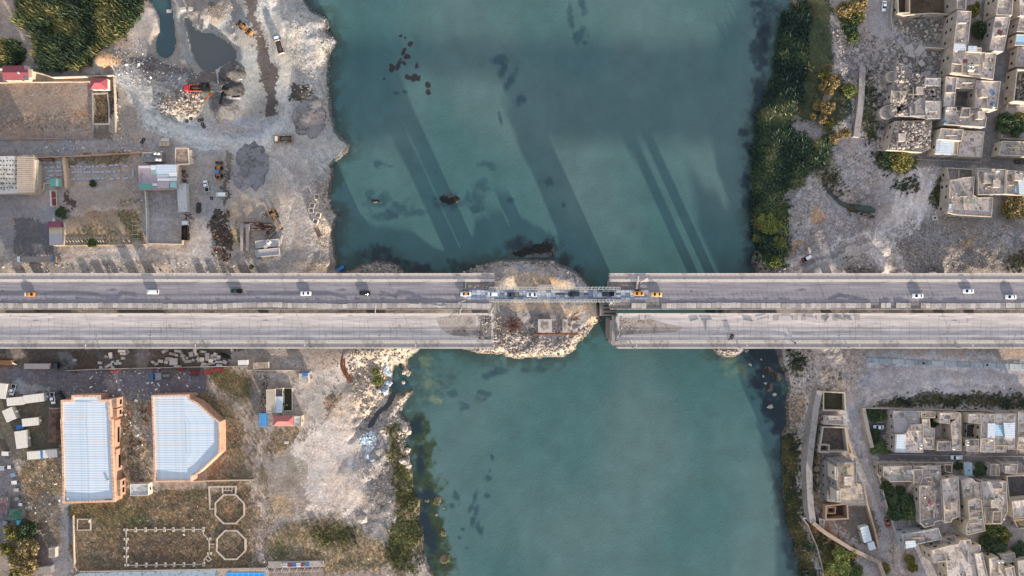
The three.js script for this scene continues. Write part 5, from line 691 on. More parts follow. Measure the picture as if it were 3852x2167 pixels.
{ const slabs = []; const put = (x, y, l, tag_) => looseAt('stone_slab', tag_, 'stone slab', box(l / 8.7, .45, .75), M('#a3a8b0', { t: 'conc' }), x, y, G(x, y)[1] - .05, R(.0, .1), tag_.includes('court') ? 'slabs in the walled court' : 'slabs in rows on the field');
  for (const q of '169,611,16 193,612,14 222,610,18 174,631,14 199,630,16 224,630,16 193,644,20 224,643,22 195,661,20 220,660,12 231,658,8 182,670,16 186,681,14'.split(' ')) put(...q.split(',').map(Number), 'grey stone slab lying in the small walled court');
  for (const q of '275,627,18 295,626,9 307,627,9 334,628,18 352,627,10 370,626,10 392,626,16 420,623,17 440,621,17 475,626,17 322,634,7 279,649,18 296,648,10 307,648,9 320,648,11 335,648,18 354,648,8 368,647,17 387,647,16 410,646,22 432,646,10 450,643,8 278,674,18 297,674,10 308,674,8 318,673,8 332,673,10 342,673,8 359,672,20 374,671,9 387,671,10 421,673,16 446,671,16 476,671,19 536,755,9'.split(' ')) put(...q.split(',').map(Number), 'pale stone slab in the rows on the field');
  looseAt('stone_slab', 'single grey slab standing crosswise at the east end of the slab rows', 'stone slab', box(.7, .45, 3), M('#a3a8b0', { t: 'conc' }), 502, 651, G(502, 651)[1], 0); }
{ const g = G(222, 690), t = thing('kiosk', 'small kiosk with a green and white roof at the court corner', 'kiosk', g[0], g[1], g[2]); part(t, 'wall', box(4.2, 2.4, 2.8), CREAM); part(t, 'roof', box(4.6, .12, 3.2, 0, 2.4, 0), RT('#5fa893', 'corrv')); part(t, 'roof_stripe', box(.9, .03, 3.22, .7, 2.52, 0), WHITEW);
  const g2 = G(214, 748), u = thing('goal_frame', 'white and red metal shelter frame standing in the forecourt', 'frame', g2[0], g2[1], g2[2], .06), L = 6.8; part(u, 'backrest', box(.7, 2.2, L, -1.3, 0, 0), WHITEW); part(u, 'red_panel', box(.35, 2.3, L - 1.2, -.7, 0, 0), M('#94504a')); for (const s of [-L / 2, 0, L / 2]) part(u, 'crossbar', beam([-1.2, 2.3, s], [1.3, 2.3, s], .16, .16), WHITEW); part(u, 'front_bar', beam([1.3, 2.3, -L / 2], [1.3, 2.3, L / 2], .2, .2), WHITEW); for (const s of [-L / 2, L / 2]) part(u, 'leg', box(.18, 2.3, .18, 1.3, 0, s), WHITEW);
  const g3 = G(223, 880), v = thing('barrel_roofed_hut', 'hut with a rounded red tin roof and a white flat end at the forecourt', 'hut', g3[0], g3[1], g3[2], .03); part(v, 'wall', box(5.4, 2.6, 10, 0, 0, 0), CREAM); const cy = new THREE.CylinderGeometry(3, 3, 5.8, 16, 1, false, 0, Math.PI); cy.rotateZ(Math.PI / 2).rotateX(-Math.PI / 2); const rc = boxUV(cy); rc.scale(1, .4, .86); rc.rotateX(0); rc.translate(0, 2.6, -2.6); part(v, 'red_roof', rc, RT('#87495a', 'corrv')); part(v, 'white_roof', box(5.6, .12, 4.8, .1, 2.6, 2.6), RT('#aaa6a8', 'corr')); part(v, 'water_cooler', box(1.2, 1.2, 1.4, -1.6, 0, -6), WHITEW); }
building('patchwork_shed', 'shed under a patchwork of lilac, white and green roof sheets', 'shed', [{ p: '519,622 667,617 668,709 524,713', h: 4, par: 0, rf: M('#9c8f96', { t: 'corrv' }) }], { m: CREAM, win: 0 });
{ const t = scene.children[scene.children.length - 1], b = t.position, sh = (x0, y0, x1, y1, c) => { const a = plan(x0, y0, b.y + 4), q = plan(x1, y1, b.y + 4); part(t, 'roof_sheet', box(q[0] - a[0], .07, q[1] - a[1], (a[0] + q[0]) / 2 - b.x, 4 + .01 + part.n++ * .003, (a[1] + q[1]) / 2 - b.z), RT(c, 'corrv')); }; part.n = 0;
  for (const s of [[522, 624, 566, 632, '#c6c3c4'], [567, 622, 586, 640, '#cfd2d2'], [568, 640, 588, 655, '#7fa79b'], [588, 620, 664, 656, '#b9c7d2'], [590, 658, 634, 668, '#aeb8c0'], [636, 648, 666, 664, '#d5d9d8'], [592, 671, 640, 681, '#dcdedd'], [526, 692, 572, 711, '#5f9f8c'], [574, 690, 592, 699, '#d6d6d2'], [594, 684, 636, 708, '#b3a4a8'], [640, 684, 665, 706, '#8fbdb2'], [640, 668, 666, 681, '#c0cacd']]) sh(...s);
  const t2 = building('flat_roofed_hut', 'flat concrete hut with four tanks on its roof north of the patchwork shed', 'hut', [{ p: '536,573 606,570 608,608 538,609', h: 3.2, par: .25, pw: .2 }], { m: GREYC, rf: M('#8d8d8f', { t: 'roof' }), win: 0 }); const y = t2.userData.roofY; [[581, 576], [593, 577], [587, 599], [599, 600]].forEach(p => tank('grey water tank on the concrete hut beside the patchwork shed', p[0], p[1], y, 0, 'tanks on the concrete hut'));
  building('flat_roofed_hut', 'beige flat roofed hut with white lean-tos east of the concrete hut', 'hut', [{ p: '658,557 706,556 712,617 658,620', h: 3.4, par: .2, rf: M('#9c8b7f', { t: 'roof' }) }, { p: '660,553 700,551 702,557 660,558', h: 3, par: 0, rf: WHITEW }, { p: '709,566 721,565 722,588 711,588', h: 2.4, par: 0, rf: WHITEW }, { p: '711,593 722,592 725,616 714,617', h: 2.4, par: 0, rf: WHITEW }], { m: CREAM, win: 0 });
  building('long_container', 'long white ribbed cabin standing east of the fenced yard', 'cabin', [{ p: '666,691 699,690 703,795 671,797', h: 2.9, par: 0, rf: M('#b6b7b4', { t: 'corr' }) }], { m: WHITEW, win: 0 });
  const gg = G(650, 545), st = thing('pallet_stack', 'pale crate stack at the upper corner of the sheds', 'crates', ...[plan(617, 540, gg[1] + 1.5)].flatMap(p => [p[0], gg[1], p[1]])); for (const [i, x] of [-1.6, 0, 1.6].entries()) part(st, 'crate', box(1.4, 1.4 + i * .1, 2.2, x, 0, 0), M('#b5a48c', { t: 'conc' })); part(st, 'sheet', box(3.4, .1, 1.2, .5, 1.7, -1.6), WHITEW); }
wall('white painted wall between the fenced field and the next yard', '545,716 550,800 553,914', 2, .45, WHITEW); wall('thin white wall closing the yard by the black tipper', '552,915 640,917 683,918 684,870', 1.6, .3, CREAM); wall('low broken kerb along the south side of the fenced field', '207,925 300,923 420,922 548,920', .7, .4, M('#c9b493', { t: 'conc' }));
{ const g = G(390, 905), t = thing('pipe_fence', 'row of bent white pipe frames along the south of the brown field', 'fence', g[0], g[1], g[2]), q = sx => plan(sx, 910, g[1] + 1)[0] - g[0]; for (const x of [252, 264, 276, 288, 297, 310, 328, 341, 370, 379, 389, 413, 430, 448, 467, 487]) part(t, 'pipe_post', merge([beam([q(x), 0, 1.1], [q(x) - .4, 1.9, -.6], .14, .14), beam([q(x) - .4, 1.9, -.6], [q(x) - .3, 1.9, -1.3], .14, .14)]), WHITEW); part(t, 'pipe_rail', beam([q(250), 1.9, -1], [q(490), 1.9, -1], .1, .1), WHITEW);
  const u = thing('ladder_frame', 'ladder-like white pipe frame at the east end of the brown field', 'frame', ...(p => [p[0], p[1], p[2]])(G(517, 875))), L = 9.4; for (const x of [-1.4, .9]) part(u, 'side_pipe', beam([x, 1.6, -L / 2], [x, 1.6, L / 2], .14, .14), GREYC); for (let i = 0; i < 6; i++) part(u, 'crossbar', beam([-1.5, 1.62, -L / 2 + i * L / 5], [1.9, 1.62, -L / 2 + i * L / 5], .13, .13), WHITEW); for (const x of [-1.4, .9]) for (const z of [-L / 2, L / 2]) part(u, 'leg', box(.13, 1.6, .13, x, 0, z), GREYC); }
truck('articulated lorry with a white cab and long grey trailer beside the bridge', 140, 976, 0, { n: 'articulated_lorry', cab: '#dfe3e6', bed: '#a9a6a2', box: 1, top: '#8e8780', end: '#3d6f9c', L: 16.6, wheels: [-7.2, -4.6, 4.4, 5.7, 7] }); truck('black open tipper with a pale cab beside the white walled yard', 697, 867, -1.57, { cab: '#c9ccc9', bed: '#5a4a40', load: '#3c302b', L: 8.4, bh: 1.5 });
// pipes, slabs, frames and the scrap row
scrap('scrap_heap', 'long dark heap of scrap metal and tyres beside the dirt road', '802,850 830,800 862,790 864,880 868,970 838,985 806,955', 480, .35, 1.5); scrap('scrap_heap', 'rusty orange scrap at the south end of the scrap row', '795,950 830,940 862,975 860,988 800,965', 70, .3, 1); scrap('scrap_heap', 'dark clutter of parts along the white cabin and huts', '676,640 705,640 706,690 705,800 728,810 730,825 690,830 702,760', 170, .3, 1); scrap('scrap_heap', 'scattered parts around the parked van and loader', '808,740 860,745 866,800 810,800|', 70, .25, .9);
{ const y0 = G(922, 893)[1]; looseAt('concrete_trough', 'long concrete slab with a rusty channel lying across the weeds', 'slab', merge([box(1.3, .9, 11.6, -1.2), box(1.3, .9, 11.6, 1.2), box(1.2, .5, 11.4)]), CONC, 923, 893, y0, 0); looseAt('steel_tube', 'rusty channel laid along the concrete slab', 'tube', box(.5, .3, 9.6), RUSTY, 920, 900, y0 + .75, .02);
  const tb = M('#5e4a3f', { t: 'rust', r: .7 }); for (const [x, y, l, r, h, w] of [[970, 841, 12, -.06, .45, 'northern long tube'], [975, 861, 10, .06, .45, 'tube resting on the concrete slab'], [1000, 852, 9, -.12, .3, 'thin tube between the two long tubes']]) { const g = bar([-l / 2, 0, 0], [l / 2, 0, 0], h, 10); looseAt('steel_tube', `brown steel pile tube, ${w}`, 'tube', g, tb, x, y, G(x, y)[1] + h + .2, r); }
  for (const [x, y, l, r, w] of [[1010, 872, 5, .9, 'topmost'], [1018, 878, 6, .8, 'middle'], [1026, 886, 5.5, .7, 'lowest']]) looseAt('steel_profile', `dark steel profile slanting beside the box slabs, ${w}`, 'steel profile', box(l, .25, .25), tb, x, y, G(x, y)[1] + .2, r); looseAt('steel_profile', 'pale steel profile standing on end east of the box slabs', 'steel profile', box(3.8, .4, .7), CONCL, 1058, 900, G(1058, 900)[1], 1.3);
  for (const [x, y, w] of [[1005, 916, 'northern, a white tank on it'], [1006, 950, 'southern']]) { const g = G(x, y), t = thing('box_slab', `big grey concrete box slab with white rims, ${w}`, 'concrete slab', ...[plan(x, y, g[1] + 1.6)].flatMap(p => [p[0], g[1] - .1, p[1]]), .1); part(t, 'slab', box(10, 1.5, 3.1), M('#a7a6a6', { t: 'conc' })); for (const s of [-1.5, 1.5]) part(t, 'rim', box(10.2, .25, .2, 0, 1.5, s), KERBW); for (const s of [-5, 5]) part(t, 'rim', box(.2, .25, 2.78, s, 1.5, 0), KERBW); }
  const tk = thing('water_tank', 'round white tank sitting on the northern box slab', 'water tank', ...[plan(1006, 909, 8)].flatMap(p => [p[0], G(1006, 909)[1] + 1.45, p[1]])); part(tk, 'tank', tankG.clone().scale(1.7, 1.2, 1.7), TANKW); part(tk, 'lid', cyl(.45, .45, .12, 0, 1.62, 0), GALV); looseAt('timber_ramp', 'pale board leaning from the round white tank', 'board', box(3, .15, 1.4), CONCL, 1004, 925, G(1004, 925)[1] + 1.75, .55);
  for (const [i, [x, y, r]] of [[1191, 740, .25], [1174, 773, -.25], [1170, 792, .12], [1196, 809, -.22], [1186, 833, -.3]].entries()) { const g = G(x, y), t = thing('culvert_frame', 'square concrete box culvert, ' + ['northernmost of the five on the shore', 'second from the north on the shore', 'third from the north, lying close below the second', 'fourth from the north on the shore', 'southernmost of the five on the shore'][i], 'culvert', ...[plan(x, y, g[1] + 1)].flatMap(p => [p[0], g[1], p[1]]), r, 'square culverts on the shore'); part(t, 'frame', prism(rect(-1.1, -1.1, 1.1, 1.1), -.1, 1.1, [rect(-.85, -.85, .85, .85)]), M('#cfc4b5', { t: 'conc' })); }
  for (let i = 0; i < 5; i++) looseAt('steel_girder', 'rusty steel girder in the bundle south of the square culverts', 'girder', box(4.4, .3, .25), tb, 1190 + i * 3.2, 876 - i * 1.4, G(1196, 872)[1] + .15, -1.15, 'girder bundle on the shore');
  const dr = thing('steel_drum', 'rusty ring drum with a stick lying north of the excavator', 'drum', ...G(986, 756)); part(dr, 'ring', boxUV(new THREE.TorusGeometry(.6, .16, 8, 16).rotateX(Math.PI / 2)).translate(0, .3, 0), GREYC); part(dr, 'stick', bar([.3, .3, .4], [1, .15, 2.2], .08), CONCL);
  stones('cobble_pile', 'pile of grey cobbles west of the excavator', scatter('975,800 998,798 1000,815 978,818', 46, .4, .8), RUB);
  const bt = thing('river_boat', 'bright blue boat moored under the bridge edge on the west shore', 'boat', ...[plan(1278, 1013, .3)].flatMap(p => [p[0], .05, p[1]]), .62); const hull = loft([[-2.6, .1, .3, .75, .02], [-1.6, .62, .05, .62, .02], [0, .78, 0, .55, .02], [1.8, .7, 0, .55, .02], [2.3, .6, .1, .6, .02]]); part(bt, 'hull', hull, paintM('#1f6fb5')); for (const x of [-.8, .7, 1.7]) part(bt, 'thwart', box(.3, .06, 1.3, x, .58, 0), paintM('#4f94cc'));
  const b2 = thing('river_boat', 'grey-blue rowing boat moored at the reeds on the top east shore', 'boat', ...[plan(2990, 25, .3)].flatMap(p => [p[0], .05, p[1]]), -.75); part(b2, 'hull', loft([[-2.8, .1, .3, .8, .02], [-1.6, .6, .05, .62, .02], [0, .72, 0, .55, .02], [1.8, .66, 0, .55, .02], [2.4, .2, .1, .65, .02]]), paintM('#5b6d7c')); for (const x of [-.8, .7]) part(b2, 'thwart', box(.3, .06, 1.2, x, .58, 0), paintM('#8ca0ae')); }
stones('shore_stones', 'stones along the western river edge', [...scatter('1225,20 1262,150 1236,210 1240,480 1215,480 1205,60', 260, .12, .5), ...scatter('1230,640 1300,560 1310,580 1250,650 1240,900 1262,1000 1200,1010 1200,760', 340, .12, .5), ...scatter('1310,1020 1410,985 1500,1002 1520,1030 1300,1030', 220, .15, .8)], RUB);
stones('spoil_stones', 'loose stones and clods on the bulldozed strip beside the bridge', scatter('0,985 900,985 900,1028 0,1028', 170, .15, .6), RUB);
// ---------------------------------------------------------------- west bank, south of the bridges
truck('dark grey lorry trailer with a black cab parked below the bridge', 161, 1376, Math.PI, { n: 'articulated_lorry', cab: '#26303c', bed: '#77747a', box: 1, top: '#7d7a7e', L: 13.6, wheels: [-5.6, -3.4, 3, 4.3, 5.4] }); { const g = G(18, 1368), t = thing('skip_frame', 'orange brown skip with a trestle end at the west edge', 'skip', ...[plan(14, 1364, g[1] + 2)].flatMap(p => [p[0], g[1], p[1]])); part(t, 'skip', box(7, 1.6, 2, -.5), M('#a0764a', { t: 'rust' })); part(t, 'trestle', merge([bar([3.4, 0, 1.2], [3.8, 2.2, 0], .1), bar([4.4, 0, 1.2], [3.8, 2.2, 0], .1), bar([3.8, 2.2, 0], [3, 2, -1], .1)]), WHITEW); part(t, 'floor', box(6.6, .05, 1.7, -.5, 1.6, 0), M('#6d4f35')); }
wall('thin concrete wall below the south bridge, long western run', '247,1395 380,1389 500,1386 720,1381 930,1377', 1.8, .3, CONC); wall('broken pale wall south of the container', '930,1394 945,1392 1000,1395 1130,1393', .9, .4, M('#c9b59b', { t: 'conc' }));
{ const blk = (q, lab, grp, y) => q.split(' ').forEach(s => { const [x, y0, l, w, r] = s.split(',').map(Number); looseAt('concrete_block', lab, 'concrete block', box(l / 8.8, .8 + hash(x, y0, 3) * .5, w / 8.8), hash(x, y0, 5) > .4 ? CONCL : M('#a69c8e', { t: 'conc' }), x, y0, G(x, y0)[1] - .05 + (hash(x, y0, 9) > .75 ? .5 : 0), -r, grp); });
  blk('285,1354,14,9,-.1 403,1341,14,10,.3 420,1337,24,12,1.4 462,1320,26,10,0 480,1317,24,10,.9 463,1331,16,8,.1 476,1330,9,9,.4 466,1347,14,10,0 380,1364,14,9,.1 412,1375,30,10,-.5 428,1361,12,8,-.4 441,1367,12,9,.2 447,1358,10,9,-.3 455,1366,11,9,.3 384,1382,12,10,.1 427,1381,13,8,.6', 'grey block scattered on the dark soil below the bridge', 'scattered blocks by the west wall');
  blk('579,1362,12,9,.3 592,1368,12,9,0 608,1358,18,11,.1 628,1362,13,11,.4 640,1350,30,14,0 655,1360,30,26,0 670,1378,26,8,0 646,1330,14,10,.3 660,1332,12,8,-.4 672,1320,24,10,.1 684,1324,12,9,.9 668,1336,10,9,.2 690,1338,16,14,.5 694,1350,10,14,-.5 706,1346,10,10,.4 710,1359,26,11,-.1 730,1354,10,10,.2 722,1332,16,18,-.2 735,1320,10,16,-.1 742,1333,14,12,.3 767,1323,26,9,.05 750,1350,14,14,.6 752,1358,12,8,0 763,1352,14,16,.1 770,1368,18,9,.2 783,1342,16,30,0 782,1372,22,10,-.4 796,1356,14,12,.1 800,1366,20,9,0 800,1342,12,20,.2 813,1334,14,14,.3 812,1350,12,10,-.2 826,1344,12,14,.1 826,1361,26,9,0 828,1374,22,9,.05 848,1362,16,14,.4 765,1374,12,8,.1 876,1318,12,16,-.1 620,1322,14,11,-.5 630,1316,12,10,.4 600,1384,10,6,0', 'pale block in the jumbled heap below the bridge', 'heap of blocks below the bridge');
  for (let i = 0; i < 4; i++) looseAt('timber_beam', 'dark beam in the bundle at the east end of the block heap', 'beam', box(4, .25, .3), DARK, 846 + i * 2, 1332 + i * 4.5, G(846, 1340)[1] + .3, -.25, 'dark beams by the block heap'); }
{ const red = M('#8f3a3c', { t: 'rust', r: .6 }); for (const [x, y, w, d, h, wh] of [[680, 1390, 26, 10, 1.1, 'westernmost'], [728, 1404, 32, 18, 1.4, 'largest'], [776, 1402, 30, 14, 1.3, 'beside the largest'], [817, 1392, 46, 10, 1, 'long eastern']]) { const g = G(x, y), t = thing('red_rack', `red steel rack in the row under the wall, ${wh}`, 'rack', ...[plan(x, y, g[1] + h)].flatMap(p => [p[0], g[1], p[1]])), a = w / 17.4, b = d / 17.4, n = Math.round(w / 6); for (let i = 0; i <= n; i++) part(t, 'bar', merge([box(.16, .12, b * 2, -a + 2 * a * i / n, h, 0), box(.14, h, .14, -a + 2 * a * i / n, 0, -b), box(.14, h, .14, -a + 2 * a * i / n, 0, b)]), red); part(t, 'rail', merge([beam([-a, h + .06, -b], [a, h + .06, -b], .14, .14), beam([-a, h + .06, b], [a, h + .06, b], .14, .14), beam([-a, h * .5, 0], [a, h * .5, 0], b * 1.6, .1)]), red); }
  stones('red_scrap', 'red steel scraps along the thin concrete wall', [...scatter('395,1393 460,1390 462,1400 410,1404', 40, .3, 1.1), ...scatter('560,1388 620,1386 640,1394 560,1396', 26, .3, .8)], [red], scrG); }
litter('white and pale litter strewn over the dark south-west yard', '250,1400 760,1392 760,1500 560,1520 560,1830 460,1830 450,1510 260,1500', 360, .3, 1.6); litter('litter on the dry field south of the long warehouse', '70,1730 230,1730 235,2000 160,2060 90,1900', 130, .3, 1.3); litter('litter scattered over the southern fields', '280,1840 1450,1880 1500,2140 300,2140', 200, .25, 1);
scrap('rubble_heap', 'pale rubbish heap between the two warehouses', '478,1660 530,1655 540,1700 515,1722 480,1705', 150, .3, 1.2); scrap('rubble_heap', 'clutter of timber along the east side of the long warehouse', '448,1540 500,1530 505,1560 470,1640 450,1600', 110, .3, 1.1); scrap('rubble_heap', 'rubbish by the western wall of the tin hall', '520,1535 560,1520 562,1600 525,1570', 80, .3, 1.1);
{ const g = G(595, 1418), t = thing('scrap_trailer', 'blue and grey scrap trailer frame in the dark yard', 'trailer', ...[plan(596, 1416, g[1] + 1)].flatMap(p => [p[0], g[1], p[1]]), .08); part(t, 'blue_panel', box(1.2, 1.4, 3.2, -2.7), paintM('#2f5d80')); part(t, 'frame', merge([box(3, .2, .2, -.3, 1.2, -1.4), box(3, .2, .2, -.3, 1.2, 1.4), box(.2, .2, 3, 1.2, 1.2, 0), box(2.8, .1, 2.8, -.3, .5, 0)]), GALV); for (let i = 0; i < 5; i++) part(t, 'slat', box(.5, .12, 3, 2.1 + i * .65, 1.1, 0), M('#7f8d98', { t: 'rust' })); }
const CAR_ = (label, sx, sy, L, W, deg, side, top, o) => boxThing('site_cabin', label, 'cabin', sx, sy, L, W, 2.6, -deg * Math.PI / 180, side, top, { group: 'cabins in the south-west yard', ac: 1, ...o });
const OFFW = M('#b9b4ab', { t: 'conc' }), OFFT = M('#d4cec2', { t: 'conc' });
CAR_('cream roofed cabin, western one of the end-to-end pair', 56, 1510, 7, 3.4, -5, OFFW, OFFT); CAR_('cream roofed cabin, eastern one of the end-to-end pair', 127, 1499, 8.8, 3.4, -7, OFFW, OFFT); CAR_('cabin cut by the west edge of the picture', 4, 1471, 4.2, 6.4, 6, OFFW, OFFT); CAR_('askew cabin with clutter on its roof at the west', 34, 1560, 4.4, 5.2, -24, OFFW, OFFT); CAR_('cream cabin just left of the brown tent shed', 112, 1588, 6.6, 3.2, -6, OFFW, OFFT); CAR_('cluttered white cabin below the small blue shed', 78, 1654, 4.6, 7.4, -8, OFFW, OFFT); CAR_('white cabin, western one of the pair joined by a blue link', 126, 1713, 5.4, 3.3, -4, OFFW, OFFT); CAR_('white cabin, eastern one of the pair joined by a blue link', 188, 1707, 6, 3.3, -4, OFFW, OFFT);
for (const [x, y, l, w, r, c, lab] of [[73, 1607, 2.6, 1.6, -8, '#2f6aa5', 'small blue shed roof between two cream cabins'], [156, 1711, 1.2, 3.4, -4, '#4a86b8', 'blue link between the two white cabins']]) boxThing('blue_shed', lab, 'shed', x, y, l, w, 2.3, -r * Math.PI / 180, paintM(c), paintM(c));
{ const g = G(195, 1603), t = thing('tent_shed', 'long barrel tent shed covered in brown sheets against the long warehouse', 'tent', ...[plan(196, 1602, g[1] + 3)].flatMap(p => [p[0], g[1], p[1]]), -.04), N = 6, K = 8, cols = ['#6b5648', '#78604f', '#5f4c41'].map(c => M(c, { t: 'roof' })); for (let k = 0; k < K; k++) for (let n = 0; n < N; n++) { const a0 = Math.PI * n / N, a1 = Math.PI * (n + 1) / N, z0 = -7.2 + 14.4 * k / K + .02, z1 = -7.2 + 14.4 * (k + 1) / K - .02, p = a => [-3.1 * Math.cos(a), 3.1 * Math.sin(a)]; const [x0, y0] = p(a0), [x1, y1] = p(a1); part(t, 'roof_sheet', geoFrom([x0, y0, z0, x0, y0, z1, x1, y1, z1, x0, y0, z0, x1, y1, z1, x1, y1, z0]), cols[Math.floor(rnd() * 3)]); } for (const z of [-7.2, 7.2]) { const pos = []; for (let n = 0; n < N; n++) { const a0 = Math.PI * n / N, a1 = Math.PI * (n + 1) / N; pos.push(0, 0, z, -3.1 * Math.cos(a0), 3.1 * Math.sin(a0), z, -3.1 * Math.cos(a1), 3.1 * Math.sin(a1), z); } part(t, 'end_wall', geoFrom(pos), WHITEW); } part(t, 'skirt', merge([box(.3, .5, 14.6, -3.2), box(.3, .5, 14.6, 3.2)]), WHITEW); }
// warehouse roofs: ribbed sheets laid one by one
function tinRoof(t, b, poly, y, w, cols) { const xs = poly.map(p => p[0]), zs = poly.map(p => p[1]), x0 = Math.min(...xs), x1 = Math.max(...xs), z0 = Math.min(...zs), z1 = Math.max(...zs), n = Math.ceil((z1 - z0) / w);
  for (let i = 0; i < n; i++) { const zc = z0 + (i + .5) * (z1 - z0) / n; const cut = []; for (let k = 0; k < poly.length; k++) { const a = poly[k], c = poly[(k + 1) % poly.length]; if ((a[1] > zc) !== (c[1] > zc)) cut.push(a[0] + (c[0] - a[0]) * (zc - a[1]) / (c[1] - a[1])); } cut.sort((p, q) => p - q); if (cut.length < 2) continue; const l = cut[0] + .1, r = cut[cut.length - 1] - .1, mid = l + (Math.max(...xs) - Math.min(...xs)) * .46; const d = (z1 - z0) / n - .015;
    for (const [a, c, f] of [[l, Math.min(mid, r), -1], [Math.min(mid, r), r, 1]]) if (c - a > .3) { const s = part(t, 'roof_sheet', box(c - a - .04, .06, d), cols[Math.floor(rnd() * cols.length)]); s.position.set((a + c) / 2, y - Math.abs((a + c) / 2 - mid) * .018 - .1 + .3, zc); s.rotation.z = -f * .018; part.q = s; } } }
const TIN = ['#bccad4', '#bfccd6', '#b9c8d3', '#c2cdd5', '#c3c8cc'].map(c => M(c, { t: 'corrv', r: .62 }));
function hall(label, s, h, roofIn, o) {
  const outer = pts(s), gc = G(...centre(outer)), H = h + 1.1, c = plan(...centre(outer), gc[1] + H), poly = shift(outer.map(p => plan(p[0], p[1], gc[1] + H)), ...c), q = area(poly) < 0 ? poly.slice().reverse() : poly, t = thing('tin_roofed_hall', label, 'warehouse', c[0], gc[1], c[1]);
  part(t, 'wall', prism(q, -1, h), PEACH); part(t, 'parapet', prism(q, h, H, [inset(q, o.pw ?? .9)]), M('#d6b096', { t: 'conc' })); const ins = inset(q, (o.pw ?? .9) - .1); part(t, 'gutter_slab', prism(ins, h - .1, h + .06), M('#b0bfcb', { t: 'conc' })); tinRoof(t, c, ins, h + .35, 1.05, TIN);
  const q2 = inset(q, .45); for (let k = 0; k < q2.length; k++) { const a = q2[k], b = q2[(k + 1) % q2.length], L = Math.hypot(b[0] - a[0], b[1] - a[1]), n = Math.floor(L / 1.5); if (L < 3) continue; const cs = []; for (let i = 1; i < n; i++) cs.push(box(.1, .03, (o.pw ?? .9) - .1, a[0] + (b[0] - a[0]) * i / n, H, a[1] + (b[1] - a[1]) * i / n, -Math.atan2(b[1] - a[1], b[0] - a[0]))); if (cs.length) part(t, 'coping_joint', merge(cs), M('#8d6a55')).userData.kind = 'stuff'; }
  if (o.bays) for (const [x, y, w, d, hh] of o.bays) { const a = plan(x, y, gc[1] + hh), b = part(t, 'side_bay', box(w, hh + 1, d, a[0] - c[0], -1, a[1] - c[1]), PEACH); part(b, 'bay_roof', box(w - .3, .06, d - .3, a[0] - c[0], hh, a[1] - c[1]), M('#a2917f', { t: 'roof' })); part(b, 'bay_opening', box(.08, 1.6, d * .5, a[0] - c[0] + w / 2, 1, a[1] - c[1]), PANE); }
  return t;
}
const h1 = hall('long warehouse with a pale blue tin roof and peach stepped parapet', '228,1505 268,1504 268,1487 378,1486 379,1504 412,1503 416,1570 420,1580 424,1700 432,1889 235,1895 232,1700 226,1582 229,1570', 5.2, null, { bays: [[430, 1516, 2.2, 4, 4.8], [431, 1554, 2.2, 3.6, 4.4], [431, 1640, .5, 13, 4.4], [435, 1740, .5, 11, 4.4], [443, 1822, 2.2, 3.6, 4.2], [444, 1848, 2.2, 4.4, 4]] });
const h2 = hall('tin roofed hall with slanted eastern corners and a peach parapet', '569,1487 711,1484 713,1501 742,1514 826,1588 827,1706 744,1784 721,1795 720,1812 580,1815 575,1650', 5.6, null, { pw: .7 });
{ const put = (t, n, g, sx, sy, m, r) => { const a = plan(sx, sy, t.position.y + 5.7), p = part(t, n, g, m); p.position.set(a[0] - t.position.x, 5.56, a[1] - t.position.z); p.rotation.y = r; }; put(h1, 'loose_sheet', box(1.8, .1, .5), 352, 1556, GALV, -.6); put(h1, 'loose_sheet', box(1.8, .1, .5), 366, 1557, GALV, 1.1); put(h1, 'loose_sheet', box(2.6, .1, .4), 280, 1577, GALV, 0); put(h1, 'roof_vent', box(.9, .7, .9), 406, 1809, WHITEW, 0); put(h1, 'loose_sheet', box(1.6, .1, .4), 268, 1862, GALV, 1); put(h1, 'roof_vent', cyl(.5, .5, .7), 258, 1875, WHITEW, 0); }
building('flat_roofed_hut', 'white flat roofed hut between the two tin halls', 'hut', [{ p: '489,1822 557,1821 558,1864 490,1866', h: 3.4, par: .25, pw: .2, rf: M('#c3c6c9', { t: 'roof' }) }], { m: M('#d6cdba', { t: 'conc' }) }); boxThing('brick_hut', 'little brick red lean-to against the western wall of the tin hall', 'hut', 561, 1540, 1.7, 2.4, 2.4, 0, PEACH, M('#9a6a54', { t: 'conc' }));
boxThing('site_cabin', 'beige cabin parked under the south bridge edge east of the block heap', 'cabin', 980, 1375, 6.4, 2.6, 2.6, .06, OFFW, M('#b3a795', { t: 'roof' })); boxThing('delivery_van', 'small white van box beside the end of the thin wall', 'van', 913, 1364, 4, 2, 2.1, .03, M('#d9d9d6', { r: .4 }), M('#dcd8d0', { r: .4 }));
building('garden_house', 'house with a beige half roof, blue tin roof and walled dark garden', 'house', [{ p: '1001,1466 1034,1464 1035,1552 1002,1552', h: 3.6, par: .1, pw: .2, rf: M('#b0a696', { t: 'corr' }) }, { p: '1034,1494 1064,1493 1060,1552 1035,1552', h: 3.1, par: 0, rf: TIN[0] }, { p: '1034,1462 1064,1460 1064,1493 1035,1493', h: 2.2, par: .4, pw: .25, rf: M('#6f7074', { t: 'roof' }) }], { m: CREAM });
wall('low wall round the dark garden beside the beige and blue roofed house', '1066,1461 1098,1461 1099,1546 1070,1546', 1, .3, CREAM); { const q = GP('1067,1463 1097,1463 1097,1544 1068,1544'); struct('garden_soil', prism(q, G(1082, 1500)[1] - .4, G(1082, 1500)[1] + .25), M('#353a26', { t: 'roof', b: .2 })); }
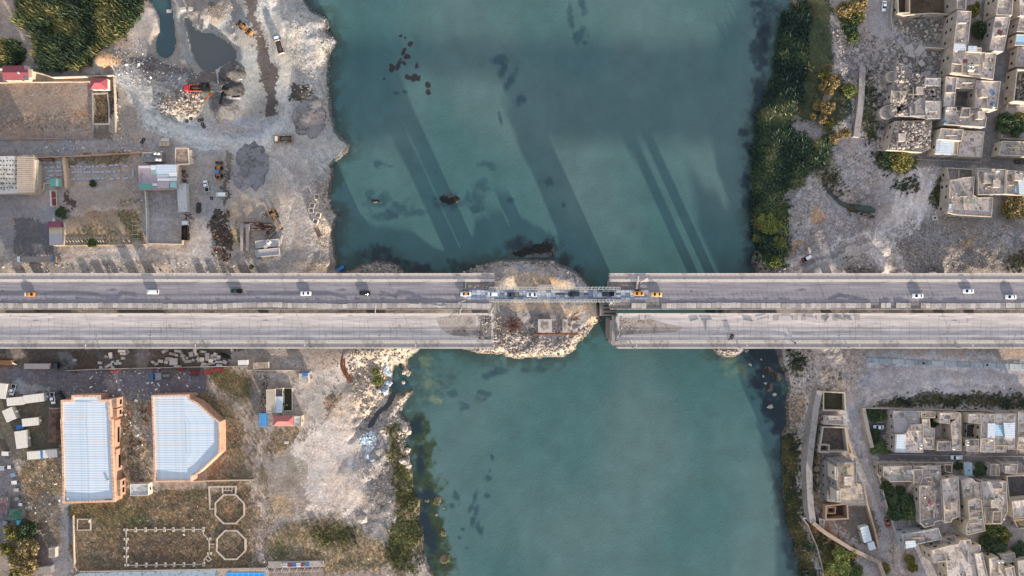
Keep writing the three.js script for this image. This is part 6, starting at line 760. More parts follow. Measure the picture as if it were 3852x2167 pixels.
{ const t = pitched('red_roofed_house', 'house with a pink hipped roof beside the blue container below the garden', 'house', 1028, 1565, 1105, 1602, 3.2, 1.4, 2.2, M('#b06a66', { t: 'corrv' }), CREAM); boxThing('blue_container', 'bright blue container standing west of the pink hipped roof', 'container', 987, 1580, 2.9, 5.6, 2.5, 0, paintM('#2d6ba0'), M('#4f8fc0', { t: 'corrv' })); building('flat_roofed_hut', 'white roofed annex at the east end of the pink hipped roof', 'hut', [{ p: '1106,1566 1135,1565 1133,1604 1107,1604', h: 2.8, par: .2, pw: .2, rf: M('#cfcdc9', { t: 'roof' }) }], { m: CREAM }); boxThing('tool_shed', 'white shed with a blue door top near the broken pale wall', 'shed', 1142, 1424, 4, 4.2, 2.4, .04, OFFW, M('#c7c1b8', { t: 'roof' })); boxThing('blue_shed', 'small blue cabinet on the north side of the white shed', 'cabinet', 1147, 1409, 2.2, 1.4, 2.7, .04, paintM('#2b62ab'), paintM('#3c78bd')); looseAt('white_board', 'white square board lying by the white shed corner', 'board', box(1.3, .1, 1.1), KERBW, 1170, 1401, G(1170, 1401)[1] + .1, .5); looseAt('white_board', 'white sheet lying alone on the pale track', 'board', box(2, .1, 1.2), KERBW, 1077, 1665, G(1077, 1665)[1] + .1, .1); }
scrap('scrap_heap', 'pale household clutter west of the beige roofed house', '975,1390 1010,1395 1012,1450 1000,1470 1000,1540 975,1540 985,1450', 130, .3, 1.1);
// octagon and grid foundations
const FND = M('#b9ad9e', { t: 'conc' });
{ const oct = (sx, sy, r, lab) => { const g = G(sx, sy), c = plan(sx, sy, g[1] + .7), t = thing('octagon_foundation', lab, 'foundation', c[0], g[1], c[1]), P = []; for (let i = 0; i < 8; i++) { const a = Math.PI / 8 + i * Math.PI / 4; P.push([Math.cos(a) * r, Math.sin(a) * r]); } for (let i = 0; i < 8; i++) { const a = P[i], b = P[(i + 1) % 8], k = .62 / (2 * Math.cos(Math.PI / 8)) / r; const inn = p => [p[0] * (1 - 2 * k), p[1] * (1 - 2 * k)]; part(t, 'edge_beam', prism([a, b, inn(b), inn(a)], -.6, .62 + i * .002), FND); } return t; };
  const t = oct(863, 1916, 7.05, 'octagonal concrete foundation ring with a rectangular annex, the northern one'); const c = t.position, W2 = (s, w, h) => part(t, 'annex_beam', prism(ribbon(shift(pts(s).map(p => plan(p[0], p[1], c.y + .6)), c.x, c.z), w), -.6, h), FND); W2('803,1914 789,1915 786,1832 886,1831 886,1858', .6, .6); W2('836,1833 837,1857', .6, .59); W2('839,1846 872,1846', .3, .5); W2('848,1834 848,1846', .25, .48); W2('860,1834 860,1846', .25, .48); W2('872,1834 872,1856', .25, .48);
  oct(868, 2051, 7.0, 'octagonal concrete foundation ring, the southern one');
  const g = G(620, 2060), q = thing('grid_foundation', 'large rectangular foundation of thin beams with square concrete footings', 'foundation', g[0], g[1], g[2]), at = (x, y) => { const p = plan(x, y, g[1] + .5); return [p[0] - g[0], p[1] - g[2]]; };
  const pads = [...[473, 510, 547, 585, 618, 652, 690, 727, 764].map(x => [x, 1993 - (x - 473) * .008]), ...[2028, 2062, 2094].map(y => [474, y]), ...[477, 513, 550, 588, 622, 655, 692, 730, 767].map(x => [x, 2126 - (x - 477) * .012]), [786, 2027], [788, 2081]];
  for (const [x, y] of pads) { const [a, b] = at(x, y), tall = x > 480 && x < 780; part(q, 'footing', box(tall ? 1 : 1.9, .62, tall ? 1.9 : 1, a, .1, b), FND); part(q, 'column_stub', box(.35, .3, .35, a, .72, b), DARK); }
  const B = (s, w) => part(q, 'ground_beam', prism(ribbon(pts(s).map(p => at(...p)), w), -.4, .62), FND); B('474,1993 764,1991', .35); B('474,1995 476,2126', .34); B('477,2127 767,2123', .33); B('764,1993 766,2010 784,2026', .34); B('786,2029 788,2080', .36); B('788,2082 768,2104 767,2123', .35); B('790,2047 806,2047', .3); B('781,2090 795,2105 784,2112 772,2100', .3);
  const u = G(315, 1974), f = thing('small_foundation', 'small rectangular foundation frame south of the long warehouse', 'foundation', ...[plan(315, 1974, u[1] + .4)].flatMap(p => [p[0], u[1], p[1]])); part(f, 'frame', prism(rect(-3, -2.5, 3, 2.5), -.3, .45, [rect(-2.65, -2.15, 2.65, 2.15)]), FND); part(f, 'pipe_stub', box(.3, .8, 1.2, 2.6, .4, -1.6), WHITEW); }
wall('pale thin wall running east from the tin hall', '721,1812 850,1808 955,1806', 1.1, .35, M('#c7b7a4', { t: 'conc' })); wall('curved white kerb wall along the dirt lane', '274,1940 276,2060 279,2130 290,2148', .9, .3, CREAM); wall('low wall along the blue paved street at the bottom edge', '300,2151 500,2148 760,2143 1000,2138', .9, .3, FND);
// street, pool and pergola at the bottom edge
{ const y = G(500, 2158)[1]; struct('street_paving', prism(GP('262,2172 300,2156 560,2150 812,2144 830,2200 250,2200', y + .3), y - .5, y + .3), M('#8fa0ad', { t: 'roof', b: .02 })); struct('pool_deck', prism(GP('814,2144 1000,2140 1010,2145 1012,2200 834,2200', y + .35), y - .5, y + .35), M('#a3978b', { t: 'roof', b: .02 }));
  const a = plan(852, 2154, y + .5), t = thing('swimming_pool', 'bright blue pool surface at the bottom edge', 'pool', a[0] + 8.2, y + .35, a[1] + 2.4); part(t, 'basin', prism(rect(-8.2, -2.4, 8.2, 3.4), -.4, .08), M('#1f8fd6', { r: .3 })); for (let i = 1; i < 7; i++) part(t, 'tile_line', box(.12, .02, 5.4, -8.2 + i * 2.35, .08, .5), M('#8cc7ee')); for (let i = 0; i < 4; i++) part(t, 'tile_line', box(16, .02, .1, 0, .082, -2 + i * 1.4), M('#8cc7ee'));
  const gr = plan(1113, 2123, y + .7), s = thing('grandstand', 'grey slab stand with red, white and blue seats beside the pergola', 'stand', gr[0], y, gr[1], .015); part(s, 'slab', box(24, .7, 2.7), CONC); ['#d7dbe0', '#7d2f35', '#2b6fb8', '#e6e6e6', '#8d3038', '#3f7fc0'].forEach((c, i) => { for (let r = 0; r < 2; r++) for (let k = 0; k < 4; k++) part(s, 'seat', box(.42, .4, .42, -5.2 + i * 1.9 + k * .47, .7, -.3 + r * .95), paintM(c)); });
  const pg = plan(1105, 2152, y + 3), p = thing('pergola', 'white pipe pergola standing over the paved court at the bottom edge', 'pergola', pg[0], y, pg[1], .02); for (const z of [-2, 0, 3]) part(p, 'long_pipe', beam([-12, 3, z], [12, 3, z - .2], .13, .13), WHITEW); for (let i = 0; i < 8; i++) part(p, 'cross_pipe', beam([-11 + i * 3.2, 3.07, -2], [-12 + i * 3.2, 3.07, .2], .12, .12), WHITEW); for (const x of [-12, -4, 4, 11.6]) part(p, 'post', box(.16, 3, .16, x, 0, -2), WHITEW); struct('court_paving', prism(GP('1000,2145 1215,2138 1218,2200 1014,2200', y + .25), y - .5, y + .25), M('#8d7f78', { t: 'roof', b: .03 })); }
// market lane at the west edge
{ const stall = (x, y, w, d, c, lab, turn = 0) => { const g = G(x, y), t = thing('market_stall', lab, 'stall', ...[plan(x, y, g[1] + 2)].flatMap(p => [p[0], g[1], p[1]]), turn, 'stalls in the lane at the west edge'); for (const a of [-1, 1]) for (const b of [-1, 1]) part(t, 'leg', box(.1, 1.9, .1, a * w * .45, 0, b * d * .45), GREYC); part(t, 'awning', box(w, .07, d, 0, 1.9, 0, 0, .04), M(c, { t: 'conc' })); part(t, 'counter', box(w * .7, .9, d * .6, 0, 0, 0), M('#5c5c63')); };
  [[18, 1707, 3, 1.8, '#d6d3cc', 'topmost'], [5, 1762, 2.4, 2, '#9aa0a5', 'second from the top'], [33, 1758, 1.4, 1.4, '#dcdad5', 'third, small white'], [48, 1787, 2, 1.6, '#6d8aa8', 'fourth, blue'], [52, 1816, 2.4, 1.6, '#d8d6d2', 'fifth, white'], [59, 1844, 2.2, 1.4, '#b9b4a8', 'sixth, with an open frame'], [62, 1877, 1.8, 1.4, '#8f9092', 'seventh, grey'], [76, 1898, 1.6, 1.2, '#dfdcd8', 'eighth, white above the green roof'], [18, 1968, 1.8, 1.5, '#7f8fa0', 'ninth, beside the pink shed'], [18, 2000, 1.6, 1.5, '#b7b8b6', 'tenth'], [20, 2026, 1.4, 1.3, '#c9c6c0', 'lowest, near the tree']].forEach(s => stall(s[0], s[1], s[2], s[3], s[4], `little market stall in the west edge lane, ${s[5]}`, R(-.2, .2)));
  boxThing('green_shed', 'green roofed shed at the south end of the market lane', 'shed', 58, 1936, 5.6, 4.2, 2.6, .06, GREYC, M('#4f7f6a', { t: 'roof' })); boxThing('blue_kiosk', 'turquoise kiosk below the green roofed shed', 'kiosk', 73, 1966, 2.2, 1.8, 2.2, .1, paintM('#3f8f9f'), paintM('#4fb0c4')); boxThing('pink_shed', 'dull pink roofed shed at the west edge above the stalls', 'shed', 6, 1904, 4.6, 7, 2.8, 0, GREYC, M('#8c757b', { t: 'roof' })); boxThing('site_cabin', 'grey flat cabin standing alone east of the yellow tree', 'cabin', 195, 2080, 2.6, 4.2, 2.4, 0, OFFW, M('#a49b90', { t: 'roof' })); boxThing('tile_hut', 'ribbed grey hut at the bottom edge beside the lane', 'hut', 158, 2146, 7.6, 2.8, 2.4, .08, GREYC, M('#8f8780', { t: 'corr' }));
  const g = G(150, 1997), t = thing('handcart', 'old two-wheeled cart with a long shaft lying in the dry grass', 'cart', g[0], g[1] + .3, g[2], .1); part(t, 'tray', box(2.8, .3, 1.4), M('#9a8f83', { t: 'rust' })); part(t, 'shaft', bar([1.3, .2, 0], [3.8, .5, -1.8], .07), M('#9a8f83')); part(t, 'wheel', wheelG, RUBBER).position.set(0, .1, .8); part(t, 'wheel', wheelG, RUBBER).position.set(0, .1, -.8); }
// south-west shore
{ const w = thing('wire_bundle', 'tangle of rust brown reinforcing wire curving down the southern bank', 'wire bundle', ...G(1306, 1375)); for (let k = 0; k < 26; k++) { const o = R(-1.2, 1.2), h = R(.2, 1), c = new THREE.CatmullRomCurve3([[-.4 + o, h, -7 + R(-.5, 1)], [-1.4 + o * .8, h + R(0, .4), -3.4], [-1.6 + o * .9, h, .5], [-.2 + o, h * .8, 4], [1.4 + o, .2, 7.6 - R(0, 2)]].map(p => new THREE.Vector3(...p))); part(w, 'wire', boxUV(new THREE.TubeGeometry(c, 14, .09, 4)), hash(k, 2, 2) > .5 ? RUSTY : M('#5a3526')); }
  const f = G(1387, 1668); stones('foam_spill', 'patch of blue-white mineral foam at the outlet on the southern bank', scatter('1352,1640 1400,1622 1415,1645 1412,1680 1390,1704 1366,1685', 260, .15, .6), ['#c3d6e0', '#a9c6d8', '#e0e8ec'].map(c => M(c, { r: .6 })), rockG, .35); const bl = ['#98a4b0', '#abb5bf', '#8693a0'].map(c => M(c, { t: 'conc' }));
  for (const [x, y, s] of [[1452, 1384, 1.9], [1461, 1404, 1.9], [1462, 1440, 1.8], [1452, 1461, 1.5], [1448, 1474, 1.6], [1427, 1470, 1.1], [1381, 1716, 1.7], [1400, 1730, 1]]) looseAt('blue_boulder', 'blue-grey boulder beside the dark rill', 'boulder', rockG[Math.floor(x) % 6].clone().scale(s, s * .7, s), bl[Math.floor(y) % 3], x, y, G(x, y)[1] + .2, R(0, 6), 'blue-grey boulders by the rill');
  for (const [x, y, s] of [[1523, 1612, 2], [1537, 1624, 1.7], [1500, 1627, 1.2], [1438, 1626, 1.6], [1530, 1693, 1.6], [1512, 1736, 2], [1528, 1738, 1.6], [1535, 1752, 1.8], [1359, 1953, 2.4], [1414, 1354, 1.6], [1520, 1400, 1.1], [1535, 1408, 1.2], [1517, 1438, 1.1]]) looseAt('shore_boulder', 'pale boulder on the southern bank', 'boulder', rockG[Math.floor(x) % 6].clone().scale(s, s * .7, s), RUB[2], x, y, G(x, y)[1] + .15, R(0, 6), 'pale boulders on the southern bank');
  stones('bank_stones', 'pale stones covering the rocky southern bank', [...scatter('1310,1315 1560,1315 1520,1360 1470,1370 1460,1480 1440,1530 1380,1570 1320,1480', 1000, .15, .7), ...scatter('1440,1550 1510,1510 1508,1570 1540,1620 1530,1720 1480,1640', 280, .15, .7), ...scatter('1340,1590 1470,1600 1520,1800 1500,1860 1380,1880 1330,1760', 420, .12, .45), ...scatter('1120,1560 1340,1560 1400,1880 1100,1900', 40, .1, .3)], RUB); stones('earth_clods', 'clods and stones on the bare earth below the bridge', scatter('870,1315 1300,1315 1290,1560 1120,1600 1000,1580', 260, .1, .5), RUB); }
// island of rubble in the gap
{ stones('island_rubble', 'pale rubble covering the southern half of the island under the gap', [...scatter('1745,1310 1870,1190 1930,1190 2000,1280 2150,1270 2250,1195 2262,1205 2160,1335 1900,1345', 1500, .15, .75), ...scatter('1700,1030 1860,985 2080,985 2200,1060 2120,1020 1990,990 1800,1020', 380, .15, .8)], RUB); for (const [x, y, w, d, h, l] of [[2050, 1226, 5.9, 5.6, 4.6, 'large square concrete block standing on the rubble island'], [2126, 1226, 2.1, 5.6, 3.6, 'narrow upright concrete block on the rubble island']]) { const g = G(x, y), t = thing('pier_block', l, 'concrete block', ...[plan(x, y, g[1] + h)].flatMap(p => [p[0], g[1] - .6, p[1]])); part(t, 'block', box(w, h + .6, d), CONCL); part(t, 'broken_top', lump(1, w * .3, .2, d * .3, 3, 2, .4).translate(0, h + .62, 0), RUB[1]); }
  looseAt('concrete_block', 'low concrete block at the north foot of the steel bridge on the island', 'concrete block', box(5.6, 2.6, 1.6), CONC, 2052, 1078, G(2052, 1078)[1], 0); const rb = thing('rebar_tangle', 'rusty tangle of reinforcing bars on the western part of the island', 'reinforcing bars', ...G(1935, 1222)); for (let k = 0; k < 60; k++) { const a = R(0, 6.3), r = R(1, 5), q = [[0, R(.3, 1), 0], [Math.cos(a) * r * .5 + R(-1, 1), R(.5, 2), Math.sin(a) * r * .5], [Math.cos(a + .5) * r, R(.2, 1), Math.sin(a + .5) * r * .9]].map(p => new THREE.Vector3(...p)); part(rb, 'bar', boxUV(new THREE.TubeGeometry(new THREE.CatmullRomCurve3(q), 8, .07, 4)), hash(k, 3, 3) > .4 ? RUSTY : M('#5a3526')); }
  const rp = thing('rebar_row', 'long rusty bars lying below the two concrete blocks on the island', 'reinforcing bars', ...G(2095, 1257)); for (let k = 0; k < 12; k++) part(rp, 'bar', bar([R(-12, -7), .5 + k * .05, R(-.8, .8)], [R(6, 11), .4 + k * .04, R(-.7, .7)], .08, 5), k % 3 ? RUSTY : M('#5a3526')); const r2 = thing('rebar_tangle', 'small fan of rusty bars east of the narrow concrete block', 'reinforcing bars', ...G(2160, 1198)); for (let k = 0; k < 10; k++) part(r2, 'bar', bar([-1.5, .3, R(.5, 1.5)], [R(.5, 3), R(.4, 1), R(-1.6, .4)], .07, 4), RUSTY); }
// ---------------------------------------------------------------- east bank: town of flat roofed houses and ruins
const RF = ['#d0c4b9', '#c5bab1', '#bcb2ab', '#d8cabd', '#b5aca7'].map(c => M(c, { t: 'roof' })), WL = ['#bdaf9a', '#b3a697', '#aaa194', '#c5b7a3', '#a59e99'].map(c => M(c, { t: 'conc' })), TINW = M('#c3ccd2', { t: 'corrv', r: .6 }), TINB = M('#9fc3d6', { t: 'corrv', r: .6 }), RUBR = M('#aea59d', { t: 'roof', b: .3 });
let hN = 0;
const HSE = (label, vols, o = {}) => { const i = hN++; const t = building(o.n ?? 'town_house', label, o.c ?? 'house', vols.map(v => typeof v === 'string' ? (([p, h, par]) => ({ p: p.trim(), h: +h, par: par === undefined ? .7 : +par }))(v.split('|')) : v), { m: o.m ?? WL[i % 5], rf: o.rf ?? RF[(i * 2) % 5], ...o }); furnish(t, vols, t.position.y, [t.position.x, t.position.z]); return t; };
const ROOFSPOTS = [], BEDS = ['#8f4a44', '#5a7390', '#b9a98e', '#7d8b78'].map(c => M(c));
// roof life: stair heads, partitions, patches, dishes; small junk is gathered and scattered once
function furnish(t, vols, base, c) {
  vols.forEach((v, i) => { const par = v.par ?? .7; if (v.rf === TINW || v.rf === TINB || par > 2 || v.h < 3) return; const q = inset(shift(pts(v.p).map(p => plan(p[0], p[1], base + v.h + par)), ...c), .6), xs = q.map(p => p[0]), zs = q.map(p => p[1]), x0 = Math.min(...xs), x1 = Math.max(...xs), z0 = Math.min(...zs), z1 = Math.max(...zs), A = Math.abs(area(q)), hits = (x, z) => inPoly(x, z, q) && !vols.some((u, n) => n !== i && u.h > v.h + .02 && inPoly(x, z, shift(pts(u.p).map(p => plan(p[0], p[1], base + u.h + (u.par ?? .7))), ...c)));
    const spot = m => { for (let k = 0; k < 30; k++) { const x = R(x0, x1), z = R(z0, z1); if ([[0, 0], [m, 0], [-m, 0], [0, m], [0, -m]].every(d => hits(x + d[0], z + d[1]))) return [x, z]; } };
    const n = Math.min(46, A * .16); for (let k = 0; k < n; k++) { const s = spot(.3); if (s) ROOFSPOTS.push([s[0] + c[0], base + v.h + .12, s[1] + c[1], R(.25, 1)]); }
    if (A > 90 && rnd() > .35) { const s = spot(2); if (s) { const h = part(t, 'stair_head', box(R(2.2, 3.2), 2.2, R(2.4, 3.4), s[0], v.h, s[1], 0), WL[Math.floor(rnd() * 5)]); part(h, 'stair_roof', box(R(2.6, 3.4), .12, R(2.8, 3.6), s[0], v.h + 2.2, s[1]), RF[Math.floor(rnd() * 5)]); } }
    for (let k = 0; k < A / 130; k++) { const s = spot(1.4); if (s) { const l = R(3, 6), along = rnd() > .5; part(t, 'partition_wall', box(along ? Math.min(l, x1 - x0) : .22, R(.5, 1.2), along ? .22 : Math.min(l, z1 - z0), s[0], v.h, s[1]), WL[Math.floor(rnd() * 5)]); } }
    for (let k = 0; k < A / 70; k++) { const s = spot(1.2); if (s) part(t, 'roof_patch', box(R(1.4, 3.4), .025 + k * .004, R(1.2, 3), s[0], v.h, s[1], 0), k % 3 ? RF[Math.floor(rnd() * 5)] : RUBR); }
    if (A > 60 && rnd() > .4) { const s = spot(.6); if (s) { const d = part(t, 'satellite_dish', boxUV(new THREE.SphereGeometry(.55, 10, 5, 0, 6.3, 0, .9)), TANKW); d.rotation.set(2.2, 0, R(-.4, .4)); d.position.set(s[0], v.h + 1.1, s[1]); part(t, 'dish_mast', box(.07, 1, .07, s[0], v.h, s[1]), GALV); } }
    if (A > 60 && rnd() > .55) { const s = spot(1); if (s) part(t, 'carpet', box(R(1.2, 2), .03, R(1.8, 2.6), s[0], v.h + .03, s[1], R(0, 3)), BEDS[Math.floor(rnd() * 4)]); } });
}
const V = (p, h, par = .7, rf, m, pw) => ({ p, h, par, ...(rf ? { rf } : {}), ...(m ? { m } : {}), ...(pw ? { pw } : {}) });
// north of the bridges
HSE('roofless ruin with a sunlit leaning front wall at the top edge', [V('3374,-30 3588,-30 3588,56 3500,52 3400,58 3378,50', .5, 3, M('#6b5a48', { t: 'roof', b: .3 }), null, .5), V('3374,-30 3424,-30 3424,48 3378,50', .55, 3.4, M('#544a40', { t: 'roof', b: .3 }), null, .35)], { n: 'ruined_house' });
const hB = HSE('tall narrow three storey house with a stained roof and windows on its west face', [V('3602,38 3655,42 3643,166 3588,165', 9, .35)]); HSE('tall house at the top edge north of the narrow three storey one', [V('3598,-30 3637,-30 3634,36 3600,34', 8.6, .5)]); HSE('flat roofed house at the top edge west of the upper alley', [V('3757,-30 3815,-30 3808,58 3748,56', 8, .5)]); HSE('long narrow roof with a sunny triangle west of the upper alley', [V('3744,62 3803,62 3776,194 3722,188', 8, .5)]);
const hE = HSE('large house with a four tank roof room and a white tin shed on its corner', [V('3586,188 3749,200 3737,299 3579,276', 8.2), V('3644,241 3691,243 3690,280 3645,279', 8.9, .25), V('3580,236 3622,241 3620,276 3579,273', 8.25, 1.1), V('3590,166 3636,168 3633,190 3588,187', 9.2, 0, TINW), V('3644,173 3674,174 3674,196 3643,193', 9.6, 0, TINW), V('3674,178 3693,179 3692,196 3674,195', 9.2, .4)]);
for (const [x, y] of [[3650, 247], [3661, 247], [3650, 261], [3661, 262]]) tank('white tank clustered on the large northern house roof', x, y, hE.userData.roofY + .75, 0, 'four tanks on the large northern house');
const hF = HSE('courtyard house with a dark inner well and a broad eastern roof', [V('3674,301 3766,306 3752,413 3666,404', 7.4), V('3558,287 3600,290 3590,404 3550,400', 7, .4), V('3600,291 3674,297 3671,334 3596,331', 7.05, .3), V('3598,333 3670,336 3664,402 3590,402', 2.4, .2, M('#6c6762', { t: 'roof' }))]); tank('blue water tank on the eastern corner of the courtyard house', 3738, 388, hF.userData.roofY, 1); tank('white water tank on the eastern corner of the courtyard house', 3740, 402, hF.userData.roofY, 0);
const hG = HSE('house with a notched roof, a stepped eastern corner and dishes on its roof', [V('3558,402 3600,404 3600,416 3618,418 3620,403 3692,406 3713,444 3708,478 3552,468', 7.2), V('3620,404 3651,406 3648,440 3612,440', 7.6, .6)]); tank('white water tank on the western corner of the notched roof', 3565, 412, hG.userData.roofY, 0); tank('blue water tank at the south-west corner of the notched roof', 3557, 459, hG.userData.roofY, 1);
HSE('house with a long white tin roof at the corner of the alleys', [V('3540,482 3626,487 3618,530 3530,524', 6.6), V('3524,523 3589,527 3584,582 3519,578', 6.4, 0, TINW), V('3627,491 3704,495 3694,592 3604,588 3612,540', 4.4, .5), V('3589,530 3608,532 3602,584 3586,582', 5, .4)]);
HSE('house cut by the east edge at the top right corner', [V('3832,-30 3900,-30 3900,60 3838,58', 6.5), V('3838,60 3900,62 3900,122 3826,118', 5, .6)]); HSE('shed with blue and white roof panels at the upper east edge', [V('3824,128 3900,130 3900,172 3818,170', 5, .2, TINB)]); HSE('grey walled yard house at the east edge beside the upper alley', [V('3828,176 3900,180 3900,252 3820,250', 3.6, .9)]);
HSE('burnt out roofless house full of rubble at the east edge', [V('3826,258 3900,262 3900,386 3812,380', 1.6, 5, M('#6e655d', { t: 'roof', b: .3 }), null, .4)], { n: 'ruined_house' }); wall('wall round the shaded green yard at the east edge', '3900,395 3792,390 3768,520 3900,528', 2.4, .35, WL[2]); HSE('rubble covered roof at the alley corner on the east edge', [V('3770,530 3900,533 3900,588 3756,584', 4.6, .4, RUBR)]);
// bombed complex
HSE('bombed building with a rubble strewn collapsed roof and a curved grey slab', [{ ...V('3371,232 3412,246 3424,272 3470,282 3540,291 3541,445 3490,446 3430,438 3352,436 3349,392 3362,330', 5.6, .25, RUBR), holes: ['3424,326 3440,322 3448,334 3446,352 3434,358 3424,346', '3374,404 3388,388 3410,386 3416,396 3404,416 3390,434 3374,430', '3500,334 3528,336 3526,372 3502,370']  }, V('3353,341 3414,344 3398,386 3350,384', 6.4, 0, M('#c9b89f', { t: 'conc' })), V('3424,436 3422,404 3436,386 3456,372 3478,366 3478,402 3500,408 3494,436', 6.6, .15, M('#8f8c8b', { t: 'conc' })), V('3480,378 3543,380 3540,446 3490,446 3480,420', 6.9, .3), V('3480,292 3541,294 3538,324 3478,320', 6.6, .4), V('3374,234 3412,247 3408,300 3368,300', 6, .2, RUBR)], { n: 'ruined_building', c: 'ruin' });
HSE('lower wing of the bombed building buried in grey and tan rubble', [{ ...V('3366,456 3506,453 3500,560 3470,574 3338,564', 4.8, .3, RUBR), holes: ['3396,488 3414,490 3412,508 3395,506', '3440,530 3462,532 3458,548 3438,545'] }], { n: 'ruined_building', c: 'ruin' });
for (const [x, y, r, h, l] of [[3352, 290, 2.2, 4, 'upper round balcony on the west side of the bombed building'], [3334, 424, 2.8, 4.4, 'lower round balcony on the west side of the bombed building']]) { const g = G(x, y), t = thing('round_balcony', l, 'balcony', ...[plan(x, y, g[1] + h)].flatMap(p => [p[0], g[1], p[1]])); part(t, 'floor', cyl(r - .1, r - .1, h - .2, 0, -.5, 0, 20), RF[2]); part(t, 'rim', boxUV(new THREE.TorusGeometry(r, .16, 6, 24).rotateX(Math.PI / 2)).translate(0, h, 0), WL[3]); part(t, 'rim', boxUV(new THREE.TorusGeometry(r, .12, 6, 24).rotateX(Math.PI / 2)).translate(0, h + .7, 0), WL[3]); }
{ const g = G(3322, 346), t = thing('fan_steps', 'half round fan of steps west of the bombed building', 'steps', g[0], g[1], g[2]); for (let i = 0; i < 9; i++) { const a = Math.PI + i * Math.PI / 9, b = a + Math.PI / 9 - .03, P = (r, q) => [Math.cos(q) * r, Math.sin(q) * r]; part(t, 'step', prism([P(1, a), P(3.2, a), P(3.2, b), P(1, b)], -.5, .5 + i * .06), i % 2 ? WL[2] : RF[1]); } }
const HOLLOW = G(3440, 360)[1]; stones('roof_rubble', 'rubble on the collapsed roofs of the bombed complex', [...scatter('3375,240 3420,275 3535,300 3535,440 3440,432 3355,430 3352,390 3365,330', 800, .2, .9, HOLLOW + 5.7), ...scatter('3370,460 3502,458 3495,555 3345,560', 800, .2, .9, HOLLOW + 4.95), ...scatter('3830,262 3852,264 3852,384 3818,378', 130, .2, .9, 8.4), ...scatter('3775,534 3852,536 3852,584 3764,582', 110, .15, .6, 11.3)], RUB);
stones('street_rubble', 'grey rubble field around the bombed complex', [...scatter('3280,130 3420,180 3560,180 3540,280 3480,280 3420,250 3360,240 3350,330 3300,560 3270,300', 1500, .15, .8), ...scatter('3130,110 3270,110 3270,390 3220,430 3180,260', 700, .15, .6), ...scatter('3360,70 3580,75 3560,160 3420,170', 300, .2, .9)], RUB.concat([M('#77726f', { t: 'conc' })])); for (const [x, y, w, d, r] of [[3418, 184, 4, 3.2, .5], [3432, 205, 4.2, 2.6, -.2], [3458, 190, 4.4, 3, .9], [3470, 205, 3.2, 2.6, .2], [3408, 225, 3, 2, .4], [3426, 246, 3.4, 2.2, -.4], [3418, 268, 2.6, 1.8, .1], [3482, 278, 4, 2, .2], [3510, 282, 3, 1.6, -.5], [3465, 238, 2.2, 2.6, .7]]) looseAt('fallen_slab', 'broken roof slab lying in the rubble north of the bombed building', 'slab', box(w, .3, d, 0, 0, 0, 0, R(-.15, .15)), WL[4], x, y, G(x, y)[1] + .35, r, 'fallen slabs north of the bombed building');
wall('broad pale quay wall beside the dirt lane', '3246,252 3240,380 3222,515', 1.2, 2.6, M('#9b938e', { t: 'conc' })); wall('low wall beside the white parked car at the top', '3362,-10 3353,60 3358,112', 1.4, .4, WL[2]); wall('retaining wall stub with steps east of the rubble', '3480,178 3555,182', 2, .4, WL[3]); wall('long concrete kerb along the foot of the bombed lower wing', '3300,563 3380,570', 1.2, .5, CONC);
// houses by the cross street
HSE('house with a broken arched parapet and pale dust roof beside the dirt field', [V('3573,678 3600,674 3622,667 3668,665 3663,733 3679,742 3737,742 3731,816 3660,812 3599,808 3566,800', 6.6, .35, M('#aba19b', { t: 'roof' })), V('3562,630 3662,636 3667,664 3572,678', 4.2, 1.4, M('#827b77', { t: 'roof' })), V('3570,766 3588,767 3586,797 3567,795', 7.2, .2, TINW)]);
const hK = HSE('grey roofed house with a pale roof slab and two wings at the cross street', [V('3677,632 3785,637 3780,730 3681,733', 7), V('3704,650 3742,651 3741,691 3703,690', 8.6, 0, M('#b9b2a4', { t: 'roof' }))]); HSE('sunlit beige roof with a white shed at the east edge', [V('3787,640 3900,646 3900,742 3783,730', 6.2), V('3831,668 3900,671 3900,735 3836,730', 7.6, 0, TINW), V('3820,698 3834,699 3834,726 3818,725', 6.6, 0, TINB)]); tank('white water tank on the beige roof at the east edge, western of two', 3824, 648, G(3824, 690)[1] + 6.2, 0); tank('white water tank on the beige roof at the east edge, eastern of two', 3842, 650, G(3842, 690)[1] + 6.2, 0); tank('pale water tank on the grey roof at the cross street', 3756, 641, hK.userData.roofY, 0);
{ const g = G(3516, 820), t = thing('manhole_slab', 'square pale concrete slab with a round lid on the dirt field', 'manhole', g[0], g[1], g[2]); part(t, 'slab', box(2.3, .35, 2.2, 0, -.1), CONCL); part(t, 'lid', cyl(.45, .45, .08, 0, .25), DARK); }
stones('field_stones', 'stones and clods scattered on the eastern rubble fields', [...scatter('2980,650 3240,560 3300,620 3280,760 3120,720 3000,900', 700, .12, .45), ...scatter('3380,820 3852,800 3852,1020 3400,1020', 900, .12, .45), ...scatter('3160,970 3260,960 3290,1020 3170,1025', 160, .2, .9), ...scatter('2850,980 2930,980 2960,1025 2850,1025', 130, .2, .9)], RUB); litter('pale litter on the eastern fields', '2980,650 3560,640 3852,820 3852,1020 3300,1020 3000,940', 220, .25, 1);
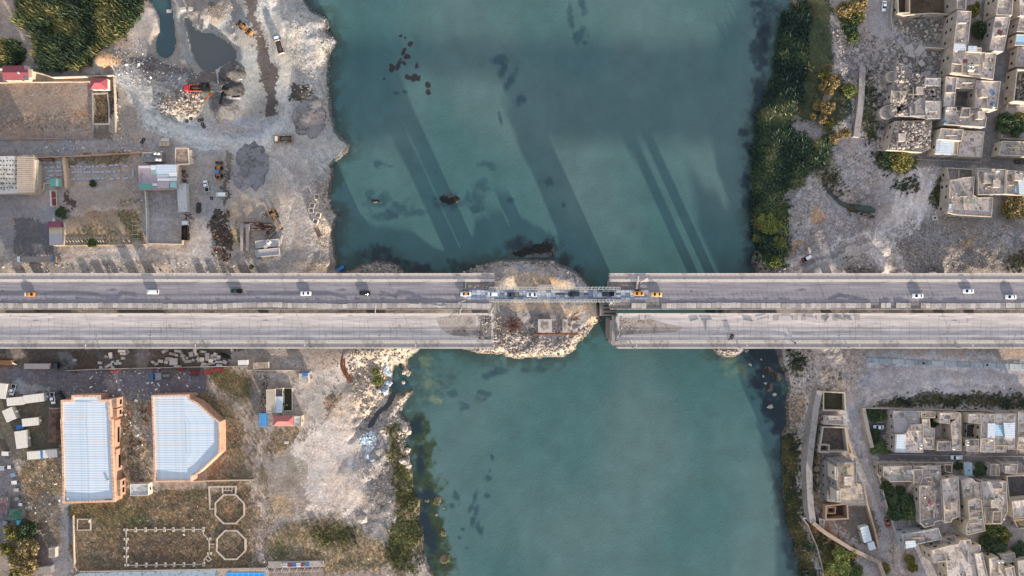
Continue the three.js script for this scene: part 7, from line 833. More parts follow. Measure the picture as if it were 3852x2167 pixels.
// south of the bridges
{ const p = GP('3258,1346 3330,1348 3462,1356 3600,1360 3720,1366 3900,1372 3900,1388 3720,1384 3600,1376 3460,1370 3340,1368 3262,1370'), y = 7.1; const c = []; for (let i = 0; i < 13; i++) { const x0 = 3258 + i * 49, x1 = x0 + 46, f = x => 1346 + (x - 3258) * .042, q = [[x0, f(x0)], [x1, f(x1)], [x1, f(x1) + 19], [x0, f(x0) + 19]].map(a => plan(a[0], a[1], y)); const cc = centre(q), gy = ground(...cc); if (!c.t) c.t = thing('concrete_channel', 'pale blue-grey concrete channel cover running along the dirt road', 'channel', ...[plan(3550, 1366, y)].flatMap(a => [a[0], gy, a[1]])); part(c.t, 'cover_slab', prism(shift(q, c.t.position.x, c.t.position.z), gy - c.t.position.y - .6, gy - c.t.position.y + .28 + (i % 3) * .03), [M('#a3abb0', { t: 'conc' }), M('#98a0a6', { t: 'conc' }), M('#afb5b8', { t: 'conc' })][i % 3]); } for (const x of [3473, 3712]) part(c.t, 'manhole', cyl(.45, .45, .1, ...(q => [q[0] - c.t.position.x, .5, q[1] - c.t.position.z])(plan(x, 1366 + (x - 3473) * .03, y)), 12), DARK); }
wall('thick stepped wall west of the walled garden court', '3250,1536 3264,1612 3282,1684', 3, 1.5, WL[1]); wall('long parapet wall along the north side of the house row', '3250,1536 3350,1537 3500,1541 3700,1546 3900,1550', 2.6, .4, WL[2]);
const hL1 = HSE('corner house with a tiled grey terrace and balustraded west face', [V('3360,1547 3459,1547 3459,1594 3425,1594 3408,1630 3365,1629', 6.4, .35, M('#a29c9b', { t: 'conc' })), V('3410,1628 3426,1597 3474,1596 3473,1703 3366,1702 3368,1633 3400,1633', 7.2, .5), V('3374,1637 3407,1637 3406,1699 3371,1699', 7.5, 0, TINW), V('3427,1598 3446,1598 3446,1616 3426,1616', 7.8, .3)]); for (const [x, y, w] of [[3466, 1673, 'upper'], [3466, 1685, 'lower']]) tank(`white water tank at the east side of the corner house, ${w} of two`, x, y, hL1.userData.roofY + .8, 0);
HSE('plain grey roof stepping down beside the corner house', [V('3468,1577 3498,1576 3500,1610 3517,1612 3515,1692 3476,1692', 5.4, .4), V('3464,1548 3520,1549 3518,1572 3466,1574', 4.6, 1.2)]); const hL3 = HSE('house with a beige northern roof around a deep dark court', [V('3535,1553 3615,1553 3598,1576 3574,1578 3572,1594 3534,1592', 6.6, .5, RF[3]), V('3576,1594 3600,1577 3616,1556 3617,1696 3580,1695 3582,1660', 6.2, .4), V('3528,1661 3579,1660 3577,1697 3524,1696', 6.4, .5, M('#a7a09f', { t: 'roof' }))]); tank('cream water tank on the house with the deep dark court', 3589, 1688, hL3.userData.roofY - .3, 0);
const hL4 = HSE('small house with a dark light well and beige upper room', [V('3643,1557 3690,1557 3688,1594 3643,1592', 6.8, .5, RF[3]), V('3636,1652 3682,1652 3680,1699 3636,1698', 6.2, .5), V('3636,1596 3676,1597 3672,1648 3634,1648', 1.6, .5, M('#4f4a46', { t: 'roof' }))]); for (const [x, w] of [[1661, 'upper'], [1672, 'lower']]) tank(`cream water tank west of the narrow house, ${w} of two`, 3642, x, hL4.userData.roofY - .4, 0);
const hL5 = HSE('narrow house with a long pale roof next to the blue tin sheets', [V('3692,1557 3742,1559 3741,1702 3687,1701', 6.4, .4), V('3717,1593 3744,1593 3743,1647 3716,1646', 7.6, 0, TINW)]); tank('white water tank on the narrow house beside the blue sheets', 3733, 1655, hL5.userData.roofY, 0); HSE('wide house carrying bright blue and white roof sheets', [V('3743,1554 3828,1557 3823,1690 3793,1692 3790,1665 3785,1702 3742,1702', 6, .4), V('3745,1599 3776,1599 3778,1640 3746,1638', 6.9, 0, TINB), V('3776,1591 3818,1592 3817,1648 3782,1647', 7.8, 0, TINW)]); HSE('house cut by the east edge north of the shaded street', [V('3831,1550 3900,1552 3900,1694 3826,1692', 6, .5), V('3832,1645 3900,1647 3900,1676 3830,1674', 7.4, .2)]);
{ const g = G(3300, 1610); struct('court_paving', prism(GP('3268,1592 3344,1592 3350,1675 3285,1675'), g[1] - .5, g[1] + .03), M('#565a5c', { t: 'conc' })); const w = thing('balustrade', 'row of arched white frames along the west face of the corner house', 'balustrade', ...[plan(3350, 1620, g[1] + 4)].flatMap(a => [a[0], g[1], a[1]])); for (let i = 0; i < 14; i++) part(w, 'arch', box(.9, 4.2, .28, 0, 0, -7 + i * 1.05), WL[3]); part(w, 'beam', box(.5, .25, 14.8, .5, 4.2, 0), WL[3]); }
// second row
HSE('wide corner house with two grey terraces on the shaded street', [V('3322,1755 3430,1754 3430,1765 3470,1767 3472,1800 3468,1818 3424,1812 3348,1813 3345,1801 3322,1794', 6.6, .45, M('#a9a29c', { t: 'roof' })), V('3438,1754 3540,1752 3541,1801 3511,1808 3508,1792 3474,1795 3472,1768 3438,1765', 6.2, .5), V('3298,1736 3585,1740 3583,1751 3316,1752 3314,1800 3302,1786', 2.8, .9)]); for (const [x, y, w] of [[3388, 1762, 'western'], [3398, 1762, 'eastern']]) boxThing('roof_cooler', `white air cooler on the wide corner house, ${w} of two`, 'air cooler', x, y, 1.2, 1.6, 1.2, 0, WHITEW, WHITEW).position.y += 6.5; tank('brown tank standing on the wide corner house', 3532, 1780, G(3440, 1780)[1] + 6.3, 0);
HSE('long house with a black stained crumbling roof', [V('3470,1798 3511,1791 3540,1810 3548,1957 3517,1964 3514,1978 3478,1985 3461,1967 3458,1830', 6.8, .4, M('#827b78', { t: 'roof', b: .12 }))]); HSE('long grey roof with a sunny wedge beside the stained roof', [V('3544,1805 3606,1794 3613,1945 3584,1953 3580,1964 3554,1968', 7.2, .5)]); HSE('house with a curved front parapet behind the small courts', [V('3616,1808 3636,1800 3659,1800 3670,1812 3691,1818 3693,1874 3625,1881', 6.8, .7)]); const hM4 = HSE('tall narrow two part house with cream parapets, highest in the second row', [V('3641,1884 3668,1874 3693,1880 3700,1944 3646,1950', 9.2, .9), V('3646,1952 3700,1946 3708,1998 3637,2014 3633,1988', 8.6, .8)], { m: M('#b3a68f', { t: 'conc' }) }); tank('blue water tank on the tall narrow house', 3692, 1950, hM4.userData.roofY, 1);
HSE('big plain grey roof with a sunny stripe and brown stair box', [V('3691,1812 3786,1811 3792,1924 3768,1972 3707,1973', 6.4, .4), V('3736,1924 3768,1924 3767,1970 3733,1970', 8.6, .15, M('#84776b', { t: 'roof' }))]); tank('white tank lying east of the brown stair box', 3777, 1952, G(3740, 1890)[1] + 4, 0);
HSE('sunlit pale roof at the east edge of the second row', [V('3806,1886 3900,1874 3900,1944 3813,1951', 6, .6, RF[3]), V('3814,1956 3900,1950 3900,1984 3830,1990', 3.6, .4, M('#8f6d43', { t: 'roof', b: .3 }))]); HSE('shaded ruin with slanting beams at the east edge', [V('3786,1790 3900,1786 3900,1870 3796,1880', 1.5, 2.6, M('#5c5855', { t: 'roof', b: .2 }), null, .4)], { n: 'ruined_house' }); HSE('tan flat roof facing the shaded street near the east edge', [V('3726,1746 3763,1747 3762,1791 3724,1790', 4.6, .15, M('#9d9183', { t: 'roof' })), V('3768,1744 3830,1747 3826,1782 3776,1780', 5, .6), V('3780,1752 3808,1753 3808,1782 3782,1782', 6.2, .2)]); HSE('blue-grey tin canopy over the small dark court on the shaded street', [V('3627,1740 3656,1741 3658,1790 3630,1789', 3.4, 0, M('#8fa5ae', { t: 'corr' })), V('3553,1746 3583,1748 3582,1780 3556,1776', 3.2, .7, M('#6b6461', { t: 'roof' }))]); boxThing('white_cabin', 'small white box in the dark green court', 'box', 3668, 1762, 1.6, 1.8, 1.6, 0, WHITEW, TINW);
wall('wall along the diagonal street in front of the overgrown garden', '3306,1790 3320,1840 3345,1930 3366,1992 3374,2020', 2.2, .4, WL[1]); wall('garden wall south of the overgrown garden', '3366,1948 3420,1938 3425,1978', 1.8, .35, WL[2]); wall('wall at the head of the overgrown garden', '3360,1858 3410,1850', 1.6, .3, WL[1]);
{ const g = G(3425, 1840), t = thing('garden_stairs', 'flight of concrete steps beside the stained roof', 'stairs', ...[plan(3425, 1838, g[1] + 2)].flatMap(a => [a[0], g[1], a[1]]), -.3); for (let i = 0; i < 12; i++) part(t, 'step', box(2.4, .35 + i * .3, .45, 0, 0, 2.4 - i * .45), WL[2]); }
// third row
HSE('house with a white tin sheet on its corner beside the diagonal street', [V('3393,2012 3530,1986 3545,2029 3444,2050 3405,2065', 6.2, .6, RF[4], M('#a5a9a8', { t: 'conc' })), V('3406,2038 3442,2034 3446,2056 3410,2063', 7.4, 0, TINW)]); HSE('small open roofed room between the third row houses', [V('3536,2026 3593,2014 3596,2036 3542,2048', 4, .6)]); HSE('large stepped roof near the bottom edge in the third row', [V('3500,2072 3560,2055 3606,2046 3612,2034 3652,2031 3657,2056 3688,2050 3690,2072 3668,2084 3676,2200 3568,2200 3560,2112 3514,2118', 6.8, .5), V('3500,2072 3506,2070 3521,2116 3513,2120', 7.4, .2)]); HSE('narrow beige block rising beside the large stepped roof', [V('3665,2082 3697,2080 3724,2200 3688,2200', 7.8, .4, RF[3])]); const hN4 = HSE('beige house with two white tanks at the bottom edge', [V('3720,2102 3754,2094 3764,2112 3790,2140 3818,2200 3726,2200', 6, .5, RF[3]), V('3780,2138 3815,2130 3824,2190 3798,2200', 7.2, .3)]); for (const [x, w] of [[3760, 'western'], [3774, 'eastern']]) tank(`white water tank on the beige bottom edge house, ${w} of two`, x, 2114, hN4.userData.roofY, 0); HSE('low walled roof north-east of the two white tanks', [V('3760,2088 3818,2080 3823,2112 3782,2120', 4, .6)]); HSE('grey house cut by the bottom right corner', [V('3828,2110 3900,2100 3900,2200 3836,2200', 5.5, .5)]);
for (const [i, x, z, w, d, h] of [[0, 160, 144, 16, 12, 6], [1, 176, 144, 18, 14, 9], [2, 205, 142, 20, 12, 8], [3, 232, 146, 16, 14, 9], [4, 262, 120, 18, 16, 9], [5, 262, 88, 16, 14, 8]]) { const t = thing('town_house', `flat roofed house beyond the picture, ${['first', 'second', 'third', 'fourth', 'fifth', 'sixth'][i]} from the river`, 'house', x, 6, z); part(t, 'wall', box(w, h + 1, d, 0, -1), WL[i % 5]); part(t, 'roof', box(w - .4, .1, d - .4, 0, h), RF[i % 5]); part(t, 'parapet', prism(rect(-w / 2, -d / 2, w / 2, d / 2), h + .1, h + .7, [rect(-w / 2 + .3, -d / 2 + .3, w / 2 - .3, d / 2 - .3)]), WL[i % 5]); }
// riverside stone house and its walls
wall('broad pale riverside terrace wall of the old stone house', '3084,1470 3069,1540 3050,1700 3044,1760 3047,1845 3051,1910 3059,1966', 3.4, 2.6, M('#9a938d', { t: 'conc' })); wall('old brick wall running diagonally down from the terrace', '3060,1968 3106,2006 3200,2064 3308,2116 3330,2180', 3, 1.6, M('#a3907f', { t: 'conc' })); wall('thin stone wall along the riverside path', '3020,1950 3040,1975 3075,2060 3096,2140 3100,2180', 1, .3, WL[2]); wall('stub of wall with a blue-grey top above the riverside path', '3022,1950 3056,1952', 1.6, .6, M('#9aa7ae', { t: 'conc' }));
HSE('old stone house with a sunlit beige roof high above the riverside terrace', [V('3148,1740 3222,1739 3223,1816 3248,1822 3262,1900 3188,1902 3152,1890 3146,1806', 12, .3, M('#b6a691', { t: 'roof', b: .03 }), M('#8b8886', { t: 'conc' })), V('3140,1756 3152,1756 3152,1806 3141,1806', 12.4, .2, WHITEW), V('3147,1846 3163,1846 3164,1888 3149,1888', 12.3, .2, WHITEW), V('3110,1742 3146,1742 3150,1890 3112,1886', 6, 0, M('#7f7c7a', { t: 'roof' }), M('#85817e', { t: 'conc' }))], { n: 'stone_house' });
HSE('roofless brick ruin glowing orange south of the old stone house', [V('3106,1902 3190,1892 3193,1954 3104,1958', .8, 4.2, M('#5f4b3e', { t: 'roof', b: .3 }), M('#99806c', { t: 'conc' }), .6), V('3112,1908 3146,1906 3144,1934 3110,1934', 1, 3.2, M('#5f4b3e', { t: 'roof', b: .3 }), M('#99806c', { t: 'conc' }), .5), V('3082,1950 3102,1956 3100,1992 3084,1986', 2.6, .3, RUBR)], { n: 'ruined_house' });
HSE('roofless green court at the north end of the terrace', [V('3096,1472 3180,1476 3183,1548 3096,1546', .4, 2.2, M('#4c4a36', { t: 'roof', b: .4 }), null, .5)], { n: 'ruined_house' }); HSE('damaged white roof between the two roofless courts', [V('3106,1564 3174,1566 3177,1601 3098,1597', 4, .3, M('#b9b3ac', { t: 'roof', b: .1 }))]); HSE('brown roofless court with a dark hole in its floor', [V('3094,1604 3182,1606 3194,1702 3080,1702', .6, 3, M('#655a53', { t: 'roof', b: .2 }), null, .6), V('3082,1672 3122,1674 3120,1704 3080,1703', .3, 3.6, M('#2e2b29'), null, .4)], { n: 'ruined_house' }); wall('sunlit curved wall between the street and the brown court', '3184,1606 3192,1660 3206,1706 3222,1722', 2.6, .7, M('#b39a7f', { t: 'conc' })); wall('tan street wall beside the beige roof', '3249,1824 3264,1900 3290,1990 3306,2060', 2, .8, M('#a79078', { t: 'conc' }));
boxThing('white_container', 'large white container in the shaded yard below the stone house', 'container', 3258, 2010, 6.6, 3.4, 2.8, -1.3, WHITEW, TINW); boxThing('white_container', 'smaller white container at the foot of the large one', 'container', 3279, 2054, 3.2, 2.8, 2.4, -1.3, WHITEW, TINW);
stones('yard_rubble', 'rubble heap and stones around the roofless brick ruin', [...scatter('3150,2000 3185,1990 3200,2030 3180,2045 3155,2020', 160, .2, .9), ...scatter('3105,1962 3180,1962 3170,1990 3120,1990', 90, .2, .8)], RUB.concat([M('#99806c', { t: 'conc' })])); stones('bank_rubble', 'stones and rubble on the south-eastern bank and in its shallows', [...scatter('2930,1312 3060,1320 3080,1480 2965,1500 2945,1380', 620, .12, .55), ...scatter('3080,1380 3160,1385 3170,1450 3110,1470', 120, .2, .9), ...scatter('2950,1500 3060,1500 3040,2100 3000,2040', 420, .12, .6), ...scatter('2692,1316 2790,1316 2760,1340 2720,1340', 130, .15, .7)], RUB); for (const [x, y, s] of [[2823, 1372, .9], [2863, 1352, .6], [2915, 1484, 1.2], [2898, 1530, 1.3], [2880, 1442, .7], [2872, 1416, .6], [2808, 1320, .9]]) looseAt('shallow_rock', 'pale rock breaking the dark shallows by the eastern bank', 'rock', rockG[Math.floor(x) % 6].clone().scale(s, s * .6, s * .8), RUB[2], x, y, .1, R(0, 6), 'rocks in the eastern shallows');
looseAt('concrete_post', 'fallen concrete post on the bank path south of the bridge', 'post', box(.7, .4, 3.4), CONC, 3049, 1402, G(3049, 1402)[1], .15); litter('pale litter by the eastern house rows and dirt road', '3200,1320 3852,1320 3852,1540 3240,1530', 240, .2, .8);
// overhead wires are too thin to show; street kerbs of the cross street
for (const s of ['3445,600 3560,604 3690,612', '3262,1700 3263,1718 3300,1860 3352,2040', '3270,1706 3500,1712 3700,1716 3900,1718']) { const p = pts(s).map(q => { const g = G(...q); return [g[0], g[2]]; }), y = Math.max(...pts(s).map(q => G(...q)[1])); struct('kerb', prism(ribbon(p, .25), y - .8, y + .14), CONC); }

stones('roof_clutter', 'small junk, cans and boards scattered over the flat town roofs', ROOFSPOTS, ['#d9d5ce', '#7f7a75', '#5f6b78', '#8d6f58', '#b9b1a6', '#4a4744'].map(c => M(c)), [box(.8, .25, .5), box(1.3, .08, .2), box(.5, .5, .5), cyl(.2, .2, .5), box(1, .06, .8)]);
// ---------------------------------------------------------------- vegetation
const leafMat = c => new THREE.MeshStandardMaterial({ color: new THREE.Color(c), roughness: .85, side: THREE.DoubleSide });
// crown of many small leaf faces gathered in clumps
function crownGeo(s, clumps, leaves, size) {
  seed = s * 7919; const pos = [];
  for (let c = 0; c < clumps; c++) {
    const a = R(0, 6.28), e = R(-.15, 1), rr = Math.sqrt(rnd()) * .72, cx = Math.cos(a) * rr, cz = Math.sin(a) * rr, cy = e * (1 - rr * .55) * .62, cr = R(.2, .4);
    for (let l = 0; l < leaves; l++) {
      const u = R(-1, 1), t = R(0, 6.28), q = Math.sqrt(1 - u * u), k = cr * Math.pow(rnd(), .35), x = cx + q * Math.cos(t) * k, y = cy + u * k * .8, z = cz + q * Math.sin(t) * k;
      const d = new THREE.Vector3(R(-1, 1), R(-.3, 1), R(-1, 1)).normalize(), v = new THREE.Vector3(R(-1, 1), R(-.5, .5), R(-1, 1)).cross(d).normalize(), w = size * R(.6, 1.3);
      const A = [x - v.x * w * .5, y - v.y * w * .5, z - v.z * w * .5], B = [x + v.x * w * .5, y + v.y * w * .5, z + v.z * w * .5], C = [x + d.x * w * 1.3, y + d.y * w * 1.3, z + d.z * w * 1.3];
      pos.push(...A, ...B, ...C);
    }
  }
  return geoFrom(pos);
}
const CROWN = [crownGeo(1, 26, 90, .13), crownGeo(2, 20, 100, .14), crownGeo(3, 34, 70, .12)];
const trunkG = merge([cyl(.09, .05, .9, 0, -.35, 0, 7), bar([0, .2, 0], [.35, .6, .15], .03, 5), bar([0, .15, 0], [-.32, .55, .22], .03, 5), bar([0, .25, 0], [.05, .6, -.4], .03, 5)]), BARK = M('#6d6258', { t: 'conc' });
const LEAF = { dark: leafMat('#405233'), green: leafMat('#586638'), olive: leafMat('#7a7439'), amber: leafMat('#968458'), lime: leafMat('#777f40') };
function tree(name, label, kind, sx, sy, r, h, n, group) { const g = G(sx, sy), [x, z] = plan(sx, sy, g[1] + h * .6), t = thing(name, label, name === 'tree' ? 'tree' : 'shrub', x, g[1], z, R(0, 6.28), group), tr = part(t, 'trunk', trunkG, BARK); tr.scale.set(r * .9, h * .75, r * .9); tr.position.y = h * .26; const c = part(t, 'crown', CROWN[n % 3], LEAF[kind]); c.scale.set(r * 1.06, h * .62, r * 1.06); c.position.y = h * .38; return t; }
[[3111, 256, 1.8, 5, 'amber', 'small yellow tree at the head of the riverside tree row'], [3106, 292, 2.8, 7, 'olive', 'olive tree on the upper left of the riverside row'], [3132, 306, 3.4, 7.5, 'amber', 'largest amber tree of the riverside row'], [3104, 326, 2.4, 6, 'amber', 'amber tree below the largest one in the riverside row'], [3120, 346, 1.8, 6, 'amber', 'round amber tree in the middle of the riverside row'], [3082, 395, 2.6, 6, 'amber', 'amber tree at the left of the lower riverside clump'], [3112, 402, 3.2, 7, 'amber', 'big golden tree of the lower riverside clump'], [3063, 435, 1.6, 5, 'amber', 'small golden tree left of the lower riverside clump'], [3097, 449, 2, 6, 'amber', 'golden tree at the bottom of the lower riverside clump'], [3122, 459, 1.7, 5, 'olive', 'olive tree right at the bottom of the lower clump'], [3110, 478, 1.5, 4, 'olive', 'small olive tree below the lower riverside clump'], [3200, 335, 3.2, 7, 'lime', 'lime yellow tree beside the quay wall'], [3180, 500, 2.4, 5, 'amber', 'amber tree at the south end of the quay lawn'], [3135, 520, 2.6, 5, 'amber', 'amber bush tree by the rubble south of the lawn'], [3184, 38, 4, 8, 'amber', 'amber tree at the top edge west of the dirt lane'], [3200, 70, 4.4, 6, 'dark', 'dark green tree below the amber one at the top edge'], [3205, 108, 3.6, 5, 'dark', 'dark tree above the grey rubble west of the lane'], [3232, 18, 4, 8, 'amber', 'amber tree beside the parked white car lane'], [3226, 62, 3.4, 6, 'olive', 'olive tree west of the dirt lane'], [3214, 140, 3, 5, 'green', 'green tree on the rubble west of the lane'], [3388, 603, 5.4, 5, 'olive', 'broad olive tree at the alley corner'], [3350, 596, 4, 4, 'dark', 'dark bush beside the broad olive tree'], [3410, 622, 3, 4, 'olive', 'low olive bush south of the broad olive tree'], [3838, 772, 6.6, 8, 'amber', 'large golden tree at the east edge'], [3800, 790, 3.6, 5, 'olive', 'olive tree left of the large golden one'], [3664, 34, 3.2, 7, 'olive', 'yellow green tree in the top court between the tall houses'], [3690, 106, 3.8, 6, 'dark', 'dark tree in the deep court between the tall houses'], [3792, 462, 4.6, 6, 'dark', 'dark tree in the walled yard at the east edge'], [3835, 480, 4.2, 5, 'dark', 'dark bush filling the walled yard at the east edge'], [3840, 440, 3, 4, 'olive', 'pale dry shrub in the walled yard'],
  [3392, 1900, 5.4, 6, 'dark', 'big dark tree in the overgrown garden'], [3424, 1920, 4.6, 6, 'green', 'green tree with sunlit top in the overgrown garden'], [3372, 1928, 4, 5, 'dark', 'dark tree at the street side of the overgrown garden'], [3336, 1834, 2.6, 4, 'dark', 'dark shrub at the garden head by the street wall'], [3350, 1856, 2.8, 4, 'dark', 'second dark shrub along the street wall'], [3388, 1846, 2.2, 3.5, 'dark', 'small dark shrub by the garden steps'], [3290, 1560, 3.4, 4, 'dark', 'dark tree in the north of the walled court'], [3312, 1566, 2.6, 3.5, 'green', 'green bush beside the dark one in the walled court'], [3292, 1632, 2.4, 3, 'dark', 'bush south of the white saloon in the court'], [3293, 1656, 2, 3, 'dark', 'lower bush in the walled court'], [3308, 1686, 3.6, 2, 'green', 'green hedge at the foot of the walled court'], [3336, 1686, 3, 2, 'green', 'eastern end of the hedge in the walled court'], [3516, 1592, 1.8, 4, 'dark', 'dark tree in the slot beside the stepped grey roof'], [3606, 1752, 2, 3.5, 'dark', 'small dark tree in the court on the shaded street'], [3690, 1765, 3.4, 3, 'dark', 'dark bush in the green court on the shaded street'],
  [3740, 1992, 3.6, 6, 'green', 'tree beside the tall narrow house'], [3788, 2012, 3, 6, 'olive', 'olive tree at the pale yard near the east edge'], [3752, 2056, 5, 4, 'dark', 'broad dark shrub among the third row houses'], [3712, 2040, 3, 4, 'dark', 'dark shrub east of the stepped roof'], [3845, 2062, 4, 4, 'dark', 'dark bush cut by the lower east edge'], [3425, 2108, 2.4, 4, 'olive', 'olive shrub at the corner of the dark yard'], [3436, 2136, 2.2, 4, 'olive', 'lower olive shrub at the dark yard'],
  [3172, 2090, 4.4, 5, 'lime', 'bright lime tree below the diagonal brick wall'], [3206, 2078, 3, 4, 'olive', 'olive tree beside the lime one under the brick wall'], [3160, 2150, 5, 4, 'lime', 'lime bush at the bottom edge below the brick wall'], [3120, 2155, 3.6, 4, 'olive', 'olive bush at the bottom edge by the thin wall'], [3228, 2150, 3, 3.5, 'green', 'green bush in the corner of the brick walls'], [3330, 2140, 2.4, 3, 'olive', 'bush at the end of the brick wall'],
  [40, 2012, 4, 6, 'olive', 'yellowish tree at the top of the west edge clump'], [92, 1996, 4.6, 6, 'dark', 'dark tree at the top right of the west edge clump'], [100, 2062, 4.4, 7, 'amber', 'large golden tree of the west edge clump'], [22, 2074, 3.4, 6, 'olive', 'olive tree cut by the west edge'], [62, 2110, 3.8, 6, 'amber', 'golden tree low in the west edge clump'], [98, 2134, 4.2, 7, 'amber', 'golden tree at the bottom of the west edge clump'], [60, 2160, 3.4, 5, 'olive', 'olive tree at the bottom edge of the west clump'], [944, 1004, 1.2, 2, 'dark', 'tiny bush at the concrete slab foot'], [345, 915, 2, 3, 'green', 'shrub growing through the bent pipe fence'], [236, 796, 2.4, 2, 'dark', 'dark hedge beside the barrel roofed hut'], [222, 800, 2, 2, 'dark', 'western end of the hedge by the barrel roofed hut'], [348, 690, 1.6, 2, 'dark', 'small bush on the slab field'], [1420, 1430, 2.6, 3, 'lime', 'lime green shrub on the rocky southern bank'], [1410, 1400, 1.8, 2.5, 'lime', 'smaller lime shrub above it on the rocky bank'],
  [2888, 838, 4.4, 5, 'lime', 'bright yellow-green willow bush on the eastern bank'], [2912, 850, 3.6, 5, 'lime', 'willow bush right beside the bright one on the bank'], [2862, 842, 3, 4, 'olive', 'willow bush at the water edge of the eastern bank'], [2932, 912, 2.8, 4, 'lime', 'yellow-green bush midway to the bridge on the east bank'], [2846, 892, 2, 3, 'lime', 'small lime bush at the water below the willows'], [2918, 985, 2.8, 4, 'lime', 'lime bush close to the bridge on the east bank'], [2900, 975, 3, 3.5, 'dark', 'dark bush close to the bridge on the east bank'], [2880, 790, 4, 4, 'dark', 'dark bush above the willows on the bank'], [2935, 800, 3.4, 4, 'green', 'green bush inland of the willows']].forEach((t, i) => tree(t[2] > 2.9 || t[3] >= 5 ? 'tree' : 'shrub', t[5], t[4], t[0], t[1], t[2] * 1.08, t[3], i));
// instanced ground cover
function coverGeo(blades, h, w, lean, s) { seed = s; const pos = []; for (let b = 0; b < blades; b++) { const a = R(0, 6.28), r = R(0, .5), x = Math.cos(a) * r, z = Math.sin(a) * r, t = R(0, 6.28), L = R(.3, 1) * lean, hh = h * R(.7, 1.2), dx = Math.cos(t) * L - lean * .35, dz = Math.sin(t) * L + lean * .1, px = -Math.sin(t) * w, pz = Math.cos(t) * w; const m = [x + dx * .4, hh * .6, z + dz * .4], e = [x + dx, hh, z + dz]; pos.push(x - px, 0, z - pz, x + px, 0, z + pz, m[0] + px, m[1], m[2] + pz, x - px, 0, z - pz, m[0] + px, m[1], m[2] + pz, m[0] - px, m[1], m[2] - pz, m[0] - px, m[1], m[2] - pz, m[0] + px, m[1], m[2] + pz, ...e); } return geoFrom(pos); }
function cover(name, label, areas, geo, cols, s0, s1, s) {
  seed = s; const list = areas.flatMap(([p, n]) => scatter(p, n, s0, s1)).map(([x, y, z, q]) => { const X = x + R(-1.6, 1.6) + R(-1.6, 1.6), Z = z + R(-1.6, 1.6) + R(-1.6, 1.6), Y = ground(X, Z); return Y > .05 ? [X, Y, Z, q] : [x, y, z, q]; }), t = new THREE.Group(); t.name = numbered(name); scene.add(t); tag(t, label, null, null, 'stuff');
  const im = new THREE.InstancedMesh(geo, new THREE.MeshStandardMaterial({ color: 0xffffff, roughness: .85, side: THREE.DoubleSide }), list.length), o = new THREE.Object3D(), c = new THREE.Color(); im.name = numbered(name + '_cluster'); im.castShadow = im.receiveShadow = true; im.userData.kind = 'stuff';
  list.forEach(([x, y, z, q], k) => { o.position.set(x, y - q * .2, z); o.rotation.set(0, R(-.9, .9), 0); const f = q * R(.7, 1.25) * (.7 + .7 * fbm(x * .2, z * .2, 2, 55)); o.scale.set(f, f * R(.8, 1.2), f); o.updateMatrix(); im.setMatrixAt(k, o.matrix); const n = clamp(fbm(x * .16, z * .16, 3, s) * 1.6 - .3 + R(-.25, .25), 0, .999) * cols.length; c.set(cols[Math.floor(n)]); c.multiplyScalar(R(.75, 1.2)); im.setColorAt(k, c); }); t.add(im); return t;
}
const REED = coverGeo(9, 2.6, .15, 1.9, 11), GRASS = coverGeo(8, .36, .07, .5, 12), BUSH = coverGeo(16, 1.1, .13, 1.1, 13);
const RG = ['#2f4030', '#38492f', '#3f5233', '#4d5a35', '#6d6c3f', '#8d8552'];
cover('reed_bed', 'dense dark green reed thicket in the north-west corner', [['85,-20 540,-20 515,55 490,90 470,130 400,148 372,190 342,228 300,252 170,250 140,200 150,130 126,95 82,90', 6200], ['-10,172 60,170 86,195 80,232 -10,238', 650]], REED, RG, .85, 1.35, 21);
cover('reed_bed', 'reed thicket lining the eastern river bank north of the bridge', [['2972,22 3034,40 3024,140 3020,240 3000,330 2985,420 2955,460 2960,520 3085,545 3094,590 3030,640 2985,700 2960,690 2900,770 2840,760 2836,690 2838,610 2845,540 2856,440 2890,350 2918,280 2930,190 2944,110', 7200], ['2840,780 2960,770 2950,830 2960,950 2930,1000 2850,980', 900], ['3060,560 3130,500 3110,545 3085,600', 200]], REED, ['#33473f', '#394f43', '#445b48', '#51664a', '#6b7a55', '#9c9a6c'], .8, 1.25, 22);
cover('riverside_scrub', 'yellow-green scrub along the south-western shore', [['1470,1590 1502,1600 1518,1700 1532,1770 1548,1860 1570,1950 1590,2090 1560,2160 1500,2167 1450,2080 1500,1950 1480,1760', 950], ['1180,1990 1320,1980 1340,2040 1200,2050', 240], ['1640,1870 1664,1870 1664,1900 1640,1900', 30]], BUSH, ['#4f5338', '#5f603c', '#6f6d42', '#87804a', '#95866a', '#5f5a48'], .5, 1.1, 23);
cover('riverside_scrub', 'dark scrub along the south-eastern shore', [['2945,1640 2990,1650 3000,1760 2990,1860 3010,1990 3050,2090 3060,2167 3016,2167 2995,2050 2960,1960 2950,1790', 1700], ['3060,1590 3075,1600 3056,1850 3046,1840', 160], ['3060,1990 3140,2040 3200,2090 3220,2167 3110,2167', 520], ['2960,1320 3030,1340 3010,1400 2970,1400', 120]], BUSH, ['#3a4836', '#46543b', '#565c3e', '#6a673e', '#82794f'], .5, 1.1, 24);
cover('roadside_scrub', 'dark brush strip north of the eastern house row and on the lawns', [['3255,1530 3420,1494 3500,1474 3600,1492 3860,1484 3860,1528 3500,1526', 620], ['3290,572 3440,578 3440,640 3330,655', 260], ['3240,260 3290,260 3320,520 3250,540 3228,400', 360], ['3510,720 3560,640 3560,790 3524,770', 260], ['3060,600 3120,620 3180,730 3110,720', 200], ['3200,770 3290,805 3280,815 3180,790', 90], ['3800,965 3852,960 3852,1005 3800,1010', 90], ['3350,690 3450,680 3450,712 3370,714', 120]], BUSH, ['#3c4836', '#4a543c', '#5c5c3e', '#706846', '#625a48'], .4, 1, 25);
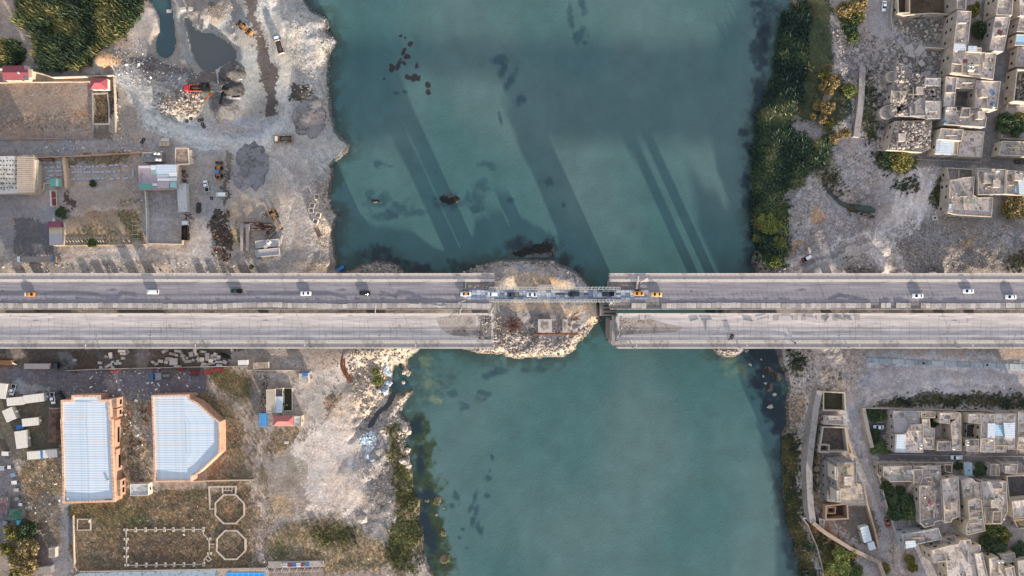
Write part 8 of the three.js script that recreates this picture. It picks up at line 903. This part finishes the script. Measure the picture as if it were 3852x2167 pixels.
cover('dry_grass', 'dry brown and olive grass over the western fields', [['280,1840 1010,1835 1010,2140 280,2140', 5200], ['825,1500 1000,1560 1010,1830 760,1830 830,1700', 1600], ['790,1385 925,1385 945,1440 940,1520 880,1500 800,1430', 1300], ['750,1465 870,1515 830,1580 760,1490', 500], ['60,1720 228,1720 232,1880 240,2060 130,2060 90,1900', 1200], ['1010,1960 1340,1960 1480,2060 1450,2167 1000,2167', 1700], ['448,1505 568,1505 572,1820 450,1820', 700], ['975,1605 1180,1600 1170,1640 1000,1720', 600], ['265,800 545,790 548,910 265,915', 420], ['250,595 500,582 470,625 300,625', 260], ['350,355 404,355 404,462 350,462', 160], ['60,1545 170,1545 170,1700 70,1690', 300], ['380,190 440,200 470,220 400,270', 120]], GRASS, ['#676246', '#75664d', '#857054', '#957c5e', '#a08669', '#70684c', '#7b7853'], .7, 1.7, 26);
cover('lawn_grass', 'short dark grass on the eastern riverside lawn and courts', [['3030,-10 3130,-10 3140,200 3100,320 3090,480 3000,440 3015,300', 3600], ['3120,270 3190,280 3200,480 3110,490 3100,430', 900], ['3268,1545 3344,1545 3344,1590 3268,1590', 220], ['3360,1870 3450,1870 3455,1950 3370,1950', 300]], GRASS, ['#3f4c34', '#4a5539', '#56583c', '#645f47'], .5, 1.2, 27);

// things alike in look are told apart by their place from west to east
{ const by = {}; for (const o of scene.children) if (o.userData.group && o.userData.label) (by[o.userData.label] ??= []).push(o);
  const one = ['', 'first', 'second', 'third', 'fourth', 'fifth', 'sixth', 'seventh', 'eighth', 'ninth', 'tenth', 'eleventh', 'twelfth', 'thirteenth', 'fourteenth', 'fifteenth', 'sixteenth', 'seventeenth', 'eighteenth', 'nineteenth'], ten = ['', '', 'twent', 'thirt', 'fort', 'fift'], ord = n => n < 20 ? one[n] : n % 10 ? ten[Math.floor(n / 10)] + 'y-' + one[n % 10] : ten[n / 10] + 'ieth';
  for (const [l, a] of Object.entries(by)) if (a.length > 1) { a.sort((p, q) => p.position.x - q.position.x); a.forEach((o, i) => { o.userData.label = `${l}, ${i ? ord(i + 1) + ' from' : 'nearest'} the west`; }); } }
renderer.render(scene, camera);
